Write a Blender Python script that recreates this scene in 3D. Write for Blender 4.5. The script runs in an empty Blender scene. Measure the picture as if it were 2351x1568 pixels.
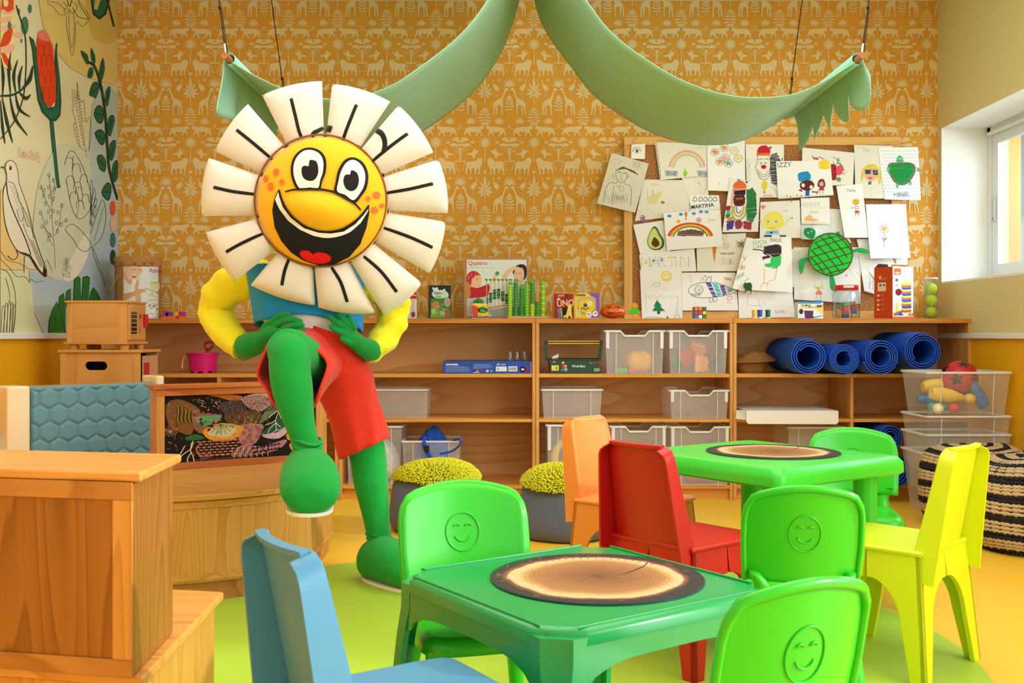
import bpy, bmesh, math, random
from mathutils import Vector, Matrix
import numpy as np
random.seed(7)
sc = bpy.context.scene
COL = sc.collection
PI = math.pi
# ------------------------------------------------------------------ camera
E, F, HX, HY = .92, 2351.0, 1176.0, 768.0
cam = bpy.data.cameras.new('camera'); camo = bpy.data.objects.new('camera', cam); COL.objects.link(camo)
cam.lens = 36; cam.sensor_width = 36; cam.shift_y = -16 / 2351
camo.location = (0, 0, E); camo.rotation_euler = (PI / 2, 0, 0)
cam.dof.use_dof = True; cam.dof.focus_distance = 3.9; cam.dof.aperture_fstop = 11
cam.clip_start = .05
sc.camera = camo
# ------------------------------------------------------------------ world, sun, lamps, exposure
world = bpy.data.worlds.new('sky'); sc.world = world; world.use_nodes = True
bg = world.node_tree.nodes['Background']; bg.inputs[0].default_value = (.86, .93, 1, 1); bg.inputs[1].default_value = .75

def lamp(name, kind, loc, rot, energy, col=(1, 1, 1), **kw):
    l = bpy.data.lights.new(name, kind); l.energy = energy; l.color = col
    for k, v in kw.items(): setattr(l, k, v)
    o = bpy.data.objects.new(name, l); o.location = loc; o.rotation_euler = rot; COL.objects.link(o); return o

def aim(d): return Vector(d).to_track_quat('-Z', 'Y').to_euler()
lamp('sun', 'SUN', (4, -4, 4), aim((-.90, .24, -.40)), 1.7, (1, .95, .88), angle=math.radians(3))
lamp('side_window_light', 'AREA', (3.1, .6, 1.6), aim((-1, .38, -.12)), 75, (.93, .97, 1), shape='RECTANGLE', size=3.4, size_y=2.2)
lamp('rear_fill', 'AREA', (-.4, -2.3, 1.7), aim((0, 1, 0)), 9, (.93, .97, 1), shape='RECTANGLE', size=4.4, size_y=2.0)  # added soft fill from behind the camera, not a known window
lamp('window_light', 'AREA', (3.35, 4.5, 2.1), aim((-1, 0, -.3)), 66, (.90, .96, 1), shape='RECTANGLE', size=2.6, size_y=1.2)
lamp('overhead_fill', 'AREA', (.2, 3.2, 2.88), (0, 0, 0), 62, (.96, .98, 1), shape='RECTANGLE', size=3.4, size_y=3.0)  # added overhead fill for the room, no ceiling lamp is known
sc.view_settings.view_transform = 'Standard'; sc.view_settings.look = 'None'
sc.view_settings.gamma = 1; sc.view_settings.use_curve_mapping = False
sc.view_settings.exposure = 0.4
sc.cycles.max_bounces = 10; sc.cycles.transparent_max_bounces = 24; sc.cycles.diffuse_bounces = 4
sc.cycles.caustics_reflective = False; sc.cycles.caustics_refractive = False
sc.cycles.sample_clamp_indirect = 4

# ------------------------------------------------------------------ pixel rays to points at real depths
def W(px, py, Y): return ((px - HX) * Y / F, Y, E - (py - HY) * Y / F)
def XY(px, py, z=0.0):
    Y = (E - z) * F / (py - HY); return ((px - HX) * Y / F, Y)

def lin(c):
    if isinstance(c, str): c = tuple(int(c[i:i + 2], 16) for i in (0, 2, 4))
    f = lambda v: ((v / 255 + .055) / 1.055) ** 2.4 if v > 10.3 else v / 255 / 12.92
    return (f(c[0]), f(c[1]), f(c[2]), 1)

# ------------------------------------------------------------------ materials
def newmat(name):
    m = bpy.data.materials.new(name); m.use_nodes = True
    nt = m.node_tree; b = nt.nodes['Principled BSDF']
    return m, nt, b
def N(nt, t, **kw):
    n = nt.nodes.new(t)
    for k, v in kw.items():
        if k.startswith('i_'): n.inputs[int(k[2:]) if k[2:].isdigit() else k[2:].replace('_', ' ')].default_value = v
        else: setattr(n, k, v)
    return n
def bump(nt, b, h, strength=.2, dist=.002):
    bn = N(nt, 'ShaderNodeBump'); bn.inputs['Strength'].default_value = strength; bn.inputs['Distance'].default_value = dist
    nt.links.new(h, bn.inputs['Height']); nt.links.new(bn.outputs[0], b.inputs['Normal'])
def coords(nt, scale=(1, 1, 1), rot=(0, 0, 0)):
    tc = N(nt, 'ShaderNodeTexCoord'); mp = N(nt, 'ShaderNodeMapping')
    mp.inputs['Scale'].default_value = scale; mp.inputs['Rotation'].default_value = rot
    nt.links.new(tc.outputs['Object'], mp.inputs[0]); return mp.outputs[0]
_mc = {}
def plastic(c, rough=.32, spec=.5, var=.06, sss=0):
    k = ('pl', c if isinstance(c, str) else tuple(c), rough, spec, var)
    if k in _mc: return _mc[k]
    m, nt, b = newmat('plastic'); L = lin(c)
    no = N(nt, 'ShaderNodeTexNoise'); no.inputs['Scale'].default_value = 9; no.inputs['Detail'].default_value = 4
    nt.links.new(coords(nt), no.inputs[0])
    mx = N(nt, 'ShaderNodeMix', data_type='RGBA')
    mx.inputs['A'].default_value = tuple(v * (1 - var) for v in L[:3]) + (1,); mx.inputs['B'].default_value = tuple(min(1, v * (1 + var)) for v in L[:3]) + (1,)
    nt.links.new(no.outputs[0], mx.inputs['Factor']); nt.links.new(mx.outputs['Result'], b.inputs['Base Color'])
    b.inputs['Roughness'].default_value = rough; b.inputs['Specular IOR Level'].default_value = spec
    n2 = N(nt, 'ShaderNodeTexNoise'); n2.inputs['Scale'].default_value = 260
    nt.links.new(coords(nt), n2.inputs[0]); bump(nt, b, n2.outputs[0], .12, .0006)
    _mc[k] = m; return m
def paint(c, rough=.75, bumps=.05):
    k = ('pa', c if isinstance(c, str) else tuple(c), rough)
    if k in _mc: return _mc[k]
    m, nt, b = newmat('paint'); b.inputs['Base Color'].default_value = lin(c); b.inputs['Roughness'].default_value = rough
    b.inputs['Specular IOR Level'].default_value = .25
    no = N(nt, 'ShaderNodeTexNoise'); no.inputs['Scale'].default_value = 120; nt.links.new(coords(nt), no.inputs[0]); bump(nt, b, no.outputs[0], bumps, .001)
    _mc[k] = m; return m
def fabric(c, scale=420, rough=.9, var=.1, st=.35, wr=0.0, wrs=6):
    k = ('fa', c if isinstance(c, str) else tuple(c), scale, rough, var, wr)
    if k in _mc: return _mc[k]
    m, nt, b = newmat('fabric'); L = lin(c); co = coords(nt)
    w1 = N(nt, 'ShaderNodeTexWave', bands_direction='X'); w1.inputs['Scale'].default_value = scale / 3; w1.inputs['Distortion'].default_value = 1.5
    w2 = N(nt, 'ShaderNodeTexWave', bands_direction='Z'); w2.inputs['Scale'].default_value = scale / 3; w2.inputs['Distortion'].default_value = 1.5
    nt.links.new(co, w1.inputs[0]); nt.links.new(co, w2.inputs[0])
    ad = N(nt, 'ShaderNodeMath', operation='ADD'); nt.links.new(w1.outputs[1], ad.inputs[0]); nt.links.new(w2.outputs[1], ad.inputs[1])
    no = N(nt, 'ShaderNodeTexNoise'); no.inputs['Scale'].default_value = wrs; no.inputs['Detail'].default_value = 4; nt.links.new(co, no.inputs[0])
    mx = N(nt, 'ShaderNodeMix', data_type='RGBA'); mx.inputs['A'].default_value = tuple(v * (1 - var) for v in L[:3]) + (1,); mx.inputs['B'].default_value = tuple(min(1, v * (1 + var)) for v in L[:3]) + (1,)
    nt.links.new(no.outputs[0], mx.inputs['Factor']); nt.links.new(mx.outputs['Result'], b.inputs['Base Color'])
    b.inputs['Roughness'].default_value = rough; b.inputs['Specular IOR Level'].default_value = .2; b.inputs['Sheen Weight'].default_value = .15
    if wr:
        b1 = N(nt, 'ShaderNodeBump'); b1.inputs['Strength'].default_value = wr; b1.inputs['Distance'].default_value = .02
        nt.links.new(no.outputs[0], b1.inputs['Height'])
        bn = N(nt, 'ShaderNodeBump'); bn.inputs['Strength'].default_value = st; bn.inputs['Distance'].default_value = .0006
        nt.links.new(ad.outputs[0], bn.inputs['Height']); nt.links.new(b1.outputs[0], bn.inputs['Normal']); nt.links.new(bn.outputs[0], b.inputs['Normal'])
    else: bump(nt, b, ad.outputs[0], st, .0006)
    _mc[k] = m; return m
def wood(c1, c2, grain='x', scale=1.0, rough=.45, rings=9, rz=0, sp=.35, fine=.35):
    k = ('wo', c1, c2, grain, scale, rough, rings, rz)
    if k in _mc: return _mc[k]
    m, nt, b = newmat('wood')
    s = {'x': (.28, 3.2, 3.2), 'y': (3.2, .28, 3.2), 'z': (3.2, 3.2, .28)}[grain]
    tc = N(nt, 'ShaderNodeTexCoord'); mr = N(nt, 'ShaderNodeMapping'); mr.inputs['Rotation'].default_value = (0, 0, -rz)
    mp = N(nt, 'ShaderNodeMapping'); mp.inputs['Scale'].default_value = tuple(v * scale for v in s)
    nt.links.new(tc.outputs['Object'], mr.inputs[0]); nt.links.new(mr.outputs[0], mp.inputs[0])
    no = N(nt, 'ShaderNodeTexNoise'); no.inputs['Scale'].default_value = 1.1; no.inputs['Detail'].default_value = 1.5; no.inputs['Roughness'].default_value = .4
    nt.links.new(mp.outputs[0], no.inputs[0])
    mu = N(nt, 'ShaderNodeMath', operation='MULTIPLY', i_1=rings * 1.9); nt.links.new(no.outputs[0], mu.inputs[0])
    fr = N(nt, 'ShaderNodeMath', operation='FRACT'); nt.links.new(mu.outputs[0], fr.inputs[0])
    rp = N(nt, 'ShaderNodeValToRGB'); e = rp.color_ramp.elements
    e[0].position = 0; e[0].color = (0.15, .15, .15, 1); e[1].position = 1; e[1].color = (.2, .2, .2, 1)
    a = e.new(.7); a.color = (.55, .55, .55, 1); a = e.new(.93); a.color = (1, 1, 1, 1)
    nt.links.new(fr.outputs[0], rp.inputs[0])
    s2 = {'x': (1.2, 90, 90), 'y': (90, 1.2, 90), 'z': (90, 90, 1.2)}[grain]
    mp2 = N(nt, 'ShaderNodeMapping'); mp2.inputs['Scale'].default_value = s2; nt.links.new(mr.outputs[0], mp2.inputs[0])
    n2 = N(nt, 'ShaderNodeTexNoise'); n2.inputs['Scale'].default_value = 1.6; n2.inputs['Detail'].default_value = 3; nt.links.new(mp2.outputs[0], n2.inputs[0])
    mx = N(nt, 'ShaderNodeMix', data_type='FLOAT'); mx.inputs['Factor'].default_value = fine
    nt.links.new(rp.outputs[0], mx.inputs['A']); nt.links.new(n2.outputs[0], mx.inputs['B'])
    n3 = N(nt, 'ShaderNodeTexNoise'); n3.inputs['Scale'].default_value = .7; nt.links.new(mp.outputs[0], n3.inputs[0])
    m3 = N(nt, 'ShaderNodeMix', data_type='FLOAT'); m3.inputs['Factor'].default_value = .3
    nt.links.new(mx.outputs['Result'], m3.inputs['A']); nt.links.new(n3.outputs[0], m3.inputs['B'])
    cm = N(nt, 'ShaderNodeMix', data_type='RGBA'); cm.inputs['A'].default_value = lin(c1); cm.inputs['B'].default_value = lin(c2)
    ct = N(nt, 'ShaderNodeMath', operation='MULTIPLY_ADD', use_clamp=True, i_1=1.6, i_2=-.2); nt.links.new(m3.outputs['Result'], ct.inputs[0]); nt.links.new(ct.outputs[0], cm.inputs['Factor']); nt.links.new(cm.outputs['Result'], b.inputs['Base Color'])
    b.inputs['Roughness'].default_value = rough; b.inputs['Specular IOR Level'].default_value = sp
    bump(nt, b, n2.outputs[0], .1, .0008)
    _mc[k] = m; return m
def frosted(c=(236, 240, 244), alpha=.42, rough=.35):
    k = ('fr', tuple(c), alpha, rough)
    if k in _mc: return _mc[k]
    m, nt, b = newmat('frosted_plastic'); b.inputs['Base Color'].default_value = lin(c); b.inputs['Roughness'].default_value = rough
    no = N(nt, 'ShaderNodeTexNoise'); no.inputs['Scale'].default_value = 14; nt.links.new(coords(nt), no.inputs[0])
    mr = N(nt, 'ShaderNodeMapRange'); mr.inputs['To Min'].default_value = alpha * .88; mr.inputs['To Max'].default_value = alpha * 1.12
    nt.links.new(no.outputs[0], mr.inputs[0]); nt.links.new(mr.outputs[0], b.inputs['Alpha'])
    _mc[k] = m; return m
def glassy(alpha=.12, c=(235, 245, 250)):
    k = ('gl', alpha, tuple(c))
    if k in _mc: return _mc[k]
    m, nt, b = newmat('clear_plastic')
    out = nt.nodes['Material Output']; tr = N(nt, 'ShaderNodeBsdfTransparent'); gl = N(nt, 'ShaderNodeBsdfGlossy'); gl.inputs['Roughness'].default_value = .06
    tr.inputs[0].default_value = lin(c); fr = N(nt, 'ShaderNodeLayerWeight'); fr.inputs[0].default_value = .25
    ad = N(nt, 'ShaderNodeMath', operation='MULTIPLY_ADD', i_1=.6, i_2=alpha * .4); nt.links.new(fr.outputs['Facing'], ad.inputs[0])
    mx = N(nt, 'ShaderNodeMixShader'); nt.links.new(ad.outputs[0], mx.inputs[0]); nt.links.new(tr.outputs[0], mx.inputs[1]); nt.links.new(gl.outputs[0], mx.inputs[2])
    nt.links.new(mx.outputs[0], out.inputs[0]); _mc[k] = m; return m
def inkmat(rough=.6, name='print', tex=None):
    k = ('ink', rough, tex)
    if k in _mc: return _mc[k]
    m, nt, b = newmat(name); at = N(nt, 'ShaderNodeAttribute', attribute_name='Col')
    b.inputs['Roughness'].default_value = rough; b.inputs['Specular IOR Level'].default_value = .25
    no = N(nt, 'ShaderNodeTexNoise'); no.inputs['Scale'].default_value = 180 if tex != 'crayon' else 420; no.inputs['Detail'].default_value = 2; nt.links.new(coords(nt), no.inputs[0])
    mr = N(nt, 'ShaderNodeMapRange'); mr.inputs['To Min'].default_value = .9; mr.inputs['To Max'].default_value = 1.08; nt.links.new(no.outputs[0], mr.inputs[0])
    vm = N(nt, 'ShaderNodeVectorMath', operation='SCALE'); nt.links.new(at.outputs[0], vm.inputs[0]); nt.links.new(mr.outputs[0], vm.inputs['Scale'])
    nt.links.new(vm.outputs[0], b.inputs['Base Color']); _mc[k] = m; return m

# ------------------------------------------------------------------ geometry collector
class G:
    def __init__(s): s.v = []; s.f = []; s.c = []; s.cur = None
    def add(s, vs, fs, col=None):
        o = len(s.v); s.v.extend(tuple(v) for v in vs); s.f.extend(tuple(i + o for i in f) for f in fs)
        s.c.extend([col if col is not None else s.cur] * len(fs)); return s
    def box(s, x0, x1, y0, y1, z0, z1, col=None):
        vs = [(x, y, z) for z in (z0, z1) for y in (y0, y1) for x in (x0, x1)]
        return s.add(vs, [(0, 2, 3, 1), (4, 5, 7, 6), (0, 1, 5, 4), (1, 3, 7, 5), (3, 2, 6, 7), (2, 0, 4, 6)], col)
    def obox(s, c, ax, ay, az, h, col=None):   # oriented box: centre, three unit axes, half sizes
        c = Vector(c); A = [Vector(a) * k for a, k in zip((ax, ay, az), h)]
        vs = [c + A[0] * i + A[1] * j + A[2] * k for k in (-1, 1) for j in (-1, 1) for i in (-1, 1)]
        return s.add(vs, [(0, 2, 3, 1), (4, 5, 7, 6), (0, 1, 5, 4), (1, 3, 7, 5), (3, 2, 6, 7), (2, 0, 4, 6)], col)
    def prism(s, pts, z0, z1, col=None, f=None):
        f = f or (lambda x, y, z: (x, y, z)); n = len(pts)
        a = sum(pts[i][0] * pts[(i + 1) % n][1] - pts[(i + 1) % n][0] * pts[i][1] for i in range(n))
        if a < 0: pts = pts[::-1]
        vs = [f(p[0], p[1], z0) for p in pts] + [f(p[0], p[1], z1) for p in pts]
        fs = [tuple(range(n - 1, -1, -1)), tuple(range(n, 2 * n))] + [(i, (i + 1) % n, n + (i + 1) % n, n + i) for i in range(n)]
        return s.add(vs, fs, col)
    def rings(s, R, closed=True, cap0=True, cap1=True, loop=False, col=None):
        n = len(R[0]); vs = [p for r in R for p in r]; fs = []; m = len(R)
        for i in range(m if loop else m - 1):
            for j in range(n if closed else n - 1):
                fs.append((i * n + j, i * n + (j + 1) % n, ((i + 1) % m) * n + (j + 1) % n, ((i + 1) % m) * n + j))
        if closed and not loop:
            if cap0: fs.append(tuple(range(n - 1, -1, -1)))
            if cap1: fs.append(tuple(range((m - 1) * n, m * n)))
        return s.add(vs, fs, col)
    def lathe(s, prof, c=(0, 0, 0), n=24, cap0=True, cap1=True, sx=1, sy=1, col=None, M=None):
        R = []
        for r, z in prof:
            ring = [Vector((r * sx * math.cos(2 * PI * k / n), r * sy * math.sin(2 * PI * k / n), z)) for k in range(n)]
            if M is not None: ring = [M @ p for p in ring]
            R.append([p + Vector(c) for p in ring])
        return s.rings(R, True, cap0, cap1, col=col)
    def ball(s, c, r, n=20, m=12, sc3=(1, 1, 1), M=None, col=None):
        pr = [(max(1e-5, math.sin(PI * i / m)), -math.cos(PI * i / m)) for i in range(m + 1)]
        R = []
        for q, z in pr:
            ring = [Vector((q * math.cos(2 * PI * k / n) * sc3[0] * r, q * math.sin(2 * PI * k / n) * sc3[1] * r, z * sc3[2] * r)) for k in range(n)]
            if M is not None: ring = [M @ p for p in ring]
            R.append([p + Vector(c) for p in ring])
        return s.rings(R, col=col)
    def tube(s, pts, r, n=8, caps=True, up=None, flat=1.0, col=None, sub=0, closed=False):
        """sweep a round/elliptic section (radius per point) along pts"""
        if not isinstance(r, (list, tuple)): r = [r] * len(pts)
        if sub:
            P = [Vector(p) for p in pts]; Q = cr([tuple(p) + (q,) for p, q in zip(P, r)], sub, closed)
            pts = [q[:3] for q in Q]; r = [q[3] for q in Q]
        P = [Vector(p) for p in pts]; R = []; m = len(P)
        T = [(P[(i + 1) % m] - P[i - 1] if closed else P[min(i + 1, m - 1)] - P[max(i - 1, 0)]).normalized() for i in range(m)]
        nv = Vector(up) if up else (Vector((0, 0, 1)) if abs(T[0].z) < .9 else Vector((0, 1, 0)))
        nv = (nv - T[0] * nv.dot(T[0])).normalized()
        for i in range(m):
            nv = (nv - T[i] * nv.dot(T[i])).normalized(); bv = T[i].cross(nv)
            R.append([P[i] + (nv * math.cos(2 * PI * k / n) * flat + bv * math.sin(2 * PI * k / n)) * r[i] for k in range(n)])
        return s.rings(R, True, caps, caps, loop=closed, col=col)
    def loft(s, secs, n=24, sub=4, cap0=True, cap1=True, col=None, sup=1.0):
        """secs: (centre, axis_a, axis_b) with axis vectors scaled by radii; smooth blend between them"""
        rows = [tuple(c) + tuple(a) + tuple(b) for c, a, b in secs]
        rows = cr(rows, sub) if sub else rows
        R = []
        for q in rows:
            c, a, b = Vector(q[:3]), Vector(q[3:6]), Vector(q[6:9])
            ring = []
            for k in range(n):
                t = 2 * PI * k / n; cx, sx = math.cos(t), math.sin(t)
                if sup != 1: cx = math.copysign(abs(cx) ** sup, cx); sx = math.copysign(abs(sx) ** sup, sx)
                ring.append(c + a * cx + b * sx)
            R.append(ring)
        return s.rings(R, True, cap0, cap1, col=col)
    def grid(s, fn, nu, nv, col=None, wrap=False):
        vs = [fn(i / nu, j / nv) for j in range(nv + 1) for i in range(nu + (0 if wrap else 1))]
        w = nu if wrap else nu + 1
        fs = [(j * w + i, j * w + (i + 1) % w, (j + 1) * w + (i + 1) % w, (j + 1) * w + i) for j in range(nv) for i in range(nu)]
        return s.add(vs, fs, col)
    def xf(s, M):
        s.v = [tuple(M @ Vector(p)) for p in s.v]; return s

def cr(P, sub=4, closed=False):
    """Catmull-Rom through tuples of any length"""
    n = len(P); out = []; A = np.array(P, float)
    if n < 3 and not closed: 
        return [tuple(A[0] + (A[-1] - A[0]) * i / sub) for i in range(sub + 1)]
    for i in range(n if closed else n - 1):
        if closed: p0, p1, p2, p3 = A[i - 1], A[i], A[(i + 1) % n], A[(i + 2) % n]
        else: p0, p1, p2, p3 = A[max(i - 1, 0)], A[i], A[i + 1], A[min(i + 2, n - 1)]
        for k in range(sub):
            t = k / sub
            out.append(tuple(.5 * ((2 * p1) + (-p0 + p2) * t + (2 * p0 - 5 * p1 + 4 * p2 - p3) * t * t + (-p0 + 3 * p1 - 3 * p2 + p3) * t ** 3)))
    if not closed: out.append(tuple(A[-1]))
    return out

ORG = {}
def root_of(o):
    while o is not None and o.parent is not None: o = o.parent
    return o
def obj(name, g, mat, parent=None, smooth=None, bevel=0, bseg=2, solid=0, subsurf=0, **props):
    me = bpy.data.meshes.new(name)
    vs = g.v
    rt = root_of(parent)
    if rt is not None and rt.name in ORG:
        ox, oy, oz = ORG[rt.name]; vs = [(x - ox, y - oy, z - oz) for x, y, z in vs]
    me.from_pydata(vs, [], g.f)
    if any(c is not None for c in g.c):
        ca = me.color_attributes.new('Col', 'FLOAT_COLOR', 'CORNER')
        arr = np.ones((len(me.loops), 4), np.float32); k = 0
        cache = {}
        for p, c in zip(g.f, g.c):
            n = len(p); key = c if c is not None else 'ffffff'
            if key not in cache: cache[key] = lin(key)
            arr[k:k + n] = cache[key]; k += n
        ca.data.foreach_set('color', arr.ravel())
    o = bpy.data.objects.new(name, me); COL.objects.link(o)
    if mat: me.materials.append(mat)
    if smooth is not None:
        me.polygons.foreach_set('use_smooth', [True] * len(me.polygons))
        if smooth < 180: me.set_sharp_from_angle(angle=math.radians(smooth))
    if parent is not None: o.parent = parent
    if bevel:
        b = o.modifiers.new('bevel', 'BEVEL'); b.width = bevel; b.segments = bseg; b.limit_method = 'ANGLE'; b.angle_limit = math.radians(35)
        me.polygons.foreach_set('use_smooth', [True] * len(me.polygons)); b.harden_normals = True
    if solid: m = o.modifiers.new('thickness', 'SOLIDIFY'); m.thickness = solid; m.offset = 0
    if subsurf: m = o.modifiers.new('smooth', 'SUBSURF'); m.levels = subsurf; m.render_levels = subsurf
    for k, v in props.items(): o[k] = v
    return o
def thing(name, label, cat, loc=(0, 0, 0), rz=0, group=None):
    o = bpy.data.objects.new(name, None); COL.objects.link(o); o.empty_display_size = .05
    o.location = loc; o.rotation_euler = (0, 0, rz); o['label'] = label; o['category'] = cat
    if group: o['group'] = group
    ORG[o.name] = tuple(loc); return o
def tag(o, label, cat, group=None, kind=None):
    o['label'] = label; o['category'] = cat
    if group: o['group'] = group
    if kind: o['kind'] = kind
    return o
def struct(o, label=None):
    o['kind'] = 'structure'
    if label: o['label'] = label
    return o
def dup(o, loc=None, rz=None, label=None, parent=None, mat=None):
    c = o.copy(); COL.objects.link(c)
    if parent is not None: c.parent = parent
    if loc is not None: c.location = loc
    if rz is not None: c.rotation_euler = (0, 0, rz)
    if label: c['label'] = label
    for ch in list(o.children): dup(ch, parent=c)
    return c
def centred(g, o):
    """shift a top-level mesh's origin to its base centre"""
    me = o.data; a = np.empty(len(me.vertices) * 3); me.vertices.foreach_get('co', a); a = a.reshape(-1, 3)
    c = Vector(((a[:, 0].min() + a[:, 0].max()) / 2, (a[:, 1].min() + a[:, 1].max()) / 2, a[:, 2].min()))
    me.transform(Matrix.Translation(-c)); o.location = c; return o

# ------------------------------------------------------------------ flat print: polygons and strokes on a surface
_tc = {}
def text2d(s, bold=0.0):
    k = (s, bold)
    if k in _tc: return _tc[k]
    cu = bpy.data.curves.new('t', 'FONT'); cu.body = s; cu.size = 1; cu.resolution_u = 3; cu.offset = bold
    o = bpy.data.objects.new('t', cu); COL.objects.link(o); bpy.context.view_layer.update()
    me = bpy.data.meshes.new_from_object(o.evaluated_get(bpy.context.evaluated_depsgraph_get()))
    vs = [(v.co.x, v.co.y) for v in me.vertices]; fs = [tuple(p.vertices) for p in me.polygons]
    bpy.data.objects.remove(o); bpy.data.curves.remove(cu); bpy.data.meshes.remove(me)
    _tc[k] = (vs, fs); return _tc[k]
class Ink(G):
    """map(x, y, layer) turns drawing coordinates (y down) into a 3-D point"""
    def __init__(s, mp): super().__init__(); s.mp = mp; s.layer = 1
    def poly(s, pts, col, sm=0, close=True):
        if sm: pts = [p[:2] for p in cr(pts, sm, True)]
        s.layer += .1
        return s.add([s.mp(x, y, s.layer) for x, y in pts], [tuple(range(len(pts)))], col)
    def ell(s, x, y, rx, ry, col, rot=0, n=18):
        c, q = math.cos(rot), math.sin(rot)
        return s.poly([(x + rx * math.cos(t) * c - ry * math.sin(t) * q, y + rx * math.cos(t) * q + ry * math.sin(t) * c) for t in (2 * PI * k / n for k in range(n))], col)
    def rect(s, x0, y0, x1, y1, col): return s.poly([(x0, y0), (x1, y0), (x1, y1), (x0, y1)], col)
    def line(s, pts, w, col, sm=0, closed=False, taper=0):
        if sm: pts = [p[:2] for p in cr(pts, sm, closed)]
        n = len(pts); s.layer += .1; L = []; R = []
        for i in range(n):
            a = pts[i - 1] if (i or closed) else pts[0]; b = pts[(i + 1) % n] if (i < n - 1 or closed) else pts[-1]
            dx, dy = b[0] - a[0], b[1] - a[1]; d = math.hypot(dx, dy) or 1
            h = w / 2 * (1 - taper * abs(2 * i / max(1, n - 1) - 1))
            ox, oy = -dy / d * h, dx / d * h
            L.append((pts[i][0] + ox, pts[i][1] + oy)); R.append((pts[i][0] - ox, pts[i][1] - oy))
        vs = [s.mp(x, y, s.layer) for x, y in L + R]; m = n if closed else n - 1
        return s.add(vs, [(i, (i + 1) % n, n + (i + 1) % n, n + i) for i in range(m)], col)
    def text(s, t, x, y, h, col, rot=0, bold=0.0, sx=1.0, anchor='l'):
        vs, fs = text2d(t, bold); s.layer += .1
        if not vs: return s
        xs = [v[0] for v in vs]; wd = max(xs) - min(xs); k = h / .72
        off = -min(xs) - (wd / 2 if anchor == 'c' else 0)
        c, q = math.cos(rot), math.sin(rot); P = []
        for vx, vy in vs:
            a, b = (vx + off) * k * sx, -vy * k; P.append(s.mp(x + a * c - b * q, y + a * q + b * c, s.layer))
        return s.add(P, fs, col)
    def scrib(s, x0, y0, x1, y1, n, w, col, ang=0, rnd=random):
        for i in range(n):
            t = (i + .5) / n; x = x0 + (x1 - x0) * t
            j = rnd.uniform(-.08, .08) * (y1 - y0); sk = ang * (y1 - y0) / 2
            s.line([(x - sk, y1 + j), (x + sk, y0 - j)], w, col)
        return s
def wrap_obj(name, ink_, parent, fn, mx=13, mat=None):
    """cut flat ink finely and lay it on a curved surface: fn(x, y, height) -> point"""
    bm = bmesh.new(); cl = bm.faces.layers.int.new('c'); cols = sorted(set(ink_.c)); vs = [bm.verts.new(p) for p in ink_.v]
    for f_, c in zip(ink_.f, ink_.c):
        try: bf = bm.faces.new([vs[i] for i in f_]); bf[cl] = cols.index(c)
        except ValueError: pass
    bmesh.ops.triangulate(bm, faces=bm.faces[:])
    for _ in range(7):
        ed = [e for e in bm.edges if (Vector(e.verts[0].co[:2]) - Vector(e.verts[1].co[:2])).length > mx]
        if not ed: break
        bmesh.ops.subdivide_edges(bm, edges=ed, cuts=1); bmesh.ops.triangulate(bm, faces=bm.faces[:])
    g = G(); bm.verts.index_update(); g.v = [fn(v.co.x, v.co.y, v.co.z) for v in bm.verts]
    g.f = [tuple(v.index for v in f_.verts) for f_ in bm.faces]; g.c = [cols[f_[cl]] for f_ in bm.faces]; bm.free()
    return obj(name, g, mat or inkmat(.75, 'felt'), parent, smooth=180)
def flat_y(Yw, px2=True, step=.0002):
    """pixel-ray map onto the plane Y = Yw (ink stands a hair in front of it)"""
    return lambda x, y, l: ((x - HX) * Yw / F, Yw - .0004 - l * step, E - (y - HY) * Yw / F)
def face_map(o, ux, uy, n, off=.0004, step=.0002):
    """map with origin o, unit vectors per drawing unit ux (right) and uy (down), normal n"""
    o, ux, uy, n = Vector(o), Vector(ux), Vector(uy), Vector(n).normalized()
    return lambda x, y, l: tuple(o + ux * x + uy * y + n * (off + l * step))
# ================================================================== ROOM
XL, XR, YB, YR, ZC = -2.366, 2.552, 6.14, -2.6, 2.92
m_och = paint('EFAE12', .5); m_cream = paint('E0CE96', .6)
# floor: yellow vinyl with an inlaid round field of two greens
m, nt, b = newmat('vinyl_floor')
co = coords(nt)
no = N(nt, 'ShaderNodeTexNoise'); no.inputs['Scale'].default_value = 2.2; no.inputs['Detail'].default_value = 5; nt.links.new(co, no.inputs[0])
def floor_mat(name, c1, c2):
    m, nt, b = newmat(name); co = coords(nt, (1, 3.5, 1))
    no = N(nt, 'ShaderNodeTexNoise'); no.inputs['Scale'].default_value = 1.6; no.inputs['Detail'].default_value = 6; nt.links.new(co, no.inputs[0])
    n2 = N(nt, 'ShaderNodeTexNoise'); n2.inputs['Scale'].default_value = 340; nt.links.new(coords(nt), n2.inputs[0])
    mx = N(nt, 'ShaderNodeMix', data_type='RGBA'); mx.inputs['A'].default_value = lin(c1); mx.inputs['B'].default_value = lin(c2)
    nt.links.new(no.outputs[0], mx.inputs['Factor']); nt.links.new(mx.outputs['Result'], b.inputs['Base Color'])
    b.inputs['Roughness'].default_value = .42; b.inputs['Specular IOR Level'].default_value = .35
    bump(nt, b, n2.outputs[0], .08, .001); return m
g = G().box(XL - .2, XR + .5, YR, YB + .1, -.1, 0)
fl = struct(obj('floor', g, floor_mat('yellow_vinyl', 'F3BE28', 'F8CC48')), 'glossy sunflower yellow vinyl floor with a round green field set in')
CC, CR = (.025, 3.03), 1.29
g = G().prism([(CC[0] + CR * math.cos(2 * PI * k / 96), CC[1] + CR * math.sin(2 * PI * k / 96)) for k in range(96)], -.001, .0012)
obj('inlay', g, floor_mat('green_vinyl', 'A6C93C', 'AED044'), fl)
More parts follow.
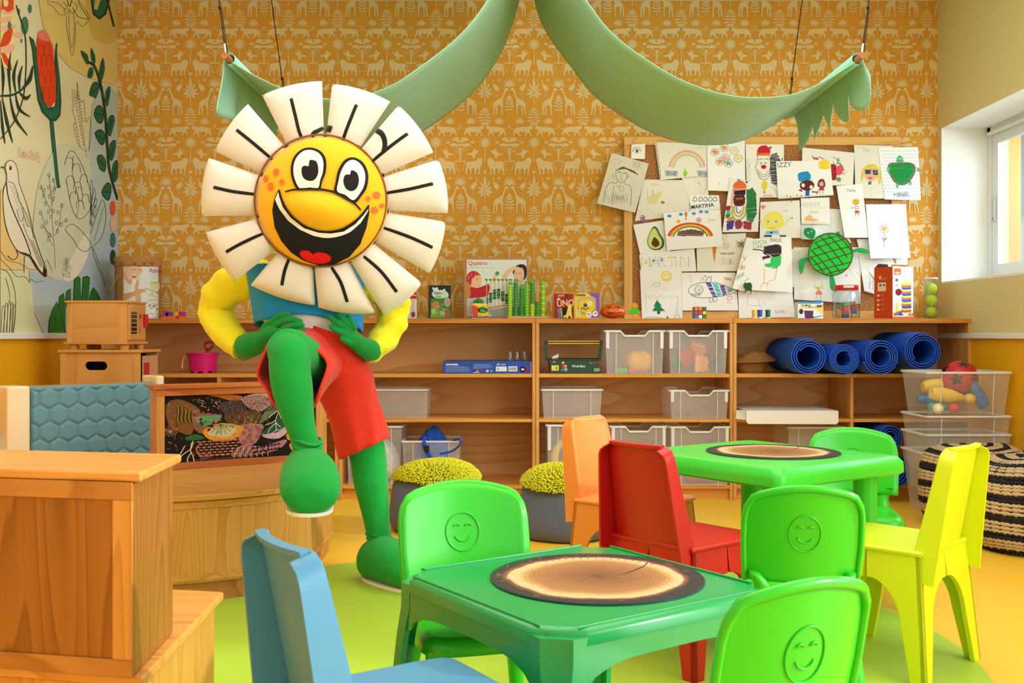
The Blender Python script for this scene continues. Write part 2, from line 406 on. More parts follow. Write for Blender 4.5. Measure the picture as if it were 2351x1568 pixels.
# ceiling and the walls
struct(obj('ceiling', G().box(XL - .2, XR + .5, YR, YB + .1, ZC, ZC + .1), paint('F4F1E8')), 'plain off-white ceiling')
m_wp = newmat('ochre_wallpaper'); mm, nt, b = m_wp
no = N(nt, 'ShaderNodeTexNoise'); no.inputs['Scale'].default_value = 3; nt.links.new(coords(nt), no.inputs[0])
mx = N(nt, 'ShaderNodeMix', data_type='RGBA'); mx.inputs['A'].default_value = lin('DA9830'); mx.inputs['B'].default_value = lin('E0A23E'); nt.links.new(no.outputs[0], mx.inputs['Factor'])
nt.links.new(mx.outputs['Result'], b.inputs['Base Color']); b.inputs['Roughness'].default_value = .7; b.inputs['Specular IOR Level'].default_value = .2
wb = struct(obj('wall_back', G().box(XL - .2, XR + .5, YB, YB + .12, 0, ZC), mm), 'ochre wallpapered wall printed with rows of cream animals and palms')
wl = struct(obj('wall_left', G().box(XL - .15, XL, YR, YB, 0, ZC), paint('E4DDB8', .7)), 'cream wall painted with a botanical mural above a yellow dado')
obj('dado', G().box(XL, XL + .003, YR, YB, 0, .905), m_och, wl)
# right wall with a deep window opening
WY0, WY1, WZ0, WZ1 = 2.6, 6.085, 1.22, 2.147
g = G().box(XR, XR + .4, WY0, YB, 0, WZ0).box(XR, XR + .4, WY0, YB, WZ1, ZC).box(XR, XR + .4, WY1, YB, WZ0, WZ1).box(XR, XR + .4, WY0 - .5, WY0, 0, ZC)
wr = struct(obj('wall_right', g, m_cream), 'cream wall with a deep window recess above a yellow dado')
obj('dado', G().box(XR - .003, XR, WY0 - .5, YB, 0, .905), m_och, wr)
g = G().box(XR - .001, XR + .3, WY1 - .004, WY1, WZ0, WZ1).box(XR - .001, XR + .3, WY0, WY1, WZ0, WZ0 + .012).box(XR - .001, XR + .3, WY0, WY1, WZ1 - .004, WZ1)
obj('window_reveal', g, paint('F6F4EC', .6), wr, label='smooth white plaster reveal')
m_rail = paint('EDEBE6', .45)
for i, x0, x1, y0 in ((1, XL + .003, XL + .022, YR), (2, XR - .022, XR - .003, WY0 - .5)):
    struct(obj('trim_%d' % i, G().box(x0, x1, y0, YB, .898, .928), m_rail, bevel=.003), 'white dado rail along the %s wall' % ('left' if i == 1 else 'right'))
g = G().box(-1.0, XR + .5, YR - .1, YR, 0, .6).box(XL - .2, XR + .5, YR - .1, YR, 2.7, ZC)
struct(obj('wall_rear', g, m_cream), 'low cream wall behind the viewer under open glazing')
# window: aluminium frame, sliding sashes, panes
wn = bpy.data.objects.new('window_1', None); COL.objects.link(wn); struct(wn, 'white framed sliding window in the right wall'); ORG['window_1'] = (0, 0, 0)
m_al = plastic('E6E9EA', .35)
X0 = XR + .27
g = G().box(X0, X0 + .07, WY1 - .045, WY1, WZ0 + .012, WZ1).box(X0, X0 + .07, WY0, WY1, WZ1 - .05, WZ1).box(X0, X0 + .07, WY0, WY1, WZ0 + .012, WZ0 + .035).box(X0, X0 + .07, WY0, WY0 + .05, WZ0, WZ1)
obj('window_frame', g, m_al, wn, bevel=.003)
for y1, y0 in ((WY1 - .045, 4.75), (4.8, 3.65), (3.7, WY0 + .05)):
    xx = X0 + .01 if y1 > 5 else X0 + .035
    z0, z1 = WZ0 + .035, WZ1 - .05
    g = G().box(xx, xx + .028, y1 - .07, y1, z0, z1).box(xx, xx + .028, y0, y0 + .07, z0, z1).box(xx, xx + .028, y0 + .07, y1 - .07, z1 - .06, z1).box(xx, xx + .028, y0 + .07, y1 - .07, z0, z0 + .075)
    s_ = obj('sash', g, m_al, wn, bevel=.003)
    obj('pane', G().box(xx + .012, xx + .016, y0 + .07, y1 - .07, z0 + .075, z1 - .06), glassy(.1, (240, 248, 252)), s_)
hy = WY1 - .085
obj('handle', G().box(X0 - .004, X0 + .012, hy - .012, hy + .012, 1.58, 1.72), plastic('C9CCCE', .4), wn, bevel=.003)
obj('lock_dot', G().box(X0 - .006, X0 - .002, hy - .006, hy + .006, 1.59, 1.603), plastic('D8402C', .4), wn)
obj('blind_rail', G().box(X0 - .018, X0 + .0, WY0, WY1 - .03, WZ1 - .055, WZ1 - .035), plastic('EEF0F0', .4), wn, bevel=.003)
# a pale neighbouring building seen through the glass
tb = thing('building', 'pale grey building across the street seen through the window', 'building', (9.5, 20, -2))
obj('facade', G().box(9, 20, 20, 26, -2, 6.2), paint('D9DEE2'), tb)
obj('roof_band', G().box(8.9, 20.1, 19.9, 26, 6.2, 6.5), paint('B9C3CC'), tb)
for i in range(4):
    obj('window', G().box(9.7 + i * 2.4, 11.1 + i * 2.4, 19.94, 20.02, 3.2, 4.9), paint('8FA3B5', .3), tb)

# ------------------------------------------------------------------ wallpaper print (motifs traced in a half tile, mirrored and repeated)
CW = 'E4C890'
wp = G()
def P(pts, sm=0):
    pts = [(p[0], p[1]) for p in (cr(pts, sm, True) if sm else pts)]; wp.add([(x, y, 0) for x, y in pts], [tuple(range(len(pts)))])
def S(pts, w, sm=3, t=0):
    q = Ink(lambda x, y, l: (x, y, 0)); q.line(pts, w, None, sm=sm, taper=t); wp.add(q.v, q.f)
def Lf(x, y, ang, ln, w):   # slender pointed leaf from (x,y), ang in degrees from up
    a = math.radians(ang); dx, dy = math.sin(a), -math.cos(a); nx, ny = -dy, dx
    P([(x, y), (x + dx * ln * .35 + nx * w, y + dy * ln * .35 + ny * w), (x + dx * ln * .7 + nx * w * .8, y + dy * ln * .7 + ny * w * .8), (x + dx * ln, y + dy * ln),
       (x + dx * ln * .7 - nx * w * .8, y + dy * ln * .7 - ny * w * .8), (x + dx * ln * .35 - nx * w, y + dy * ln * .35 - ny * w)])
# on the axis x = 270 (half of it; the mirror copy completes it)
for i, (yy, ln, a) in enumerate(((122, 22, 30), (138, 48, 48), (160, 62, 62), (182, 74, 76), (205, 82, 92), (228, 78, 108), (250, 64, 124), (266, 44, 140))): Lf(272, yy + 12, a, ln, 9)
S([(270, 105), (270, 305)], 7); Lf(270, 130, 0, 30, 9)
for a in (8, 34, 60, 86, 112, 138, 160): Lf(270, 500, a, 74 if a < 120 else 66, 8)
S([(270, 500), (270, 640), (272, 725)], 9)
for a in (0, 28, 56): Lf(270, 842, a, 38 if a < 40 else 30, 6)
P([(262, 828), (278, 828), (284, 845), (270, 854), (256, 845)])
Lf(270, 1020, 0, 158, 18); Lf(272, 1035, 28, 115, 13); Lf(275, 1040, 62, 88, 13); Lf(275, 1046, 100, 88, 17); Lf(275, 1060, 132, 70, 14)
S([(270, 1020), (270, 1180)], 11)
# on the axis x = 546
S([(546, 712), (546, 610), (540, 560)], 16); S([(546, 620), (575, 570), (600, 545)], 9); S([(546, 640), (600, 590), (628, 560)], 7)
P([(455, 462), (485, 440), (520, 440), (536, 455), (520, 470), (480, 474)], 2)
P([(536, 490), (560, 470), (546, 458), (580, 452), (630, 458), (640, 472), (600, 486), (560, 498)], 2)
P([(576, 530), (590, 512), (630, 506), (660, 520), (655, 540), (610, 545), (580, 545)], 2)
P([(546, 520), (520, 512), (500, 520), (510, 534), (546, 540)], 2)
P([(546, 705), (605, 708), (605, 718), (546, 718)])
for x_ in (570, 590, 600): Lf(x_, 712, 10, 22, 3)
for a in (0, 22, 44, 68, 92): Lf(546, 965, a, 98 if a < 50 else 80, 8)
P([(546, 930), (562, 950), (556, 985), (546, 990)])
for yy, ln, a in ((1085, 34, 25), (1105, 44, 38), (1130, 56, 50), (1160, 62, 58), (1190, 64, 68), (1218, 52, 80)): Lf(546, yy + 20, a, ln, 10)
S([(546, 1060), (546, 1285)], 7)
# off-axis, mirrored
for a in range(-96, 97, 24): Lf(430, 272, a, 62 if abs(a) < 80 else 55, 7)
Lf(430, 275, 130, 34, 7); Lf(430, 275, -130, 34, 7)
P([(280, 330), (296, 312), (320, 313), (350, 324), (400, 322), (445, 326), (478, 336), (490, 352), (500, 380), (508, 400), (498, 425), (488, 425), (490, 402), (470, 385), (462, 400), (440, 418), (428, 432), (420, 420),
   (438, 396), (430, 378), (395, 384), (362, 382), (366, 400), (376, 425), (362, 428), (350, 402), (338, 388), (320, 400), (312, 425), (300, 428), (302, 400), (318, 372), (310, 352), (288, 348)])
S([(485, 345), (515, 345), (538, 330), (540, 306), (528, 302)], 8)
for a in (-50, -20, 10, 45): Lf(410, 512, a, 42, 6)
P([(330, 572), (352, 590), (378, 588), (372, 568), (385, 562), (402, 585), (410, 612), (440, 618), (474, 630), (470, 642), (430, 640), (412, 648), (408, 668), (385, 682), (378, 672), (382, 648), (358, 625)])
P([(290, 705), (300, 685), (320, 670), (345, 672), (362, 690), (380, 708), (430, 712), (470, 718), (482, 740), (480, 770), (488, 800), (490, 850), (470, 855), (462, 848), (474, 838), (465, 805), (445, 790), (432, 850), (412, 850), (424, 836), (420, 795),
   (390, 790), (384, 852), (362, 855), (370, 838), (362, 800), (340, 790), (345, 855), (322, 858), (330, 835), (322, 790), (312, 760), (300, 740), (302, 720)])
S([(478, 722), (500, 750), (508, 790), (520, 815), (534, 800)], 8); 
for a in (-45, -15, 15, 45): Lf(430, 915, a, 34, 5)
S([(365, 905), (362, 930), (372, 955)], 9); P([(350, 900), (372, 898), (376, 908), (362, 914)])
P([(366, 950), (385, 948), (410, 965), (430, 990), (438, 1020), (422, 1010), (410, 1030), (392, 1020), (374, 1000), (362, 975)], 2)
S([(392, 1015), (388, 1055), (398, 1085)], 4, 0); S([(404, 1020), (408, 1058), (400, 1090)], 4, 0)
P([(538, 1012), (522, 992), (505, 985), (496, 996), (488, 1020), (470, 1070), (455, 1100), (425, 1118), (392, 1130), (372, 1160), (366, 1200), (364, 1240), (358, 1296), (372, 1296), (384, 1220), (392, 1190), (396, 1240), (388, 1296), (402, 1296),
   (412, 1230), (412, 1188), (440, 1184), (452, 1200), (458, 1250), (456, 1296), (470, 1296), (470, 1230), (474, 1190), (468, 1150), (478, 1110), (494, 1060), (510, 1020), (530, 1024)])
S([(372, 1150), (358, 1180), (352, 1206)], 5, 0)
OFF = np.zeros(len(wp.v))
for k_, f_ in enumerate(wp.f):
    for i_ in f_: OFF[i_] = k_ * 8e-6
V = np.array(wp.v)[:, :2]; TW, TH = 552.0, 1105.0; kz = 1 / 4.9 * YB / F
x0p = 270 + 0 / 4.9
def w_x(u): return (270 + u / 4.9 - HX) * YB / F
def w_z(v): return E - (v / 4.9 - HY) * YB / F
out = G()
for mir in (0, 1):
    for ci in range(-1, 18):
        for ri in range(-1, 4):
            U = (540 - V[:, 0] if mir else V[:, 0]) + ci * TW; Vv = V[:, 1] + ri * TH
            xs = (270 + U / 4.9 - HX) * YB / F; zs = E - (Vv / 4.9 - HY) * YB / F
            if xs.max() < XL - .02 or xs.min() > XR + .02 or zs.max() < .95: continue
            o = len(out.v); xs = np.clip(xs, XL, XR); zs = np.clip(zs, .9, ZC)
            out.v.extend([(float(a), YB - .0006 - (.0012 if mir else 0) - float(o_), float(c)) for a, c, o_ in zip(xs, zs, OFF)])
            out.f.extend([tuple(i + o for i in f) for f in wp.f])
out.c = [None] * len(out.f)
obj('wallpaper_print', out, paint(CW, .65), wb, kind='stuff')

# ------------------------------------------------------------------ mural on the left wall
def lmap(x, y, l):
    Y = XL * F / (x - HX); return (XL + .0036 + l * .00008, min(Y, YB - .001), E - (y - HY) * Y / F)
mu = Ink(lmap)
def zp(pts, s=3.92, ox=0, oy=0): return [(ox + x / s, oy + y / s) for x, y in pts]
A = lambda pts: zp(pts)                       # zoom of (0,0)-(290,400)
B = lambda pts: zp(pts, 3.562, 0, 340)        # zoom of (0,340)-(290,780)
GR, DG, LN = '1E6B50', '23402C', '2A2618'
mu.poly([(88, -40), (88, 0), (98, 60), (125, 115), (160, 155), (200, 178), (262, 196), (269.5, 190), (269.5, -40)], 'E6CB7C')
mu.poly([(190, -40), (200, 50), (215, 90), (240, 102), (262, 96), (269.5, 84), (269.5, -40)], 'D9B85E')
mu.poly([(204, 330), (206, 300), (212, 240), (232, 198), (250, 196), (269.5, 215), (269.5, 767), (100, 767), (70, 700), (66, 620), (120, 640), (160, 640), (200, 560)], 'BCCDCB', 0)
mu.poly([(70, 620), (120, 640), (190, 600), (269.5, 520), (269.5, 767), (170, 767), (120, 680), (80, 660)], 'B4C8D6', 3)
mu.poly([(75, 520), (88, 420), (120, 350), (150, 333), (180, 338), (205, 352), (205, 520), (196, 580), (176, 630), (140, 642), (105, 632), (80, 600)], 'D2D8BE', 3)
mu.poly([(190, 545), (204, 540), (200, 590), (172, 640), (145, 642), (160, 600)], 'EDE9DA', 2)
mu.poly([(0, 430), (14, 470), (34, 520), (48, 570), (50, 620), (0, 618)], 'ECCB84', 0)
mu.poly([(0, 620), (60, 622), (72, 660), (82, 767), (0, 767)], 'DDE0B4')
mu.poly([(0, 0), (34, 0), (38, 60), (30, 130), (20, 160), (0, 150)], 'EEDD9A')
for q in ([(0, 20), (30, 18), (32, 28), (10, 34)], [(0, 40), (28, 38), (20, 50), (0, 52)], [(4, 60), (36, 56), (30, 66), (0, 72)], [(24, 76), (50, 74), (48, 84), (26, 84)], [(0, 110), (32, 100), (26, 122), (8, 124)]): mu.poly(q, 'F2B89C', 2)
mu.poly(A([(0, 100), (10, 0), (40, -30), (120, 0), (118, 80), (70, 112), (20, 80)]), 'E8512C', 0)
mu.poly(A([(30, 0), (70, 10), (60, 60), (30, 50)]), 'EFDFA6', 2)
mu.poly(A([(105, 250), (100, 330), (70, 400), (0, 425), (0, 400), (30, 300)]), 'DF4A1E', 2)
mu.poly(A([(0, 470), (40, 480), (90, 560), (108, 635), (80, 625), (30, 560)]), 'DF4A1E', 0)
for (x, y, rx, ry) in ((220, 230, 32, 82), (80, 228, 17, 38), (266, 78, 16, 40), (165, 105, 11, 30), (190, 366, 7, 19)): mu.ell(x / 3.92, y / 3.92, rx / 3.92, ry / 3.92, '3E8060')
mu.line(A([(140, 45), (190, 200), (222, 320), (232, 500), (226, 700), (200, 900), (120, 1100), (0, 1250)]), 2.2, LN, 4)
def leafS(pts, w, c=DG): mu.line(A(pts), w, c, 4, taper=.8)
mu.line(A([(0, 862), (90, 858), (160, 830), (220, 780)]), 4.5, DG, 3)
for p, w in (([(5, 520), (25, 680), (20, 860)], 7), ([(92, 470), (75, 620), (92, 860)], 7), ([(155, 540), (120, 680), (140, 840)], 7), ([(198, 590), (170, 700), (175, 830)], 6.5), ([(292, 590), (260, 720), (180, 820)], 10),
             ([(15, 870), (60, 1100), (110, 1285)], 7), ([(0, 900), (20, 1150), (42, 1295)], 6), ([(85, 860), (130, 1060), (245, 1220)], 7), ([(135, 840), (170, 980), (268, 1052)], 7), ([(170, 830), (230, 885), (270, 850)], 9)): leafS(p, w)
# tulip-like bloom
mu.line(A([(460, 1080), (480, 1300), (510, 1600), (525, 1690)]), 8.5, '12452F', 3); mu.line(A([(460, 1080), (480, 1300), (510, 1600), (523, 1680)]), 7, GR, 3)
mu.poly(A([(258, 322), (300, 360), (330, 470), (340, 700), (385, 900), (430, 970), (490, 960), (505, 860), (488, 560), (495, 400), (512, 382), (510, 480), (535, 700), (548, 900), (540, 1040), (500, 1090), (445, 1082), (375, 1010), (335, 900), (305, 640), (285, 440)]), '174A34')
mu.poly(A([(268, 336), (304, 400), (330, 640), (365, 880), (425, 985), (470, 985), (500, 960), (515, 800), (500, 440), (506, 430), (530, 760), (530, 1020), (498, 1075), (450, 1070), (385, 1000), (345, 880), (315, 640), (294, 440)]), GR)
mu.poly(A([(340, 300), (440, 330), (475, 450), (498, 700), (500, 900), (450, 968), (395, 920), (350, 740), (325, 500), (325, 380)]), 'E4481A', 0)
mu.poly(A([(335, 300), (370, 268), (405, 282), (435, 320), (435, 372), (350, 350)]), 'E88070', 2)
for r_, (yy, xs) in enumerate(((395, (365, 420)), (490, (350, 385, 440)), (645, (370, 430, 475)), (780, (370, 405, 465)))):
    for x_ in xs: mu.line(A([(x_ - 24, yy + 110), (x_ - 22, yy + 30), (x_, yy), (x_ + 22, yy + 30), (x_ + 24, yy + 110)]), .9, '8E2A12', 3)
# vine
mu.line(A([(790, 560), (840, 590), (885, 700), (920, 860), (945, 1060), (960, 1300), (975, 1500), (1010, 1650), (1056, 1800)]), 6.5, DG, 4)
for pts in ([(718, 460), (760, 470), (790, 510), (790, 580), (760, 560)], [(812, 425), (852, 500), (850, 580), (815, 540)], [(920, 515), (940, 620), (905, 745), (885, 640)], [(835, 615), (830, 690), (800, 705), (780, 680), (800, 610)],
            [(800, 850), (830, 750), (870, 738), (888, 790), (862, 880), (835, 870)], [(988, 775), (985, 860), (962, 965), (938, 900), (950, 810)], [(838, 1020), (870, 950), (915, 960), (932, 1040), (912, 1110), (870, 1100)],
            [(1015, 1035), (1028, 1090), (990, 1228), (960, 1180), (970, 1060)], [(845, 1195), (905, 1162), (945, 1215), (938, 1285), (912, 1308), (880, 1280)], [(1038, 1262), (1030, 1380), (1000, 1452), (975, 1400), (985, 1290)],
            [(865, 1420), (905, 1388), (948, 1440), (950, 1510), (935, 1548), (890, 1520)], [(1054, 1440), (1054, 1600), (1020, 1640), (1000, 1560), (1010, 1480)], [(905, 1730), (960, 1640), (1000, 1680), (985, 1790), (950, 1800)]):
    cx_ = sum(p[0] for p in pts) / len(pts); cy_ = sum(p[1] for p in pts) / len(pts)
    mu.poly(A(pts), '12301E', 2); mu.poly(A([(cx_ + (x - cx_) * .84, cy_ + (y - cy_) * .9) for x, y in pts]), GR, 2)
    mu.line(A([(cx_ + (pts[0][0] - cx_) * .5, cy_ + (pts[0][1] - cy_) * .5), (cx_ - (pts[0][0] - cx_) * .5, cy_ - (pts[0][1] - cy_) * .5)]), 2, '12301E')
mu.poly(A([(810, 0), (830, 130), (890, 178), (950, 130), (985, 0)]), '12301E', 0); mu.poly(A([(822, 0), (845, 120), (890, 160), (935, 115), (970, 0)]), GR)
mu.poly(A([(850, 0), (840, 80), (870, 90), (900, 0)]), 'D9B85E', 0)
mu.line(A([(950, -40), (985, 100), (1022, 240)]), 5, DG)
# line drawings: orchid, leaf, shell flower, berries, bird, lily
def dl(pts, w=.9, c=LN, sm=4, f=A, closed=False): mu.line(f(pts), w, c, sm, closed)
dl([(430, 0), (425, 30), (470, 60), (530, 130), (590, 140), (595, 250), (640, 500), (670, 380), (680, 200), (740, 238), (795, 170), (790, 130), (700, 0)])
dl([(445, 15), (520, 30), (580, 85), (620, 80)]); dl([(650, 70), (700, 150), (780, 170), (780, 150), (720, 60), (700, 10)], 1.2); dl([(620, 90), (615, 250), (642, 440), (665, 250), (655, 100)]); dl([(560, 20), (600, 60), (570, 90), (590, 120), (625, 90), (650, 120), (690, 60), (640, 10)]); dl([(600, 0), (620, 60), (640, 0)], 1.6)
dl([(780, 1420), (765, 1350), (745, 1200), (700, 900), (690, 740), (705, 850), (728, 920), (750, 910), (772, 1100), (800, 1050), (815, 1120), (800, 1320), (765, 1358), (700, 1290), (660, 1120), (680, 1100), (648, 980), (660, 950), (645, 830), (665, 810), (690, 900), (690, 740)], .7, '6A6048')
for i in range(34): mu.ell((665 + (i * 37) % 70 + i * .6) / 3.92, (850 + i * 14) / 3.92, 1.2, 1.8, '8A8268', n=6)
dl([(525, 120), (560, 30), (600, 30), (650, 110), (700, 230), (740, 400), (720, 520), (640, 580), (580, 480), (540, 280)], 1, LN, 4, B)
dl([(595, 60), (588, 220), (640, 430), (620, 560)], .8, LN, 4, B)
for x_, y_, r_ in ((560, 90, 36), (620, 140, 34), (570, 240, 36), (630, 290, 34), (680, 225, 30), (600, 370, 36), (650, 440, 32), (695, 390, 30), (640, 330, 30)):
    dl([(x_ - r_, y_ + 50), (x_ - r_ * .7, y_), (x_, y_ - 12), (x_ + r_ * .7, y_), (x_ + r_, y_ + 60)], 1, LN, 4, B)
dl([(745, 800), (700, 845), (640, 820), (590, 740), (530, 670), (570, 625), (620, 640), (700, 720), (745, 790)], 1, LN, 4, B); dl([(745, 800), (770, 900), (860, 1135)], 1, LN, 4, B); dl([(755, 810), (800, 930), (862, 1110)], .8, LN, 4, B)
dl([(735, 700), (780, 560), (835, 420), (862, 560), (830, 720), (760, 800)], 1, LN, 4, B); dl([(765, 760), (800, 640), (840, 480)], .8, LN, 4, B)
for i, (x_, y_) in enumerate(((740, 260), (765, 330), (775, 400), (770, 460), (760, 520), (735, 590))): mu.line([(p[0], p[1]) for p in B([(735, 500), (x_ - 6, y_ + 40), (x_, y_), (x_ + 12, y_ + 50), (740, 540)])], .8, LN, 4)
for pts in ([(445, 985), (440, 820), (425, 640), (415, 420), (395, 220)], [(430, 800), (380, 700), (330, 520)], [(440, 720), (480, 620), (500, 450)], [(418, 520), (370, 430), (330, 310)], [(420, 460), (445, 330), (430, 250)], [(470, 620), (540, 590)], [(425, 740), (400, 700), (345, 640)]): dl(pts, .8, '6A624C', 3, B)
for x_, y_ in ((395, 220), (430, 262), (330, 320), (355, 345), (352, 390), (392, 320), (440, 330), (420, 360), (398, 395), (430, 415), (365, 455), (325, 530), (390, 520), (430, 515), (410, 560), (375, 605), (340, 640), (468, 525), (500, 470), (455, 610), (535, 590), (495, 625), (465, 680), (400, 710), (390, 745)): mu.line([(x + B([(x_, y_)])[0][0], y + B([(x_, y_)])[0][1]) for x, y in ((0, -5), (2.6, -1), (1.5, 4), (-1.5, 4), (-2.6, -1))], .8, '5E563E', 2, True)
# bird
mu.poly(B([(40, 140), (60, 105), (100, 105), (135, 150), (145, 270), (200, 440), (260, 680), (300, 850), (370, 1000), (365, 1050), (320, 1010), (235, 870), (150, 845), (90, 770), (45, 640), (20, 500), (15, 380), (45, 270)]), 'EDE5CE', 2)
dl([(0, 155), (35, 150), (45, 120), (80, 100), (120, 130), (140, 200), (150, 290), (200, 430), (240, 560), (270, 700), (330, 880), (372, 990), (370, 1050), (330, 1020), (240, 880), (150, 850), (90, 770), (40, 640), (20, 480), (20, 350), (50, 260), (35, 170), (0, 158)], 1.5, LN, 4, B)
dl([(45, 280), (60, 400), (120, 560), (200, 740), (245, 870)], 2.6, LN, 4, B); dl([(60, 275), (110, 300), (150, 430), (200, 520), (245, 640), (270, 740)], 1.4, LN, 4, B)
dl([(150, 850), (235, 882)], 2.4, LN, 2, B); dl([(235, 870), (300, 980), (360, 1050)], 3, LN, 3, B); mu.poly(B([(350, 960), (372, 1000), (372, 1055), (340, 1030)]), LN)
mu.ell(*B([(78, 163)])[0], 3.2, 5, LN); mu.ell(*B([(74, 160)])[0], .9, 1.4, 'EDE5CE')
dl([(125, 835), (140, 880), (100, 915), (55, 880)], 1.6, LN, 3, B); dl([(195, 880), (190, 1020)], 1.4, LN, 2, B)
for i in range(26): 
    u = i / 26; dl([(75 + u * 120 + (i % 3) * 18, 300 + u * 330), (85 + u * 120 + (i % 3) * 18, 330 + u * 330)], .7, '4A4230', 1, B)
for i in range(30):
    u = i / 30; dl([(240 + u * 95 + (i % 3) * 12 - 10, 740 + u * 230), (247 + u * 95 + (i % 3) * 12 - 10, 762 + u * 230)], 1.2, LN, 1, B)
for pts in ([(130, 500), (150, 580), (175, 600), (180, 560)], [(170, 480), (210, 620), (240, 640)], [(180, 620), (210, 700), (232, 745)]): dl(pts, 1.1, LN, 3, B)
dl([(0, 840), (60, 920), (150, 940), (240, 990), (310, 990)], .8, LN, 4, B); dl([(0, 910), (80, 990), (130, 1050), (200, 1050), (235, 1100), (240, 1070), (290, 1095), (350, 1085)], .8, LN, 3, B); dl([(350, 960), (378, 910), (420, 1005)], .7, LN, 2, B)
dl([(0, 990), (50, 1010), (90, 1080), (118, 1200), (118, 1350), (95, 1520)], .9, LN, 4, B); dl([(40, 1060), (70, 1180), (72, 1230)], .9, LN, 3, B)
for x_ in (22, 45, 70, 92, 108): dl([(x_ - 20, 1520), (x_ - 14, 1330), (x_, 1240 + abs(x_ - 70)), (x_ + 12, 1330), (x_ - 4, 1520)], .8, LN, 4, B)
rr = random.Random(3)
for i in range(110):
    t = rr.random(); x_, y_ = 155 + t * 200 + rr.uniform(-10, 10), 1350 + t * 60 + rr.uniform(-35, 45); mu.line(A([(x_, y_), (x_ + 2, y_ + 12)]), .7, 'E0A090')
for i in range(90):
    x_, y_ = 535 + rr.gauss(0, 16), 970 + rr.uniform(-90, 90); mu.line(B([(x_, y_), (x_ + 5, y_ + 7)]), .8, '7E88A0')
for y_, c in ((478, 'EB5A2A'), (514, 'F0B99A'), (551, '3B7B70'), (590, '1E4438')): mu.ell(257, y_, 6.2, 17, c)
# banana leaf behind the toy cabinets
for pts in ([(108, 767), (110, 735), (118, 710), (128, 693), (136, 710), (150, 767)], [(132, 700), (134, 680), (144, 672), (148, 700), (148, 760)], [(148, 690), (150, 668), (160, 662), (161, 700), (160, 760)],
            [(165, 700), (168, 640), (178, 634), (182, 640), (184, 700), (180, 760)], [(184, 700), (188, 636), (198, 633), (204, 638), (200, 700), (196, 760)], [(198, 710), (206, 670), (212, 659), (222, 672), (230, 690), (215, 760)]):
    mu.poly(pts, '173A14', 0)
    cx_ = sum(p[0] for p in pts) / len(pts); cy_ = sum(p[1] for p in pts) / len(pts)
    mu.poly([(cx_ + (x - cx_) * .88, cy_ + (y - cy_) * .95) for x, y in pts], '2F7A2A'); mu.line([(cx_, cy_ + 22), (cx_ - 1, cy_ - 16)], 1, '173A14')
obj('mural_print', mu, inkmat(.7), wl, kind='stuff')
# ================================================================== SHELVING
YF, YBK = 5.69, 6.10
Z1, Z2, Z3, ZT = .702, .4505, .0826, 1.0095     # top surfaces of the boards
SC = F / YF
def sx(px, Y=YF): return (px - HX) * Y / F
def sz(py, Y=YF): return E - (py - HY) * Y / F
w_h = wood('E09A44', 'BC742C', 'x', 1.0, .42, 6); w_v = wood('E8AC60', 'C88A42', 'z', 1.2, .42, 6)
w_b = wood('F0BC7A', 'CC9252', 'x', .9, .5, 9); w_e = wood('EDAE55', 'D08A38', 'x', 1.5, .4, 4)
def unit(px0, px1, mid, label):
    x0, x1 = sx(px0) + .001, sx(px1) - .001; t = thing('shelf_unit', label, 'shelf', ((x0 + x1) / 2, (YF + YBK) / 2, 0), 0, 'low wooden shelf units along the back wall')
    T = .018
    for a in (x0, x1 - T): obj('side_panel', G().box(a, a + T, YF, YBK + .02, .0, ZT - .0265), w_v, t, bevel=.0015)
    obj('top_board', G().box(x0, x1, YF - .002, YBK + .02, ZT - .0265, ZT), w_h, t, bevel=.002)
    obj('back_panel', G().box(x0 + T, x1 - T, YBK, YBK + .012, .06, ZT - .0265), w_b, t)
    for z in (Z1, Z3): obj('shelf_board', G().box(x0 + T, x1 - T, YF + .004, YBK, z - .0205, z), w_e, t, bevel=.0015)
    if mid:
        mx = sx(mid); obj('divider', G().box(mx - .009, mx + .009, YF + .004, YBK, Z3, Z1 - .0205), w_v, t, bevel=.0015)
        for a, b_ in ((x0 + T, mx - .009), (mx + .009, x1 - T)): obj('shelf_board', G().box(a, b_, YF + .004, YBK, Z2 - .018, Z2), w_e, t, bevel=.0015)
    else: obj('shelf_board', G().box(x0 + T, x1 - T, YF + .004, YBK, Z2 - .018, Z2), w_e, t, bevel=.0015)
    obj('plinth', G().box(x0 + .008, x1 - .008, YF + .03, YF + .05, .0, Z3 - .0205), w_e, t)
    return t
unit(232, 777, 502, 'wooden shelf unit at the left end, holding the pink bucket, partly behind the costume')
unit(777, 1230.5, 0, 'wooden shelf unit holding the long blue box, beside the red shorts')
unit(1230.5, 1684, 0, 'wooden shelf unit holding the green tool box and two clear bins')
unit(1684, 2231, 1957, 'wooden shelf unit at the right end, holding the rolled blue mats')

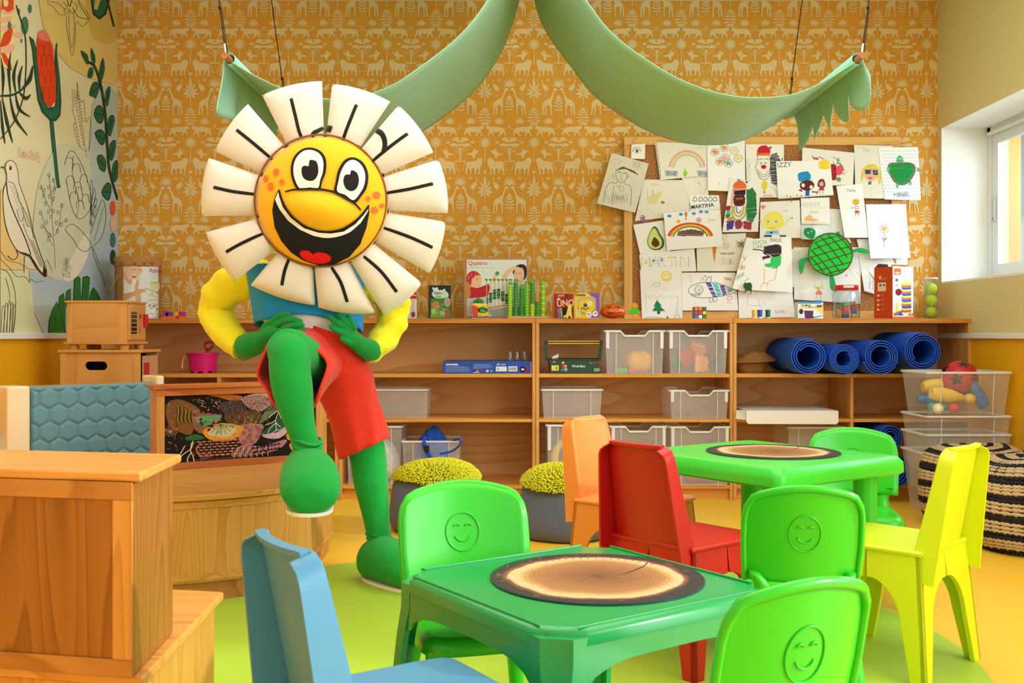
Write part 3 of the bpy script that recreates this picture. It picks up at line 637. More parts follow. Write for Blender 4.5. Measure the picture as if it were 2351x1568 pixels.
# ------------------------------------------------------------------ clear plastic bins
FR, FRR = frosted((250, 251, 254), .26), frosted((248, 250, 252), .66)
def crate(label, x0, x1, y0, y1, z0, z1, notch='front', taper=.018, group='clear plastic storage bins', name='storage_bin', a=None, cat='bin', ribs=True, wing=False):
    t = thing(name, label, cat, ((x0 + x1) / 2, (y0 + y1) / 2, z0), 0, group)
    fr = a or FR; k = taper
    b0 = [(x0 + k, y0 + k), (x1 - k, y0 + k), (x1 - k, y1 - k), (x0 + k, y1 - k)]; b1 = [(x0 + .008, y0 + .008), (x1 - .008, y0 + .008), (x1 - .008, y1 - .008), (x0 + .008, y1 - .008)]
    zt = z1 - .006; w = x1 - x0; d = .026 if notch else 0
    g = G()
    def front(yb, yt, dd):
        n = [(x0 + k, yb, z0), (x1 - k, yb, z0), (x1 - .008, yt, zt), (x0 + w * .73, yt, zt), (x0 + w * .66, yt, zt - dd), (x0 + w * .34, yt, zt - dd), (x0 + w * .27, yt, zt), (x0 + .008, yt, zt)]
        g.add(n, [tuple(range(8))])
    front(y0 + k, y0 + .008, d); front(y1 - k, y1 - .008, d if notch else 0)
    for xb, xt in ((x0 + k, x0 + .008), (x1 - k, x1 - .008)): g.add([(xb, y0 + k, z0), (xb, y1 - k, z0), (xt, y1 - .008, zt), (xt, y0 + .008, zt)], [(0, 1, 2, 3)])
    g.add([(x, y, z0 + .001) for x, y in b0], [(0, 1, 2, 3)])
    obj('bin_body', g, fr, t)
    g = G(); h = .011
    def band(yy):
        pts = [(x0, z1), (x0 + w * .27, z1), (x0 + w * .34, z1 - d), (x0 + w * .66, z1 - d), (x0 + w * .73, z1), (x1, z1)] if d else [(x0, z1), (x1, z1)]
        pts += [(x, z - h) for x, z in pts[::-1]]
        g.prism(pts, yy, yy + .012, f=lambda x, z, y: (x, y, z))
    band(y0); band(y1 - .012)
    g.box(x0, x0 + .012, y0, y1, z1 - h, z1).box(x1 - .012, x1, y0, y1, z1 - h, z1)
    obj('rim', g, FRR, t, bevel=.0015)
    if ribs:
        for s_, xx in ((0, x0 + w * .2), (1, x1 - w * .2)):
            obj('rib', G().obox(((xx), y0 + (k + .008) / 2 - .001, (z0 + zt) / 2), (1, 0, 0), (0, 1, 0), (0, -(k - .008) / (zt - z0), 1), (.0016, .0018, (zt - z0) / 2 - .002)), FRR, t)
    if wing:
        for xx in (x0 + .012, x1 - .03): obj('wing', G().box(xx, xx + .018, y0 + .001, y0 + .006, z1 - (z1 - z0) * .42, z1 - .01), FRR, t, bevel=.002)
    return t
def cp(label, px0, px1, py0, Y0, dep, zb, **kw):
    return crate(label, sx(px0, Y0), sx(px1, Y0), Y0, Y0 + dep, zb, sz(py0, Y0), **kw)
cp('clear bin with a bulky yellow toy inside, beside the green tool box', 1387, 1529, 758, 5.66, .36, Z1, wing=True)
cp('clear bin full of orange, red and green waffle blocks', 1533, 1675, 758, 5.66, .36, Z1, wing=True)
cp('empty shallow bin at the left of the middle shelf, under the green tool box', 1242, 1386, 893, 5.72, .34, Z2, notch=None)
cp('empty shallow bin with dipped front at the right of the middle shelf', 1536, 1677, 895, 5.68, .36, Z2, wing=True)
cp('long empty bin on the middle shelf beside the red shorts', 815, 986, 893, 5.76, .28, Z2, notch=None, ribs=False)
cp('bottom-shelf bin holding a yellow ring, behind the orange chair', 1253, 1396, 975, 5.66, .36, Z3, wing=True)
cp('bottom-shelf bin holding white cloth, above the corner of the far green table', 1400, 1534, 978, 5.66, .36, Z3, wing=True)
cp('bottom-shelf bin with red balls in it, rightmost under the empty shallow bin', 1537, 1679, 979, 5.66, .36, Z3, wing=True)
cp('tall clear bin of white tissue behind the standing green leg', 792, 925, 978, 5.70, .32, Z3, notch=None)
cp('clear bin with the blue bag hanging out over its rim', 921, 1058, 1012, 5.70, .30, Z3, notch=None)
cp('clear bin of small pink toys under the white cardboard box', 1808, 1944, 980, 5.70, .34, Z3, notch=None)
# toys in the bins
def blob(g, c, r, lobes=0, amp=0, sc3=(1, 1, 1), ph=0, n=24, m=14):
    c = Vector(c)
    def fn(u, v):
        t, p = 2 * PI * u, PI * v; q = r * (1 + amp * math.sin(lobes * t + ph) * math.sin(p) + amp * .5 * math.sin(3 * p + ph))
        return (c.x + q * math.sin(p) * math.cos(t) * sc3[0], c.y + q * math.sin(p) * math.sin(t) * sc3[1], c.z + q * math.cos(p) * sc3[2])
    return g.grid(fn, n, m, wrap=True)
def solo(name, g, mat, label, cat, group=None, **kw):
    o = obj(name, g, mat, **kw); tag(o, label, cat, group); return centred(g, o)
c = W(1466, 838, 5.8)
solo('plush_toy', blob(G(), (c[0], 5.82, Z1 + .065), .074, 5, .12, (1.25, 1, .85)), plastic('F0A818', .5), 'bulky yellow soft toy inside a clear bin', 'toy', smooth=180)
t = solo('toy_block', G().box(*[v for v in (sx(1415, 5.75), sx(1440, 5.75), 5.72, 5.76, Z1 + .004, Z1 + .03)]), plastic('35B048', .5), 'green toy brick at the bottom of the bin with the yellow toy', 'toy', bevel=.003)
solo('toy_block', G().box(sx(1442, 5.75), sx(1460, 5.75), 5.72, 5.76, Z1 + .004, Z1 + .028), plastic('D8342C', .5), 'red toy brick at the bottom of the bin with the yellow toy', 'toy', bevel=.003)
def waffle(cx, cy, cz, s, rx, ry, rz, mat, label, n=4):
    g = G(); q = s / n
    for i in range(n + 1):
        g.box(-s / 2, s / 2, -.006, .006, -s / 2 + i * q - .003, -s / 2 + i * q + .003); g.box(-s / 2 + i * q - .003, -s / 2 + i * q + .003, -.006, .006, -s / 2, s / 2)
    for i in range(0, n, 2):
        g.box(-s / 2 + i * q, -s / 2 + (i + 1) * q, -.006, .006, s / 2, s / 2 + .01); g.box(-s / 2 + i * q, -s / 2 + (i + 1) * q, -.006, .006, -s / 2 - .01, -s / 2)
        g.box(s / 2, s / 2 + .01, -.006, .006, -s / 2 + i * q, -s / 2 + (i + 1) * q)
    g.box(-s / 2, s / 2, -.002, .002, -s / 2, s / 2)
    from mathutils import Euler
    M_ = Matrix.Translation((cx, cy, cz)) @ Euler((rx, ry, rz)).to_matrix().to_4x4(); g.xf(M_)
    return solo('waffle_block', g, mat, label, 'toy', 'waffle blocks in the clear bin')
for i, (px, py, Y, s, a, c, nm) in enumerate(((1600, 805, 5.80, .075, .3, 'F58A1C', 'orange waffle block at the top of the bin'), (1578, 820, 5.77, .08, -.5, 'D8382E', 'red waffle block tilted to the left in the bin'), (1598, 822, 5.86, .08, .9, '2E7FC4', 'blue waffle block at the back of the bin'),
        (1610, 845, 5.74, .075, .05, 'F49A1E', 'orange waffle block lying at the bottom front of the bin'), (1558, 830, 5.82, .07, .6, '3FB04A', 'green waffle block at the left of the bin'), (1640, 828, 5.84, .08, -.8, '9A5A34', 'brown waffle block leaning at the right of the bin'), (1625, 806, 5.9, .09, .5, 'E06A3A', 'dull orange waffle block behind the others'))):
    p = W(px, py, Y); waffle(p[0], p[1], max(p[2], Z1 + .055), s, .2 * (i % 3), a, .15 * i, plastic(c, .45), nm)
g = G(); p = W(1308, 1055, 5.8); g.tube([(p[0] + .085 * math.cos(t), 5.8 + .02 * math.sin(t), Z3 + .135 + .1 * math.sin(t)) for t in (2 * PI * k / 32 for k in range(32))], .022, 10, closed=True)
solo('toy_ring', g, plastic('EFC13A', .5), 'yellow hoop standing inside a bottom-shelf bin', 'toy', smooth=180)
solo('cloth_bundle', blob(G(), (sx(1470, 5.8), 5.83, Z3 + .1), .1, 4, .16, (1.1, .9, .9)), fabric('E8E2D6', 200), 'bundle of white cloth inside a bottom-shelf bin', 'cloth', smooth=180)
for i, (px, q) in enumerate(((1585, .034), (1604, .04), (1626, .036), (1645, .03))):
    solo('toy_ball', G().ball((sx(px, 5.76), 5.76 + .02 * (i % 2), Z3 + q + .003), q), plastic('C8342E', .45), 'red ball in the bottom-shelf bin, %s' % ('leftmost', 'second from the left', 'second from the right', 'rightmost')[i], 'ball', 'red balls in the bottom bin', smooth=180)
solo('tissue_bundle', blob(G(), (sx(868, 5.84), 5.84, Z3 + .125), .125, 7, .1, (.95, .8, .95), 1), fabric('EEF0F2', 90, var=.2, wr=1, wrs=40), 'crumpled white tissue in the tall clear bin', 'paper', smooth=180)
for i in range(5):
    solo('toy_figure', G().ball((sx(1815 + i * 24, 5.82), 5.82 + .02 * (i % 2), Z3 + .03 + .0), .028, sc3=(1, 1, 1)).ball((sx(1815 + i * 24, 5.82), 5.81 + .02 * (i % 2), Z3 + .075), .02), plastic(('E88AA0', 'F2D8B0', 'D85A7A', 'E0C0A0', 'C86A4A')[i], .5),
         ('pink', 'cream', 'rose', 'sand', 'rust')[i] + ' doll figure in the bin under the white cardboard box', 'toy', 'small figures in the low bin', smooth=180)
# blue bag over the rim
t = thing('drawstring_bag', 'blue drawstring bag slumped over the rim of a clear bin', 'bag', (sx(985, 5.8), 5.78, sz(1012)))
m_bag = fabric('1D4FB8', 300, var=.15, wr=.6, wrs=14)
g = G().loft([(W(994, 1062, 5.80), (.10, 0, 0), (0, .05, 0)), (W(992, 1020, 5.80), (.088, 0, .01), (0, .05, 0)), (W(994, 1000, 5.79), (.062, 0, 0), (0, .045, 0)), (W(998, 984, 5.78), (.034, 0, 0), (0, .03, 0)), (W(999, 977, 5.77), (.012, 0, 0), (0, .012, 0))], 28, 4)
g.v = [(x + .006 * math.sin(z * 90 + x * 60), y + .006 * math.sin(x * 110), z) for x, y, z in g.v]
obj('bag_body', g, m_bag, t, smooth=180)
obj('strap', G().tube([W(976, 1004, 5.74), W(974, 1018, 5.69), W(979, 1035, 5.685), W(990, 1050, 5.68)], .011, 8, sub=4, flat=.4), m_bag, t, smooth=180)
obj('strap', G().tube([W(1010, 1042, 5.685), W(1040, 1035, 5.685), W(1058, 1018, 5.66), W(1054, 1008, 5.68), W(1040, 1012, 5.71)], .006, 8, sub=4), m_bag, t, smooth=180)
obj('buckle', G().obox(W(980, 1030, 5.675), (1, 0, 0), (0, 1, 0), (0, 0, 1), (.014, .006, .018)), plastic('15151A', .4), t, bevel=.002)
# ------------------------------------------------------------------ green tool box
Y0 = 5.70
t = thing('tool_box', 'dark green toy tool box with yellow-striped handle on the upper shelf', 'tool box', (sx(1319, Y0), Y0 + .09, Z1))
gm = plastic('16402C', .45)
g = G(); zt_ = sz(824, Y0); g.rings([[(a, b_, Z1) for a, b_ in ((sx(1264, Y0), Y0), (sx(1374, Y0), Y0), (sx(1374, Y0), Y0 + .18), (sx(1264, Y0), Y0 + .18))], [(a, b_, zt_) for a, b_ in ((sx(1261, Y0), Y0), (sx(1377, Y0), Y0), (sx(1377, Y0), Y0 + .18), (sx(1261, Y0), Y0 + .18))]])
obj('box_body', g, gm, t, bevel=.003)
obj('box_rim', G().box(sx(1259, Y0), sx(1383, Y0), Y0 - .003, Y0 + .183, zt_ - .008, zt_), gm, t, bevel=.002)
for a, b_ in ((1257, 1254), (1379, 1385)):
    obj('handle_arm', G().rings([[(sx(a - 4, Y0), Y0 + .07, zt_ - .01), (sx(a + 4, Y0), Y0 + .07, zt_ - .01), (sx(a + 4, Y0), Y0 + .11, zt_ - .01), (sx(a - 4, Y0), Y0 + .11, zt_ - .01)], [(sx(b_ - 2, Y0), Y0 + .08, sz(784)), (sx(b_ + 2, Y0), Y0 + .08, sz(784)), (sx(b_ + 2, Y0), Y0 + .10, sz(784)), (sx(b_ - 2, Y0), Y0 + .10, sz(784))]]), gm, t)
hb = obj('handle_bar', G().box(sx(1253, Y0), sx(1387, Y0), Y0 + .075, Y0 + .105, sz(791, Y0), sz(781.5, Y0)), gm, t, bevel=.002)
for yy in (783.4, 788.8): obj('stripe', G().box(sx(1260, Y0), sx(1380, Y0), Y0 + .0735, Y0 + .0755, sz(yy + 1.4, Y0), sz(yy - 1.1, Y0)), plastic('F2B01E', .45), hb)
ik = Ink(flat_y(Y0 - .0005)); Qx = lambda x: 1150 + x / 7.837; Qy = lambda y: 700 + y / 7.837
ik.rect(Qx(915), Qy(1088), Qx(1045), Qy(1182), 'E8D45A'); ik.text('3', Qx(985), Qy(1165), 7, '20241A', bold=.02)
ik.text('Work-Box', Qx(1278), Qy(1122), 5.6, 'E8EDE8', bold=.015, sx=.9)
ik.ell(Qx(1122), Qy(1036), 3, 3.2, 'E8BE98'); ik.line([(Qx(1100), Qy(1024)), (Qx(1145), Qy(1022))], 1.8, 'A04A2A'); ik.poly([(Qx(1090), Qy(1064)), (Qx(1160), Qy(1060)), (Qx(1150), Qy(1118)), (Qx(1100), Qy(1118))], 'C8202E'); ik.rect(Qx(1100), Qy(1118), Qx(1120), Qy(1172), '2A78C8'); ik.rect(Qx(1128), Qy(1118), Qx(1148), Qy(1160), '2A78C8')
ik.ell(Qx(1108), Qy(1172), 2.4, 1.6, '46C0D8'); ik.ell(Qx(1168), Qy(1100), 3, 2.4, 'E8C83A'); ik.ell(Qx(1170), Qy(1160), 4, 4.5, 'A8A294'); ik.line([(Qx(1185), Qy(1172)), (Qx(1212), Qy(1160))], .8, 'A8A294')
ik.ell(Qx(1620), Qy(1040), 2.6, 2.6, '8A9890'); ik.ell(Qx(1620), Qy(1040), 1.6, 1.6, '16402C'); ik.text('BOSCH', Qx(1650), Qy(1054), 2.9, 'D8242A', bold=.03); ik.ell(Qx(1730), Qy(1095), 1, 1, '2A50A0'); ik.ell(Qx(1772), Qy(1095), .9, .9, 'D86A2A')
ik.rect(Qx(1680), Qy(1140), Qx(1778), Qy(1196), '8FB8A0'); ik.text('Made in', Qx(1690), Qy(1162), 2, '2A4A3A'); ik.text('Germany', Qx(1688), Qy(1184), 2, '2A4A3A')
for i, c in enumerate(('7A5AA8', 'C85A7A', 'E8A84A', 'C85A7A')): ik.ell(Qx(930 + i * 18), Qy(1020 + (i % 2) * 6), 1.3, 1.8, c)
obj('label_print', ik, inkmat(.5), t)
solo('toy_cup', G().loft([(W(1268, 822, 5.74), (.004, 0, .01), (0, .014, 0)), (W(1282, 818, 5.74), (.003, 0, .016), (0, .014, 0))], 16, 1), plastic('DCE2E8', .4), 'small white cup lying in the green tool box', 'cup', smooth=40)
# ------------------------------------------------------------------ long blue box, jars, pink bucket
Y0 = 5.71; zt_ = sz(829, Y0); x0, x1 = sx(1018, Y0), sx(1221, Y0)
t = thing('toy_box', 'long flat blue building toy box lying on the upper shelf', 'box', ((x0 + x1) / 2, Y0 + .15, Z1))
obj('carton', G().box(x0, x1, Y0, Y0 + .30, Z1, zt_), plastic('1E4CB4', .4), t, bevel=.001)
ik = Ink(flat_y(Y0)); ik.rect(1204, 840.5, 1217, 856.5, '6E3AA8'); ik.rect(1219, 830, 1220.6, 857.6, 'D8DCE4')
ik.text('CLICFORMERS', 1024, 838.6, 3.5, 'FFFFFF', bold=.05, sx=.9)
for yy in range(7): ik.line([(1024, 841.5 + yy * 2), (1024 + (42, 55, 53, 56, 58, 50, 57)[yy], 841.5 + yy * 2)], .7, '8FB4E8')
for yy in range(6): ik.line([(1087, 836 + yy * 2), (1087 + (34, 44, 40, 46, 38, 20)[yy], 836 + yy * 2)], .7, '8FB4E8')
ik.rect(1087, 850.5, 1093, 852.8, '15151A'); ik.rect(1093, 850.5, 1098, 852.8, 'F2C81E'); ik.rect(1098, 850.5, 1103, 852.8, 'D8242A'); ik.line([(1087, 855), (1101, 855)], 1.2, 'E8EEF8')
ik.text('CE', 1141, 838.6, 4, 'F2F6FF', bold=.03); ik.text('ASTM', 1150, 838.6, 3, 'F2F6FF', bold=.03)
ik.rect(1139, 841.5, 1164, 852.5, 'E4EAF2'); ik.rect(1168, 841, 1188, 852.5, 'F2F4F6'); ik.ell(1144, 847, 2.4, 2.4, '9AA6B4')
for i in range(14): ik.line([(1170 + i * 1.2, 843), (1170 + i * 1.2, 850.5)], .5 + .3 * (i % 2), '30343A')
ik.ell(1119.5, 851.5, 3, 3, 'F6D8D0'); ik.ell(1128, 851.5, 3, 3, '2E9A4A'); ik.line([(1126.5, 852), (1128, 853.5), (1130.5, 849.5)], .9, 'E8F6E8')
ik.ell(1200.5, 848, 6.6, 6.6, '12102A'); ik.text('90', 1200.5, 850.5, 5, 'FFFFFF', bold=.04, anchor='c')
obj('label_print', ik, inkmat(.45), t)
for i, px in enumerate((1172, 1188, 1205)):
    g = G().lathe([(.0165, 0), (.0175, .004), (.0175, .045), (.0155, .050)], (sx(px, 5.80), 5.80 + .02 * (i % 2), zt_ + .0005), 20, True, False)
    o = solo('glass_jar', g, glassy(.35), '%s small clear glass jar standing on the blue box' % ('leftmost', 'middle', 'rightmost')[i], 'jar', 'glass jars on the blue box', smooth=50)
Y0 = 5.78; bc = sx(459, Y0)
t = thing('bucket', 'magenta pink sand bucket with a scalloped foot on the left shelf', 'bucket', (bc, Y0 + .06, Z1))
mp_ = plastic('E01878', .38)
g = G(); n = 32; R = []
for r_, z in ((.072, 0), (.074, .016), (.082, .085), (.086, .106), (.095, .108), (.095, .114), (.088, .114), (.07, .02)):
    R.append([(bc + r_ * math.cos(2 * PI * k / n), Y0 + .06 + r_ * math.sin(2 * PI * k / n), Z1 + z + (.0 if z or k % 4 > 1 else .011)) for k in range(n)])
obj('bucket_body', g.rings(R, True, True, True), mp_, t, smooth=40)
obj('handle', G().tube([(bc - .092, Y0 + .055, Z1 + .105), (bc - .104, Y0 + .03, Z1 + .07), (bc - .09, Y0 - .03, Z1 + .035), (bc - .085, Y0 - .034, Z1 + .03)], .0045, 8, sub=4), plastic('E8B48A', .5), t, smooth=180)
t = thing('sand_shovel', 'dark red shovel handle sticking out of the pink bucket', 'shovel', (bc + .02, Y0 + .07, Z1 + .05))
g = G().tube([(bc + .01, Y0 + .07, Z1 + .02), (bc + .024, Y0 + .07, Z1 + .14)], .009, 8); g.tube([(bc + .024, Y0 + .07, Z1 + .13), (bc + .008, Y0 + .07, Z1 + .155), (bc + .02, Y0 + .07, Z1 + .172), (bc + .052, Y0 + .07, Z1 + .172), (bc + .05, Y0 + .07, Z1 + .15)], .007, 8, sub=3, closed=True)
obj('shovel_handle', g, plastic('A8182E', .4), t, smooth=180)
# ------------------------------------------------------------------ white carton, baskets, yoga mats
Y0 = 5.60; x0, x1 = sx(1714, Y0), sx(1925, Y0); z0 = Z2 + .001; zt_ = sz(943, Y0)
t = thing('cardboard_box', 'flat white cardboard box with an open front flap on the middle shelf', 'box', ((x0 + x1) / 2, Y0 + .2, Z2))
cw = paint('F0EFEC', .6)
obj('carton', G().box(x0, x1, Y0 + .002, Y0 + .42, z0, zt_), cw, t, bevel=.001)
obj('front_flap', G().prism([(x0, z0), (x0, zt_ - .002), (x1, zt_ - .002), (x1, z0 - .012), (x1 - .012, z0 - .022), (x0 + .012, z0 - .02), (x0, z0 - .01)], Y0 - .003, Y0, f=lambda x, z, y: (x, y, z)), cw, t)
obj('side_flap', G().add([(x0, Y0 + .01, z0), (x0 - .045, Y0 + .06, z0 + .002), (x0 - .035, Y0 + .08, zt_ - .002), (x0, Y0 + .02, zt_)], [(0, 1, 2, 3)]), cw, t, solid=.003)
def basket(cx, cy, z, r0, r1, h, label, mat, tilt=0, flip=False):
    t = thing('wicker_basket', label, 'basket', (cx, cy, z), 0, 'wicker baskets on the mat shelf'); n = 40; g = G()
    for j in range(7):
        q = j / 6; rr_ = r0 + (r1 - r0) * q ** .6; zz = h * q
        g.tube([(cx + (rr_ + .003 * math.sin(k * PI + j * PI)) * math.cos(2 * PI * k / n), cy + (rr_ + .003 * math.sin(k * PI + j * PI)) * .8 * math.sin(2 * PI * k / n), z + (h - zz if flip else zz) + .004 + tilt * math.cos(2 * PI * k / n)) for k in range(n)], .006, 6, closed=True)
    for k in range(0, n, 2):
        g.tube([(cx + (r0 + (r1 - r0) * (j / 4) ** .6) * math.cos(2 * PI * (k + j * .5) / n), cy + (r0 + (r1 - r0) * (j / 4) ** .6) * .8 * math.sin(2 * PI * (k + j * .5) / n), z + (h - h * j / 4 if flip else h * j / 4) + .004 + tilt * math.cos(2 * PI * k / n)) for j in range(5)], .003, 5)
    obj('weave', g, mat, t, smooth=180)
    obj('base', G().lathe([(.001, 0), (r0, 0), (r0 + (r1 - r0) * .6, h * .45)], (cx, cy, z + (h - .002 if flip else .003)), 24, False, False, sy=.8, M=Matrix.Scale(-1, 3, (0, 0, 1)) if flip else None), mat, t, smooth=180)
    return t
mw = wood('B88A4A', '7A4E1E', 'x', 8, .7, 8)
basket(sx(1729, 5.8), 5.84, Z1, .07, .088, .052, 'small open wicker basket lying beneath the other on the right shelf', mw)
basket(sx(1734, 5.8), 5.84, Z1 + .062, .03, .122, .048, 'upturned shallow wicker basket on top of the smaller one', mw, .006, True)
m_mat = plastic('1C52C0', .62, .3, .1)
def yoga(px, py, r, Yf, label, turns=3.6, ln=.55, zb=None, core=.5, ph=0):
    cx = sx(px, Yf); th = .0062; cz = (zb + r) if zb is not None else sz(py, Yf)
    t = thing('yoga_mat', label, 'mat', (cx, Yf + ln / 2, cz - r), 0, 'rolled blue exercise mats')
    n = int(turns * 36); r_in = r * core; pts = []
    for k in range(n + 1):
        a = ph - 2 * PI * turns * k / n; q = r_in + (r - th / 2 - r_in) * (k / n); pts.append((cx + q * math.cos(a), cz + q * math.sin(a), a))
    g = G(); R = []
    for yy, wv in ((Yf, 0), (Yf + ln, 0)):
        pass
    O = [(x + th / 2 * math.cos(a), z + th / 2 * math.sin(a)) for x, z, a in pts]; I = [(x - th / 2 * math.cos(a), z - th / 2 * math.sin(a)) for x, z, a in pts]
    R = [[(o_[0], Yf, o_[1]), (o_[0], Yf + ln, o_[1]), (i_[0], Yf + ln, i_[1]), (i_[0], Yf, i_[1])] for o_, i_ in zip(O, I)]
    obj('rolled_sheet', g.rings(R), m_mat, t, smooth=35)
    return t
yoga(1858, 821, .1, 5.50, 'rolled blue mat, leftmost on the shelf beside the wicker baskets', 3.2, zb=Z1, core=.56, ph=2.6)
yoga(1938, 824, .085, 5.53, 'rolled blue mat, second from the left and the smallest roll', 4.4, zb=Z1, core=.45, ph=1.0)
yoga(2023, 821, .098, 5.51, 'rolled blue mat, second from the right on the shelf', 3.6, zb=Z1, core=.5, ph=.9)
g = G().box(sx(2072, 5.7), sx(2172, 5.7), 5.70, 5.98, Z1, Z1 + .022)
solo('folded_blanket', g, fabric('B8AA86', 120, var=.2), 'folded beige blanket under the rightmost rolled mat', 'blanket', bevel=.008)
yoga(2120, 806, .104, 5.49, 'rolled blue mat, rightmost and largest, raised on a folded blanket', 3.4, zb=Z1 + .0235, core=.56, ph=3.9)
yoga(2055, 1060, .1, 5.55, 'rolled blue mat at the bottom of the right shelf behind the stacked bins', 4, zb=Z3, core=.3, ph=2)
g = G().loft([((sx(2030, 5.75), 5.66, Z3 + .30), (.12, 0, 0), (0, .02, .01)), ((sx(2040, 5.75), 5.8, Z3 + .318), (.12, 0, 0), (0, .02, .022)), ((sx(2040, 5.75), 6.0, Z3 + .30), (.11, 0, 0), (0, .02, .02))], 16, 4)
yoga(2044, 1005, .072, 5.62, 'rolled blue mat lying on top of the lower one behind the stacked bins', 3.4, .4, zb=Z3 + .202, core=.3)
# ------------------------------------------------------------------ crates stacked in the corner, with skittles and ball
CX0, CX1, CY0, CY1 = 2.085, 2.528, 5.17, 5.50
FQ = frosted((246, 246, 242), .17)
for i, (z0, z1, lb) in enumerate(((.002, .32, 'bottom clear crate of the corner stack'), (.115, .417, 'second clear crate from the bottom of the corner stack'), (.21, .51, 'third clear crate from the bottom of the corner stack'), (.512, .732, 'top clear crate of the corner stack, filled with plastic skittles'))):
    e = .010 * min(i, 2) + (.006 if i else 0)
    crate(lb, CX0, CX1, CY0, CY1, z0 + (.003 if i == 1 else 0), z1, notch=None, taper=.04 if i < 3 else .03, group='clear crates stacked in the corner', a=FQ, name='storage_crate', cat='crate')
def skittle(c, d, s, col, label, grp='plastic skittles in the top crate'):
    d = Vector(d).normalized(); q = Vector((0, 0, 1)).rotation_difference(d).to_matrix()
    pr = [(.001, 0), (.026, .0), (.034, .02), (.037, .05), (.034, .052), (.037, .056), (.036, .09), (.033, .092), (.036, .096), (.026, .14), (.014, .178), (.012, .186), (.02, .192), (.026, .205), (.027, .215), (.022, .232), (.012, .24), (.001, .242)]
    g = G().lathe([(a * s, b_ * s) for a, b_ in pr], c, 24, M=q)
    o = obj('skittle', g, plastic(col, .4), smooth=50); tag(o, label, 'toy', grp); return centred(g, o)
skittle((2.145, 5.24, .62), (1, .12, -.14), 1.0, 'F0C818', 'yellow skittle lying lengthwise at the front of the top crate')
skittle((2.15, 5.36, .645), (1, .05, .12), .95, 'EBC222', 'yellow skittle behind, its head pointing right in the top crate')
skittle((2.43, 5.26, .545), (-.42, .15, .9), .92, '2A70B8', 'blue skittle leaning upright at the right of the top crate')
skittle((2.13, 5.38, .58), (.9, -.1, .05), .7, '2E7AC8', 'blue skittle low at the left of the top crate')
skittle((2.14, 5.25, .55), (1, .1, -.02), .62, '2AA898', 'teal skittle at the bottom left of the top crate')
solo('toy_ball', G().ball((2.17, 5.215, .543), .027), plastic('F2E8C0', .4), 'small cream ball at the bottom front of the top crate', 'ball', smooth=180)
solo('toy_ball', G().ball((2.255, 5.23, .543), .026), plastic('D8364A', .4), 'small red ball at the bottom front of the top crate', 'ball', smooth=180)
t = thing('football', 'red and black ball resting on top of the stacked crates', 'ball', (2.335, 5.35, .66))
g = G().ball((2.335, 5.345, .69), .093, 40, 24)
bl = obj('ball_skin', g, plastic('C0181E', .4), t, smooth=180)
phi = (1 + 5 ** .5) / 2; ctr = []
for a in (-1, 1):
    for b_ in (-phi, phi): ctr += [(0, a, b_), (a, b_, 0), (b_, 0, a)]
g = G(); C0 = Vector((2.335, 5.345, .69))
for q in ctr:
    d = Vector(q).normalized(); u = d.orthogonal().normalized(); v = d.cross(u)
    ring = [C0 + ((d + (u * math.cos(2 * PI * k / 5 + .4) + v * math.sin(2 * PI * k / 5 + .4)) * .36).normalized()) * .0945 for k in range(5)]
    mid = C0 + d * .0952; vs = [mid] + ring; g.add(vs, [(0, 1 + k, 1 + (k + 1) % 5) for k in range(5)])
obj('black_patches', g, plastic('141416', .4), bl)
# ================================================================== THINGS ALONG THE SHELF TOP
def ctn(name, label, px0, px1, py0, Y0, dep, col, ink=None, rough=.4, zb=ZT, cat='box', bev=.0008, group=None, rx=0):
    """upright carton whose front face is at depth Y0; ink(ik) prints in photograph-ray coordinates"""
    x0, x1, z1 = sx(px0, Y0), sx(px1, Y0), sz(py0, Y0)
    t = thing(name, label, cat, ((x0 + x1) / 2, Y0 + dep / 2, zb), 0, group)
    obj('carton', G().box(x0, x1, Y0, Y0 + dep, zb, z1), plastic(col, rough), t, bevel=bev)
    if ink:
        ik = Ink(flat_y(Y0)); ink(ik); obj('front_print', ik, inkmat(.42), t)
    return t
zq = lambda x, y, s=3.792, ox=780, oy=580: (ox + x / s, oy + y / s)
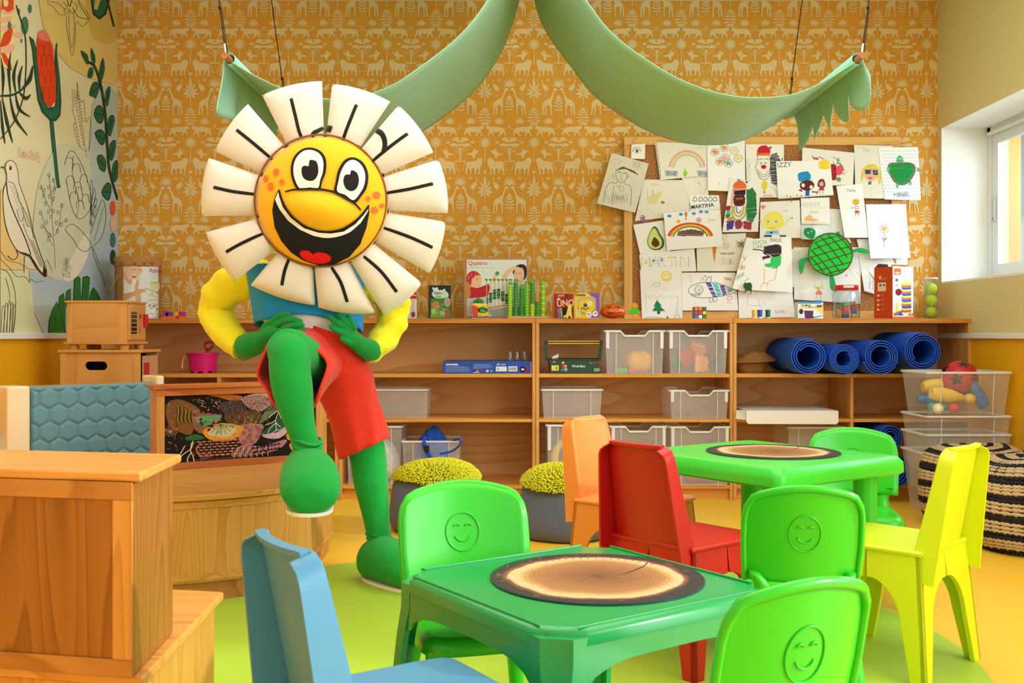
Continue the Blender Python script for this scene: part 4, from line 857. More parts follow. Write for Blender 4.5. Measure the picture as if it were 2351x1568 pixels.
# tall bamboo game carton with a photograph of two children
def q(ik):
    z = lambda *a: [zq(x, y) for x, y in a]
    ik.poly(z((1108, 62), (1628, 62), (1628, 556), (1108, 556)), 'E4E9EE'); ik.text('Quattro', *zq(1120, 108), 9.5, 'D8243A', bold=.01)
    ik.line(z((1135, 130), (1340, 134)), .7, 'A8B0B8'); ik.line(z((1235, 130), (1255, 150), (1240, 170), (1258, 182)), .6, 'A8B0B8')
    ik.poly(z((1110, 300), (1130, 200), (1180, 160), (1225, 190), (1235, 260), (1180, 330)), 'E0A860', 2)
    ik.poly(z((1108, 270), (1112, 190), (1160, 158), (1205, 175), (1222, 205), (1170, 215), (1140, 280)), 'D0283C', 2)
    for i in range(14): ik.ell(*zq(1120 + (i * 29) % 85, 180 + (i * 17) % 60), .7, .7, 'F6E4E6')
    ik.poly(z((1150, 250), (1180, 205), (1225, 200), (1238, 250), (1222, 300), (1180, 320), (1155, 300)), 'F0C09A', 2)
    ik.ell(*zq(1196, 240), 1.4, .9, '3A2A20'); ik.line(z((1186, 228), (1204, 226)), .8, '8A5A30'); ik.line(z((1205, 290), (1225, 288)), 1, 'C0504A')
    ik.poly(z((1108, 400), (1108, 300), (1150, 300), (1200, 310), (1300, 270), (1310, 310), (1290, 380), (1160, 400)), 'C41E30', 0)
    ik.poly(z((1108, 400), (1112, 250), (1135, 290), (1140, 370), (1125, 405)), 'C88A4A', 2)
    ik.poly(z((1330, 240), (1338, 210), (1360, 190), (1375, 200), (1365, 225), (1340, 260)), 'EDBE9A', 2); ik.poly(z((1352, 178), (1372, 160), (1392, 172), (1385, 195), (1362, 198)), '4A9A3A')
    ik.poly(z((1510, 160), (1530, 120), (1580, 100), (1625, 120), (1628, 200), (1600, 240), (1520, 200)), '241C1A', 2)
    ik.poly(z((1518, 180), (1540, 145), (1590, 130), (1608, 180), (1600, 235), (1560, 270), (1525, 245)), 'EDBE98', 2)
    ik.poly(z((1415, 215), (1440, 170), (1510, 120), (1570, 130), (1560, 150), (1500, 160), (1450, 230)), 'EDC09E', 2); ik.ell(*zq(1540, 180), 1.2, 1, '2A1C16'); ik.ell(*zq(1575, 182), 1.2, 1, '2A1C16'); ik.ell(*zq(1542, 238), 2, 1.5, '9A3A34')
    for i in range(7):
        x = 1280 + i * 35; h = (385, 350, 320, 315, 335, 360, 400)[i]; ik.rect(*zq(x - 3, 240), *zq(x + 4, 470), 'D8B080')
        for j in range(4): ik.rect(*zq(x - 14, h + j * 22), *zq(x + 15, h + j * 22 + 20), ('3E8A2E', '2A5A26')[(i + j) % 2])
        ik.poly(z((x, 250), (x - 18, 235), (x - 4, 225), (x + 16, 238)), '4AA03A')
    ik.poly(z((1285, 478), (1480, 440), (1490, 458), (1300, 492)), 'C8A070'); ik.poly(z((1295, 500), (1470, 470), (1628, 470), (1628, 556), (1330, 556)), '9CA4A0'); ik.poly(z((1108, 400), (1280, 385), (1285, 556), (1108, 556)), 'C8D0D4')
t = ctn('game_carton', 'large square game carton with two children pictured, behind the bamboo stick game', 1066, 1214, 591, 5.84, .09, 'B98352', q)
# frog cube
def fc(ik):
    z = lambda *a: [zq(x, y) for x, y in a]
    ik.poly(z((1205, 470), (1285, 455), (1292, 555), (1210, 560)), 'F2CE1E'); ik.poly(z((1162, 565), (1205, 568), (1290, 565), (1288, 550), (1210, 560), (1160, 545)), '2A6AB8')
    ik.poly(z((1160, 450), (1170, 440), (1285, 445), (1285, 458), (1205, 470)), 'F6DE5A'); ik.poly(z((1150, 460), (1200, 470), (1205, 560), (1160, 545)), 'E0502A')
    ik.ell(*zq(1245, 500), 12, 7, '1C3A1E'); ik.ell(*zq(1235, 490), 4, 4, '3AA04A'); ik.ell(*zq(1262, 492), 4, 4, '3AA04A'); ik.ell(*zq(1248, 508), 7, 3.6, '4AB058'); ik.ell(*zq(1236, 488), 1.6, 1.6, '12140E'); ik.ell(*zq(1262, 490), 1.6, 1.6, '12140E')
    ik.text('Fish', *zq(1212, 554), 2.6, '2A2414', bold=.02)
t = ctn('picture_cube', 'yellow and orange picture cube with a frog face, in front of the large game carton', 1084, 1121, 698, 5.76, .09, 'E8A01E', fc, cat='toy')
for i, (x, y) in enumerate(((1182, 430), (1210, 415), (1235, 425), (1222, 440))): obj('frog_eye', G().ball(W(*zq(x, y), 5.80), .012 + .002 * (i % 2)), plastic('2E8A32', .5), t, smooth=180)
# bamboo stick game
t = thing('bamboo_game', 'wooden base with seven stacks of green bamboo rings on pegs', 'toy', (sx(1210, 5.74), 5.79, ZT))
x0, x1 = sx(1158, 5.74), sx(1264, 5.74); g = G().prism([(x0 + .02, 5.73), (x1 - .02, 5.73), (x1, 5.77), (x1 - .01, 5.85), (x0 + .01, 5.85), (x0, 5.77)], ZT, ZT + .014)
obj('base_board', g, wood('E2B87A', 'C89A58', 'x', 2), t, bevel=.003)
LG, DGc, YG = 'A8DC1E', '2E9A28', '7CC820'
for i, (px, top, cols) in enumerate(((1171.5, 655, [LG] * 12), (1184.5, 648, [DGc] * 12), (1198, 660, [DGc] * 6 + [DGc] * 6), (1210, 652, [YG] * 11), (1222.5, 648, [LG] * 4 + [DGc] * 7), (1234.5, 692, [DGc] * 5), (1247, 648, [LG, YG] * 6))):
    X = sx(px, 5.77); zt_ = sz(top, 5.77); obj('peg', G().lathe([(.0055, 0), (.0055, sz(643, 5.77) - ZT - .014)], (X, 5.775, ZT + .014), 12), wood('E8C08A', 'D0A468', 'z', 3), t, smooth=40)
    n = len(cols); h = (zt_ - ZT - .014) / n
    for j, c in enumerate(cols): obj('bamboo_ring', G().lathe([(.0105, 0), (.0125, .002), (.0118, h * .5), (.0125, h - .002), (.0105, h)], (X, 5.775, ZT + .0142 + j * h), 14), plastic(c, .4), t, smooth=50)
    if i != 5 and i != 0 or True:
        g = G()
        for k in range(5): a = 2 * PI * k / 5 + i; g.add([(X, 5.775, zt_ + .022), (X + .016 * math.cos(a), 5.775 + .016 * math.sin(a), zt_ + .012), (X + .013 * math.cos(a + .6), 5.775 + .013 * math.sin(a + .6), zt_ + .004)], [(0, 1, 2)])
        if i != 5: obj('leaf_crown', g, plastic('5CC02A', .5), t, solid=.001)
# dark tin with a fox scene
def tn(ik):
    z = lambda *a: [zq(x, y) for x, y in a]
    ik.poly(z((792, 285), (964, 285), (964, 410), (792, 400)), '1C3038'); ik.poly(z((795, 400), (880, 385), (964, 395), (964, 568), (792, 568)), '3E8A3A', 0); ik.poly(z((795, 480), (870, 470), (964, 500), (964, 568), (792, 568)), '6AAE3A', 0)
    ik.poly(z((805, 370), (815, 335), (850, 330), (890, 325), (940, 345), (950, 380), (920, 395), (840, 395)), 'CFE4DC', 2); ik.text('Kingdom', *zq(822, 360), 5, '3A6A60', bold=.03, sx=.75); ik.text('forest', *zq(838, 388), 4.4, '3A6A60', bold=.03, sx=.8)
    ik.poly(z((815, 330), (810, 298), (828, 310), (850, 300), (862, 330)), 'E4EEE8', 2); ik.ell(*zq(912, 325), 3, 2.4, 'E4EEE8')
    ik.poly(z((800, 460), (830, 425), (862, 430), (865, 470), (835, 480)), 'D87A4A', 2); ik.ell(*zq(820, 510), 5, 6, 'A8D07A'); ik.ell(*zq(880, 490), 5, 3, '8A5AA0'); ik.ell(*zq(900, 530), 6, 4, 'D8A0B0'); ik.ell(*zq(940, 432), 7, 10, 'A8C8C8'); ik.ell(*zq(942, 435), 5, 8, 'D88A6A'); ik.rect(*zq(918, 500), *zq(962, 568), '9A6A40')
    for i in range(18): ik.ell(*zq(800 + (i * 53) % 120, 440 + (i * 31) % 110), 1, 1, ('E8C84A', 'F0F0E0', 'E07A9A')[i % 3])
t = ctn('game_tin', 'dark green game tin with a cartoon fox forest cover', 984, 1034, 655, 5.80, .06, '17231E', tn)
# pack half behind the sleeve
ctn('game_pack', 'red and white pack with a silver spoon pictured, half hidden by the yellow sleeve', 930, 957, 672, 5.79, .03, 'D8D4D4', lambda ik: (ik.rect(930, 672, 957, 686, 'D0283C'), ik.line([(935, 676), (956, 678)], 1.6, 'F2E8E8'), ik.ell(949, 722, 5, 7, '8A3A5A'), ik.line([(950, 690), (948, 716)], 3, 'B8BCC8')))
# card pack and round tin in its box
def uno(ik):
    z = lambda *a: [zq(x, y) for x, y in a]
    ik.poly(z((1870, 362), (2030, 360), (2036, 568), (1875, 568)), 'A8182A'); ik.text('UNO', *zq(1895, 470), 14, 'E8C890', rot=-.08, bold=.03, sx=.9); ik.text('UNO', *zq(1900, 385), 5, 'E8D08A', rot=-.05, bold=.03)
    ik.poly(z((1915, 500), (1950, 480), (1985, 480), (1980, 568), (1920, 568)), '1C1C24'); ik.poly(z((1895, 490), (1915, 485), (1925, 568), (1905, 568)), '6A8AA8'); ik.poly(z((1918, 485), (1935, 482), (1945, 568), (1928, 568)), 'C0B060'); ik.poly(z((1955, 375), (1985, 362), (1995, 385), (1965, 395)), '3A3A4A'); ik.ell(*zq(1908, 405), 4, 3, 'D8C8C0')
    ik.line(z((1868, 350), (2034, 352)), 2.4, 'D8A858')
t = ctn('card_pack', 'dark red hanging card game pack beside the purple and yellow box', 1273, 1314, 671, 5.78, .02, 'A8182A', uno)
def dob(ik):
    z = lambda *a: [zq(x, y) for x, y in a]
    ik.poly(z((2044, 352), (2180, 352), (2150, 400), (2120, 470), (2140, 568), (2044, 568)), 'F2D01E'); ik.poly(z((2160, 352), (2264, 352), (2264, 568), (2160, 568), (2210, 480), (2220, 400)), '8A5AC0')
    ik.text('Dobble', *zq(2052, 378), 5.6, '201A10', bold=.04); ik.poly(z((2070, 395), (2100, 385), (2205, 380), (2230, 400), (2235, 500), (2215, 540), (2080, 540), (2070, 500)), 'C8B898', 0)
    ik.ell(*zq(2152, 468), 21, 18, '8A7410'); ik.ell(*zq(2152, 465), 20, 17, 'F0CC1C'); ik.ell(*zq(2178, 443), 6, 5, 'F6F0DC'); ik.ell(*zq(2180, 443), 2.2, 2.2, 'F0B020'); ik.ell(*zq(2140, 458), 4.5, 4.5, '4A3A8A'); ik.line(z((2125, 480), (2140, 495), (2170, 480)), 2, '201A10', 2)
    ik.ell(*zq(2112, 486), 3.5, 3.5, '9A9078'); ik.ell(*zq(2172, 540), 7, 7, 'F4F4F0'); ik.ell(*zq(2226, 532), 6.4, 6.4, 'F4F4F0'); ik.line(z((2160, 545), (2190, 530)), 1.2, 'D83A2A'); ik.line(z((2210, 535), (2245, 528)), 1.2, 'D83A2A'); ik.ell(*zq(2165, 532), 1.3, 1.3, '2A2A2A'); ik.ell(*zq(2182, 548), 1.3, 1.3, '3A9A4A'); ik.ell(*zq(2228, 525), 1.2, 1.2, '2A2A2A')
    for yy in (505, 528, 550): ik.ell(*zq(2068, yy), 1.8, 1.8, 'F8F0C8'); ik.ell(*zq(2090, yy), 1.8, 1.8, 'F8F0C8')
t = ctn('game_box', 'yellow and purple game box with a round yellow tin in its window', 1319, 1377, 673, 5.79, .04, 'F2D01E', dob)
# little soft giraffe figure
t = solo('toy_figure', G().prism([zq(*p) for p in ((1948, 562), (1950, 545), (1972, 535), (1980, 500), (1990, 470), (1982, 460), (1995, 448), (2015, 448), (2022, 465), (2018, 490), (2020, 520), (2026, 562), (2014, 568), (2004, 545), (1996, 548), (1990, 568), (1974, 568), (1972, 556), (1962, 566))], 5.745, 5.765, f=lambda x, y, Y: W(x, y + 1.0, Y)), plastic('E8D860', .6), 'small yellow dinosaur figure in front of the dark red card pack', 'toy', bevel=.002)
# pumpkin lantern
t = thing('toy_pumpkin', 'shiny orange pumpkin lantern with a black grin on the shelf top', 'toy', (sx(1409, 5.85), 5.86, ZT))
pc = (sx(1409, 5.85), 5.87, ZT + .045)
def pk(u, v):
    a, p = 2 * PI * u, PI * v; r_ = .073 * (1 + .05 * abs(math.cos(5 * a)) - .03); return (pc[0] + r_ * math.sin(p) * math.cos(a), pc[1] + r_ * math.sin(p) * math.sin(a) * .8, pc[2] + .043 * math.cos(p) - .006 * math.sin(p) ** 8)
obj('pumpkin_body', G().grid(pk, 60, 20, wrap=True), plastic('E0641A', .25, .6), t, smooth=180)
ik = Ink(lambda x, y, l: (pc[0] + x * .001, pc[1] - .8 * math.sqrt(max(0, .0755 ** 2 * (1 - (y * .001 / .046) ** 2) - (x * .001) ** 2)) - .0012, pc[2] - y * .001))
ik.line([(-44, 6), (-30, 12), (-12, 13), (4, 8)], 6, '181010', 3, taper=.8); ik.line([(-42, -20), (-26, -22), (-14, -18)], 4, '181010', 2, taper=.7); ik.line([(10, -20), (24, -23), (40, -18)], 4, '181010', 2, taper=.7); ik.line([(16, 12), (40, 8)], 4, '5A2410', 1)
obj('face_print', ik, inkmat(.4), t)
# green felt toy with orange legs
t = thing('felt_toy', 'green and orange felt creature leaning by the corkboard frame', 'toy', (sx(1456, 5.79), 5.80, ZT))
zz = lambda *a: [(1220 + x / 4.702, 580 + y / 4.702) for x, y in a]
obj('felt_body', G().prism(zz((1048, 662), (1075, 620), (1090, 590), (1140, 590), (1160, 620), (1180, 655), (1110, 660)), 5.775, 5.79, f=lambda x, y, Y: W(x, y, Y)), fabric('4CC832', 300), t, bevel=.002)
obj('felt_head', G().prism(zz((1080, 590), (1075, 565), (1110, 535), (1150, 560), (1155, 585), (1130, 600)), 5.778, 5.788, f=lambda x, y, Y: W(x, y, Y)), fabric('F09A2A', 300), t, bevel=.002)
obj('felt_foot', G().prism(zz((1095, 705), (1100, 660), (1135, 660), (1150, 690), (1185, 700), (1185, 708), (1140, 710)), 5.776, 5.79, f=lambda x, y, Y: W(x, y + .7, Y)), fabric('F09A2A', 300), t, bevel=.002)
# puzzle cube
t = thing('puzzle_cube', 'small colour puzzle cube with nine square faces in front', 'toy', (sx(1608.5, 5.76), 5.79, ZT))
x0, x1, z1 = sx(1594.5, 5.76), sx(1622.5, 5.76), sz(704.5, 5.76); s_ = (x1 - x0) / 3
obj('core', G().box(x0, x1, 5.76, 5.76 + s_ * 3, ZT, z1), plastic('0E0E10', .35), t, bevel=.001)
for r_, row in enumerate((('EE6A24', 'EE7A2C', '0E6A34'), ('D02A24', 'D02A24', 'F0D424'), ('2A7AD8', 'F4F4F0', '0E7A3A'))):
    for c_, cc in enumerate(row): obj('sticker', G().box(x0 + c_ * s_ + .0022, x0 + (c_ + 1) * s_ - .0022, 5.7585, 5.7601, z1 - (r_ + 1) * (z1 - ZT) / 3 + .002, z1 - r_ * (z1 - ZT) / 3 - .002), plastic(cc, .35), t)
# paint pots
for i, (px, c, nm) in enumerate(((1733.5, 'F0C820', 'yellow'), (1746, '1E50C0', 'blue'), (1764.5, '0E5A30', 'dark green'))):
    X = sx(px, 5.77); t = thing('paint_pot', 'small clear pot of %s paint' % nm + (', leftmost' if i == 0 else ', middle' if i == 1 else ', rightmost'), 'pot', (X, 5.78, ZT), 0, 'paint pots on the shelf top')
    r_ = .0145; obj('paint_fill', G().lathe([(r_ - .001, .010), (r_ - .001, .043)], (X, 5.78, ZT), 18), plastic(c, .3), t, smooth=40)
    obj('pot_foot', G().lathe([(r_, 0), (r_ + .001, .010)], (X, 5.78, ZT), 18), plastic('D8E0E4' if i < 2 else 'A8C8B0', .4), t, smooth=40); obj('pot_lid', G().lathe([(r_ + .0006, .043), (r_, .050)], (X, 5.78, ZT), 18), plastic(c, .35), t, smooth=40)
# blue-white small construction box
zc = lambda x, y: (1780 + x / 6.187, 560 + y / 6.187)
def mn(ik):
    z = lambda *a: [zc(x, y) for x, y in a]
    ik.poly(z((325, 830), (680, 850), (680, 1068), (325, 1068)), 'E4EEF2'); ik.poly(z((325, 820), (660, 828), (655, 850), (325, 850)), '3AA0E0'); ik.poly(z((560, 860), (680, 855), (680, 1000), (600, 960)), 'F0DC5A'); ik.poly(z((360, 860), (500, 860), (520, 900), (380, 900)), '6AC04A', 0)
    ik.poly(z((412, 945), (545, 950), (535, 1045), (425, 1055)), '3A1A4A'); 
    for i in range(5): ik.line(z((420 + i * 26, 948), (430 + i * 24, 1050)), .5, '8A4A8A'); ik.line(z((414, 962 + i * 18), (540, 962 + i * 18)), .5, '8A4A8A')
    ik.ell(*zc(380, 900), 4, 4, 'F0C8A0'); ik.ell(*zc(438, 890), 5, 5, 'F0C8A0'); ik.poly(z((420, 880), (440, 858), (462, 880), (440, 884)), '241C1A'); ik.ell(*zc(370, 960), 5, 6, '2A2A3A'); ik.text('MINILAND', *zc(468, 912), 3.6, 'F08A1E', rot=-.02, bold=.04, sx=.9); ik.ell(*zc(610, 885), 3, 3, '3A4AC0'); ik.ell(*zc(645, 885), 3, 3, '3A4AC0'); ik.line(z((325, 1060), (500, 1050), (680, 1020)), 2.4, '3AA8D8', 3); ik.ell(*zc(655, 1048), 3, 3, 'F4F8FA'); ik.poly(z((430, 1045), (540, 1030), (570, 1050), (440, 1062)), '4A1A3A')
t = ctn('toy_carton', 'small blue and white construction toy carton between the paint pots and the jar', 1832, 1890.5, 694, 5.78, .07, 'DCE8EE', mn)
obj('lid_tab', G().box(sx(1872, 5.80), sx(1886, 5.80), 5.79, 5.83, sz(696), sz(688)), plastic('2A6AB0', .4), t, bevel=.001)
# jar of building rings
jx = sx(1951, 5.80); t = thing('plastic_jar', 'round clear jar with red lid, full of coloured building bricks', 'jar', (jx, 5.85, ZT))
s_ = F / 5.80; r_ = 31.5 / s_ * 1.0
obj('jar_glass', G().lathe([(r_ * .86, .0005), (r_ * .97, .008), (r_, .03), (r_, .14), (r_ * .93, .158), (r_ * .82, .166)], (jx, 5.86, ZT), 36, True, False), glassy(.2), t, smooth=50)
obj('lid', G().lathe([(r_ * .86, .163), (r_ * .88, .166), (r_ * .88, .186), (r_ * .84, .192), (.001, .193)], (jx, 5.86, ZT), 36), plastic('E01C24', .3), t, smooth=40)
ik = Ink(flat_y(5.86 - r_ * .88 - .001)); ik.rect(*zc(975, 588), *zc(1118, 622), 'F0E8E4'); ik.text('BLOCKS', *zc(1046, 616), 3, 'C0504A', anchor='c'); obj('lid_sticker', ik, inkmat(.4), t)
for i, (dx, dy, z, w_, h, c, nm) in enumerate(((-.018, -.042, .006, .036, .022, '1C4CB0', 'blue'), (-.014, -.042, .03, .036, .042, 'D8242A', 'red'), (-.014, -.042, .074, .036, .022, '3AB83A', 'green'), (.035, -.03, .006, .028, .022, 'F2B81E', 'yellow'), (.036, -.025, .03, .026, .022, '1E5AC8', 'blue'), (.036, -.02, .054, .026, .022, 'D0303A', 'red'), (.034, -.01, .078, .026, .022, 'E05A5A', 'pink'), (-.052, -.012, .006, .02, .05, 'F0A81E', 'orange'), (-.05, -.008, .058, .02, .014, '2A8A4A', 'green'))):
    a = solo('toy_brick', G().box(jx + dx - w_ / 2, jx + dx + w_ / 2, 5.86 + dy - .012, 5.86 + dy + .014, ZT + z, ZT + z + h), plastic(c, .35), '%s building brick in the jar, %s' % (nm, ('bottom middle', 'tall one in the middle', 'on top of the tall red one', 'bottom right', 'lower right above the yellow one', 'right above the blue one', 'top right', 'bottom left', 'upper left')[i]), 'toy', 'building bricks in the jar', bevel=.002)
# tumbling tower carton
x0, xm, x1 = sx(2015, 5.74), sx(2050, 5.70), sx(2095, 5.74)
t = thing('tower_game_carton', 'tall orange and white carton picturing a tower of coloured blocks', 'box', ((x0 + x1) / 2, 5.78, ZT))
zt_ = sz(612, 5.7); fp = [(xm, 5.70), (x1, 5.725), (x1 - .03, 5.83), (x0, 5.79)]
obj('carton', G().prism(fp, ZT, zt_), plastic('F0F2F2', .4), t, bevel=.0008)
def pmap(p0, p1, h, npx, npy):
    p0, p1 = Vector((*p0, h)), Vector((*p1, h)); d = (p1 - p0); n_ = Vector((d.y, -d.x, 0)).normalized()
    return face_map(p0, d / npx, Vector((0, 0, -(h - ZT) / npy)), n_)
ik = Ink(pmap(fp[3], fp[0], zt_, 36, 120)); ik.rect(0, 0, 36, 120, 'C8481A'); ik.rect(9, 20, 14, 28, 'E8A84A'); ik.rect(14, 26, 23, 28.5, '6AA8D8'); ik.rect(7, 36, 23, 56, 'E4D8B8'); ik.rect(10, 39, 14, 45, '4A7A3A'); ik.rect(17, 40, 21, 44, '6A3A4A')
for i in range(4): ik.ell(8, 66 + i * 11, 2.4, 2.6, 'F0D8C8'); ik.line([(13, 64 + i * 11), (19 + i, 64 + i * 11)], .6, 'E8B090'); ik.line([(13, 67 + i * 11), (18, 67 + i * 11)], .6, 'E8B090')
obj('side_print', ik, inkmat(.45), t)
ik = Ink(pmap(fp[0], fp[1], zt_, 46, 120)); ik.rect(3, 4, 18, 19, 'EE6A3A'); ik.text('viga', 5, 16, 5, 'F8F0E8', bold=.03); ik.text('Wood Tower', 22, 12, 3.2, '8AA8C8'); ik.ell(9, 31, 3.5, 3.5, '2E8A5A'); ik.ell(9, 43, 3.2, 3.2, 'D8B0A0'); ik.ell(13, 59, 7, 8, '7A1A2A'); ik.rect(0, 116, 46, 120, 'EE6A3A'); ik.rect(35, 108, 46, 114, 'EE6A3A'); ik.text('4+', 38, 113, 3.4, 'F8F4F0', bold=.03); ik.text('JENGA', 4, 113, 4.6, '303038', bold=.03)
for i in range(14):
    c = ('F0E050', 'C86A5A', '2A5AC8', 'F0E050')[i % 3]; y_ = 38 + i * 4.8; ik.poly([(20, y_ - 1), (24, y_ + 1.5), (24, y_ + 5.5), (20, y_ + 3)], c); ik.poly([(24, y_ + 1.5), (41, y_), (41, y_ + 4.4), (24, y_ + 5.8)], c)
ik.poly([(19, 37), (24, 34), (41, 33), (41, 38), (24, 39.5)], 'D8E08A'); ik.rect(7, 84, 13, 104, 'E8DC5A'); ik.poly([(2, 108), (22, 100), (22, 105), (2, 113)], 'E0645A'); ik.rect(13, 105, 20, 112, '2A6AC8')
obj('front_print', ik, inkmat(.45), t)
obj('open_flap', G().add([(xm - .015, 5.72, zt_), (x0 + .005, 5.79, zt_), (x0 + .02, 5.78, zt_ + .02), (xm - .01, 5.75, zt_ + .016)], [(0, 1, 2, 3)]), plastic('3A3430', .6), t, solid=.0015)
# tube of tennis balls
bx_ = sx(2141, 5.86); t = thing('ball_tube', 'clear tube standing in the right corner of the shelf top', 'tube', (bx_, 5.88, ZT))
obj('tube_wall', G().lathe([(.037, .0005), (.0375, .002), (.0375, .232)], (bx_, 5.88, ZT), 32, True, False), glassy(.14), t, smooth=50)
obj('tube_lid', G().lathe([(.0385, .228), (.0385, .236), (.034, .237), (.001, .235)], (bx_, 5.88, ZT), 32), frosted((240, 240, 240), .6), t, smooth=40)
mb = fabric('CFDE1E', 160, .95, .12)
for i in range(3):
    c = Vector((bx_ + (.002, -.001, .001)[i], 5.88, ZT + .036 + i * .0685)); t = thing('tennis_ball', 'yellow tennis ball, %s in the clear tube' % ('bottom', 'middle', 'top')[i], 'ball', tuple(c - Vector((0, 0, .034))), 0, 'tennis balls in the tube')
    b_ = obj('felt', G().ball(c, .0335, 28, 18), mb, t, smooth=180)
    obj('seam', G().tube([tuple(c + Vector((math.cos(a) * .8, math.sin(2 * a) * .45 * (1), math.sin(a) * .8)).normalized() @ Matrix.Rotation(i * 1.1, 3, 'Z') * .0333) for a in (2 * PI * k / 40 for k in range(40))], .0012, 5, closed=True), plastic('E8EEC8', .7), t)
# cardboard tube with child photograph
tx, ty, tr = sx(316, 5.86), 5.87, .125
t = thing('stick_game_tube', 'large brown cardboard tube with a smiling child pictured, behind the toy cabinets', 'box', (tx, ty, ZT))
tb_ = sz(608, 5.75) - ZT
obj('tube_wall', G().lathe([(tr, 0), (tr, tb_)], (tx, ty, ZT), 48), paint('A87A48', .8), t, smooth=40)
obj('tube_lid', G().lathe([(tr + .006, tb_ - .002), (tr + .006, tb_ + .046), (tr, tb_ + .048), (.001, tb_ + .048)], (tx, ty, ZT), 48), paint('B8824A', .8), t, smooth=40)
def cmap(x, y, l, R=tr):   # photograph rays onto the tube's front
    r_ = R + .0006 + l * .0006; dx = (x - HX) / F; # intersect X = dx*Y with the circle
    a = dx * dx + 1; b_ = -2 * (dx * tx + ty); c_ = tx * tx + ty * ty - r_ * r_; D = max(0, b_ * b_ - 4 * a * c_); Y = (-b_ - math.sqrt(D)) / (2 * a)
    return (dx * Y, Y, E - (y - HY) * Y / F)
ik = Ink(lambda x, y, l: (x, y, l)); za = lambda *a: [(220 + x / 7.127, 580 + y / 7.127) for x, y in a]
def sub_(pts): return pts
def strip(ik, x0, x1, y0, y1, col):
    n = 10; ik.layer += .1
    for i in range(n): ik.add([(x0 + (x1 - x0) * (i + a) / n, y, ik.layer) for a, y in ((0, y0), (1, y0), (1, y1), (0, y1))], [(0, 1, 2, 3)], col)
strip(ik, 284, 364, 612, 732, 'DCE2E2')
ik.poly(za((456, 440), (500, 400), (600, 430), (660, 410), (660, 560), (640, 640), (456, 665)), 'EEECE8', 0); ik.poly(za((465, 240), (540, 220), (700, 225), (760, 260), (750, 330), (700, 400), (640, 440), (570, 420), (500, 330)), 'E8B890', 2)
ik.poly(za((456, 310), (480, 300), (540, 420), (600, 440), (570, 530), (520, 490), (470, 420)), 'E0AC84', 2); ik.poly(za((456, 680), (600, 640), (700, 600), (800, 600), (820, 640), (740, 660), (640, 700), (500, 780), (456, 790)), 'D8A078', 2); ik.poly(za((640, 560), (690, 420), (710, 480), (700, 600), (740, 700), (740, 800), (660, 800)), 'DCA880', 2)
ik.line(za((600, 280), (625, 275), (645, 285)), 1, '5A3A2A', 2); ik.line(za((700, 285), (725, 280), (745, 290)), 1, '5A3A2A', 2); ik.poly(za((585, 370), (630, 390), (670, 372), (650, 405), (615, 408)), 'A83A3A'); ik.line(za((595, 376), (660, 378)), 1, 'F0E8E0')
ik.text('Palina', *za((888, 330))[0], 10, 'B83A4A', bold=.01, sx=.9); ik.line(za((905, 362), (1005, 370)), .6, 'A8A8A8'); ik.line(za((905, 400), (985, 406)), .6, 'A8A8A8')
strip(ik, *za((900, 0))[0][:1], za((1050, 0))[0][0], za((0, 480))[0][1], za((0, 500))[0][1], 'A8C83A'); strip(ik, za((900, 0))[0][0], za((1045, 0))[0][0], za((0, 505))[0][1], za((0, 600))[0][1], 'DCD8A8')
for a, b_, c in (((800, 580), (1040, 660), 'D8A83A'), ((860, 790), (1040, 760), 'D8A83A'), ((880, 680), (1040, 740), 'E0B04A'), ((900, 920), (1040, 830), 'C8942A'), ((900, 850), (1030, 800), 'E0C84A'), ((940, 880), (970, 855), '8A2A2A'), ((1010, 640), (1012, 680), '8A2A2A'), ((1000, 900), (1010, 950), '6A2A2A'), ((900, 660), (950, 672), 'E07A5A')): ik.line(za(a, b_), 1.8, c)
ik.poly(za((870, 850), (890, 840), (905, 870), (890, 890), (872, 880)), '5AA8E0', 2); strip(ik, za((860, 0))[0][0], za((985, 0))[0][0], za((0, 925))[0][1], za((0, 1040))[0][1], 'F0F2F0')
for yy in (940, 970, 1000): ik.line(za((866, yy), (960 - yy % 50, yy)), 1, '3A3A3A')
wrap_obj('wrap_print', ik, t, cmap, 6, inkmat(.6))
ik = Ink(lambda x, y, l: (x, y, l))
rr = random.Random(5)
for cx_ in (300, 420, 640, 800, 930):
    for a in (-.9, -.5, -.1, .3, .7): L_ = rr.uniform(50, 90); ik.line(za((cx_, 200), (cx_ + L_ * math.sin(a), 200 - L_ * math.cos(a) * .9)), 1.5, '8A3028', taper=.6)
wrap_obj('lid_print', ik, t, lambda x, y, l: cmap(x, y, l, tr + .006), 6, inkmat(.7))
obj('carry_cord', G().tube([W(279, 622, 5.77), W(266, 645, 5.775), W(254, 668, 5.80), (W(250, 673, 5.82))], .0045, 6, sub=4), fabric('B8905A', 300), t, smooth=180)
# purple, blue and orange brick toy
t = thing('brick_toy', 'small construction of orange, blue and purple bricks on the left shelf top', 'toy', (sx(399, 5.80), 5.82, ZT))
for px0, px1, y0, y1, c in ((374, 404, 734, 728, 'F0681E'), (405, 409, 734, 728, 'C01E2A'), (410, 425, 734, 728, 'F0681E'), (373, 387, 728, 720, 'C81E8A'), (380, 393, 728, 718.5, '4A4AD0'), (401, 410, 728, 718, 'F0A82A'), (411, 424, 728, 718, 'B01E90'), (374, 384, 719, 715, 'C81E8A')):
    obj('brick', G().box(sx(px0, 5.8), sx(px1, 5.8), 5.80, 5.83, ZT + (734 - y0) / 405, ZT + (734 - y1) / 405), plastic(c, .35), t, bevel=.001)
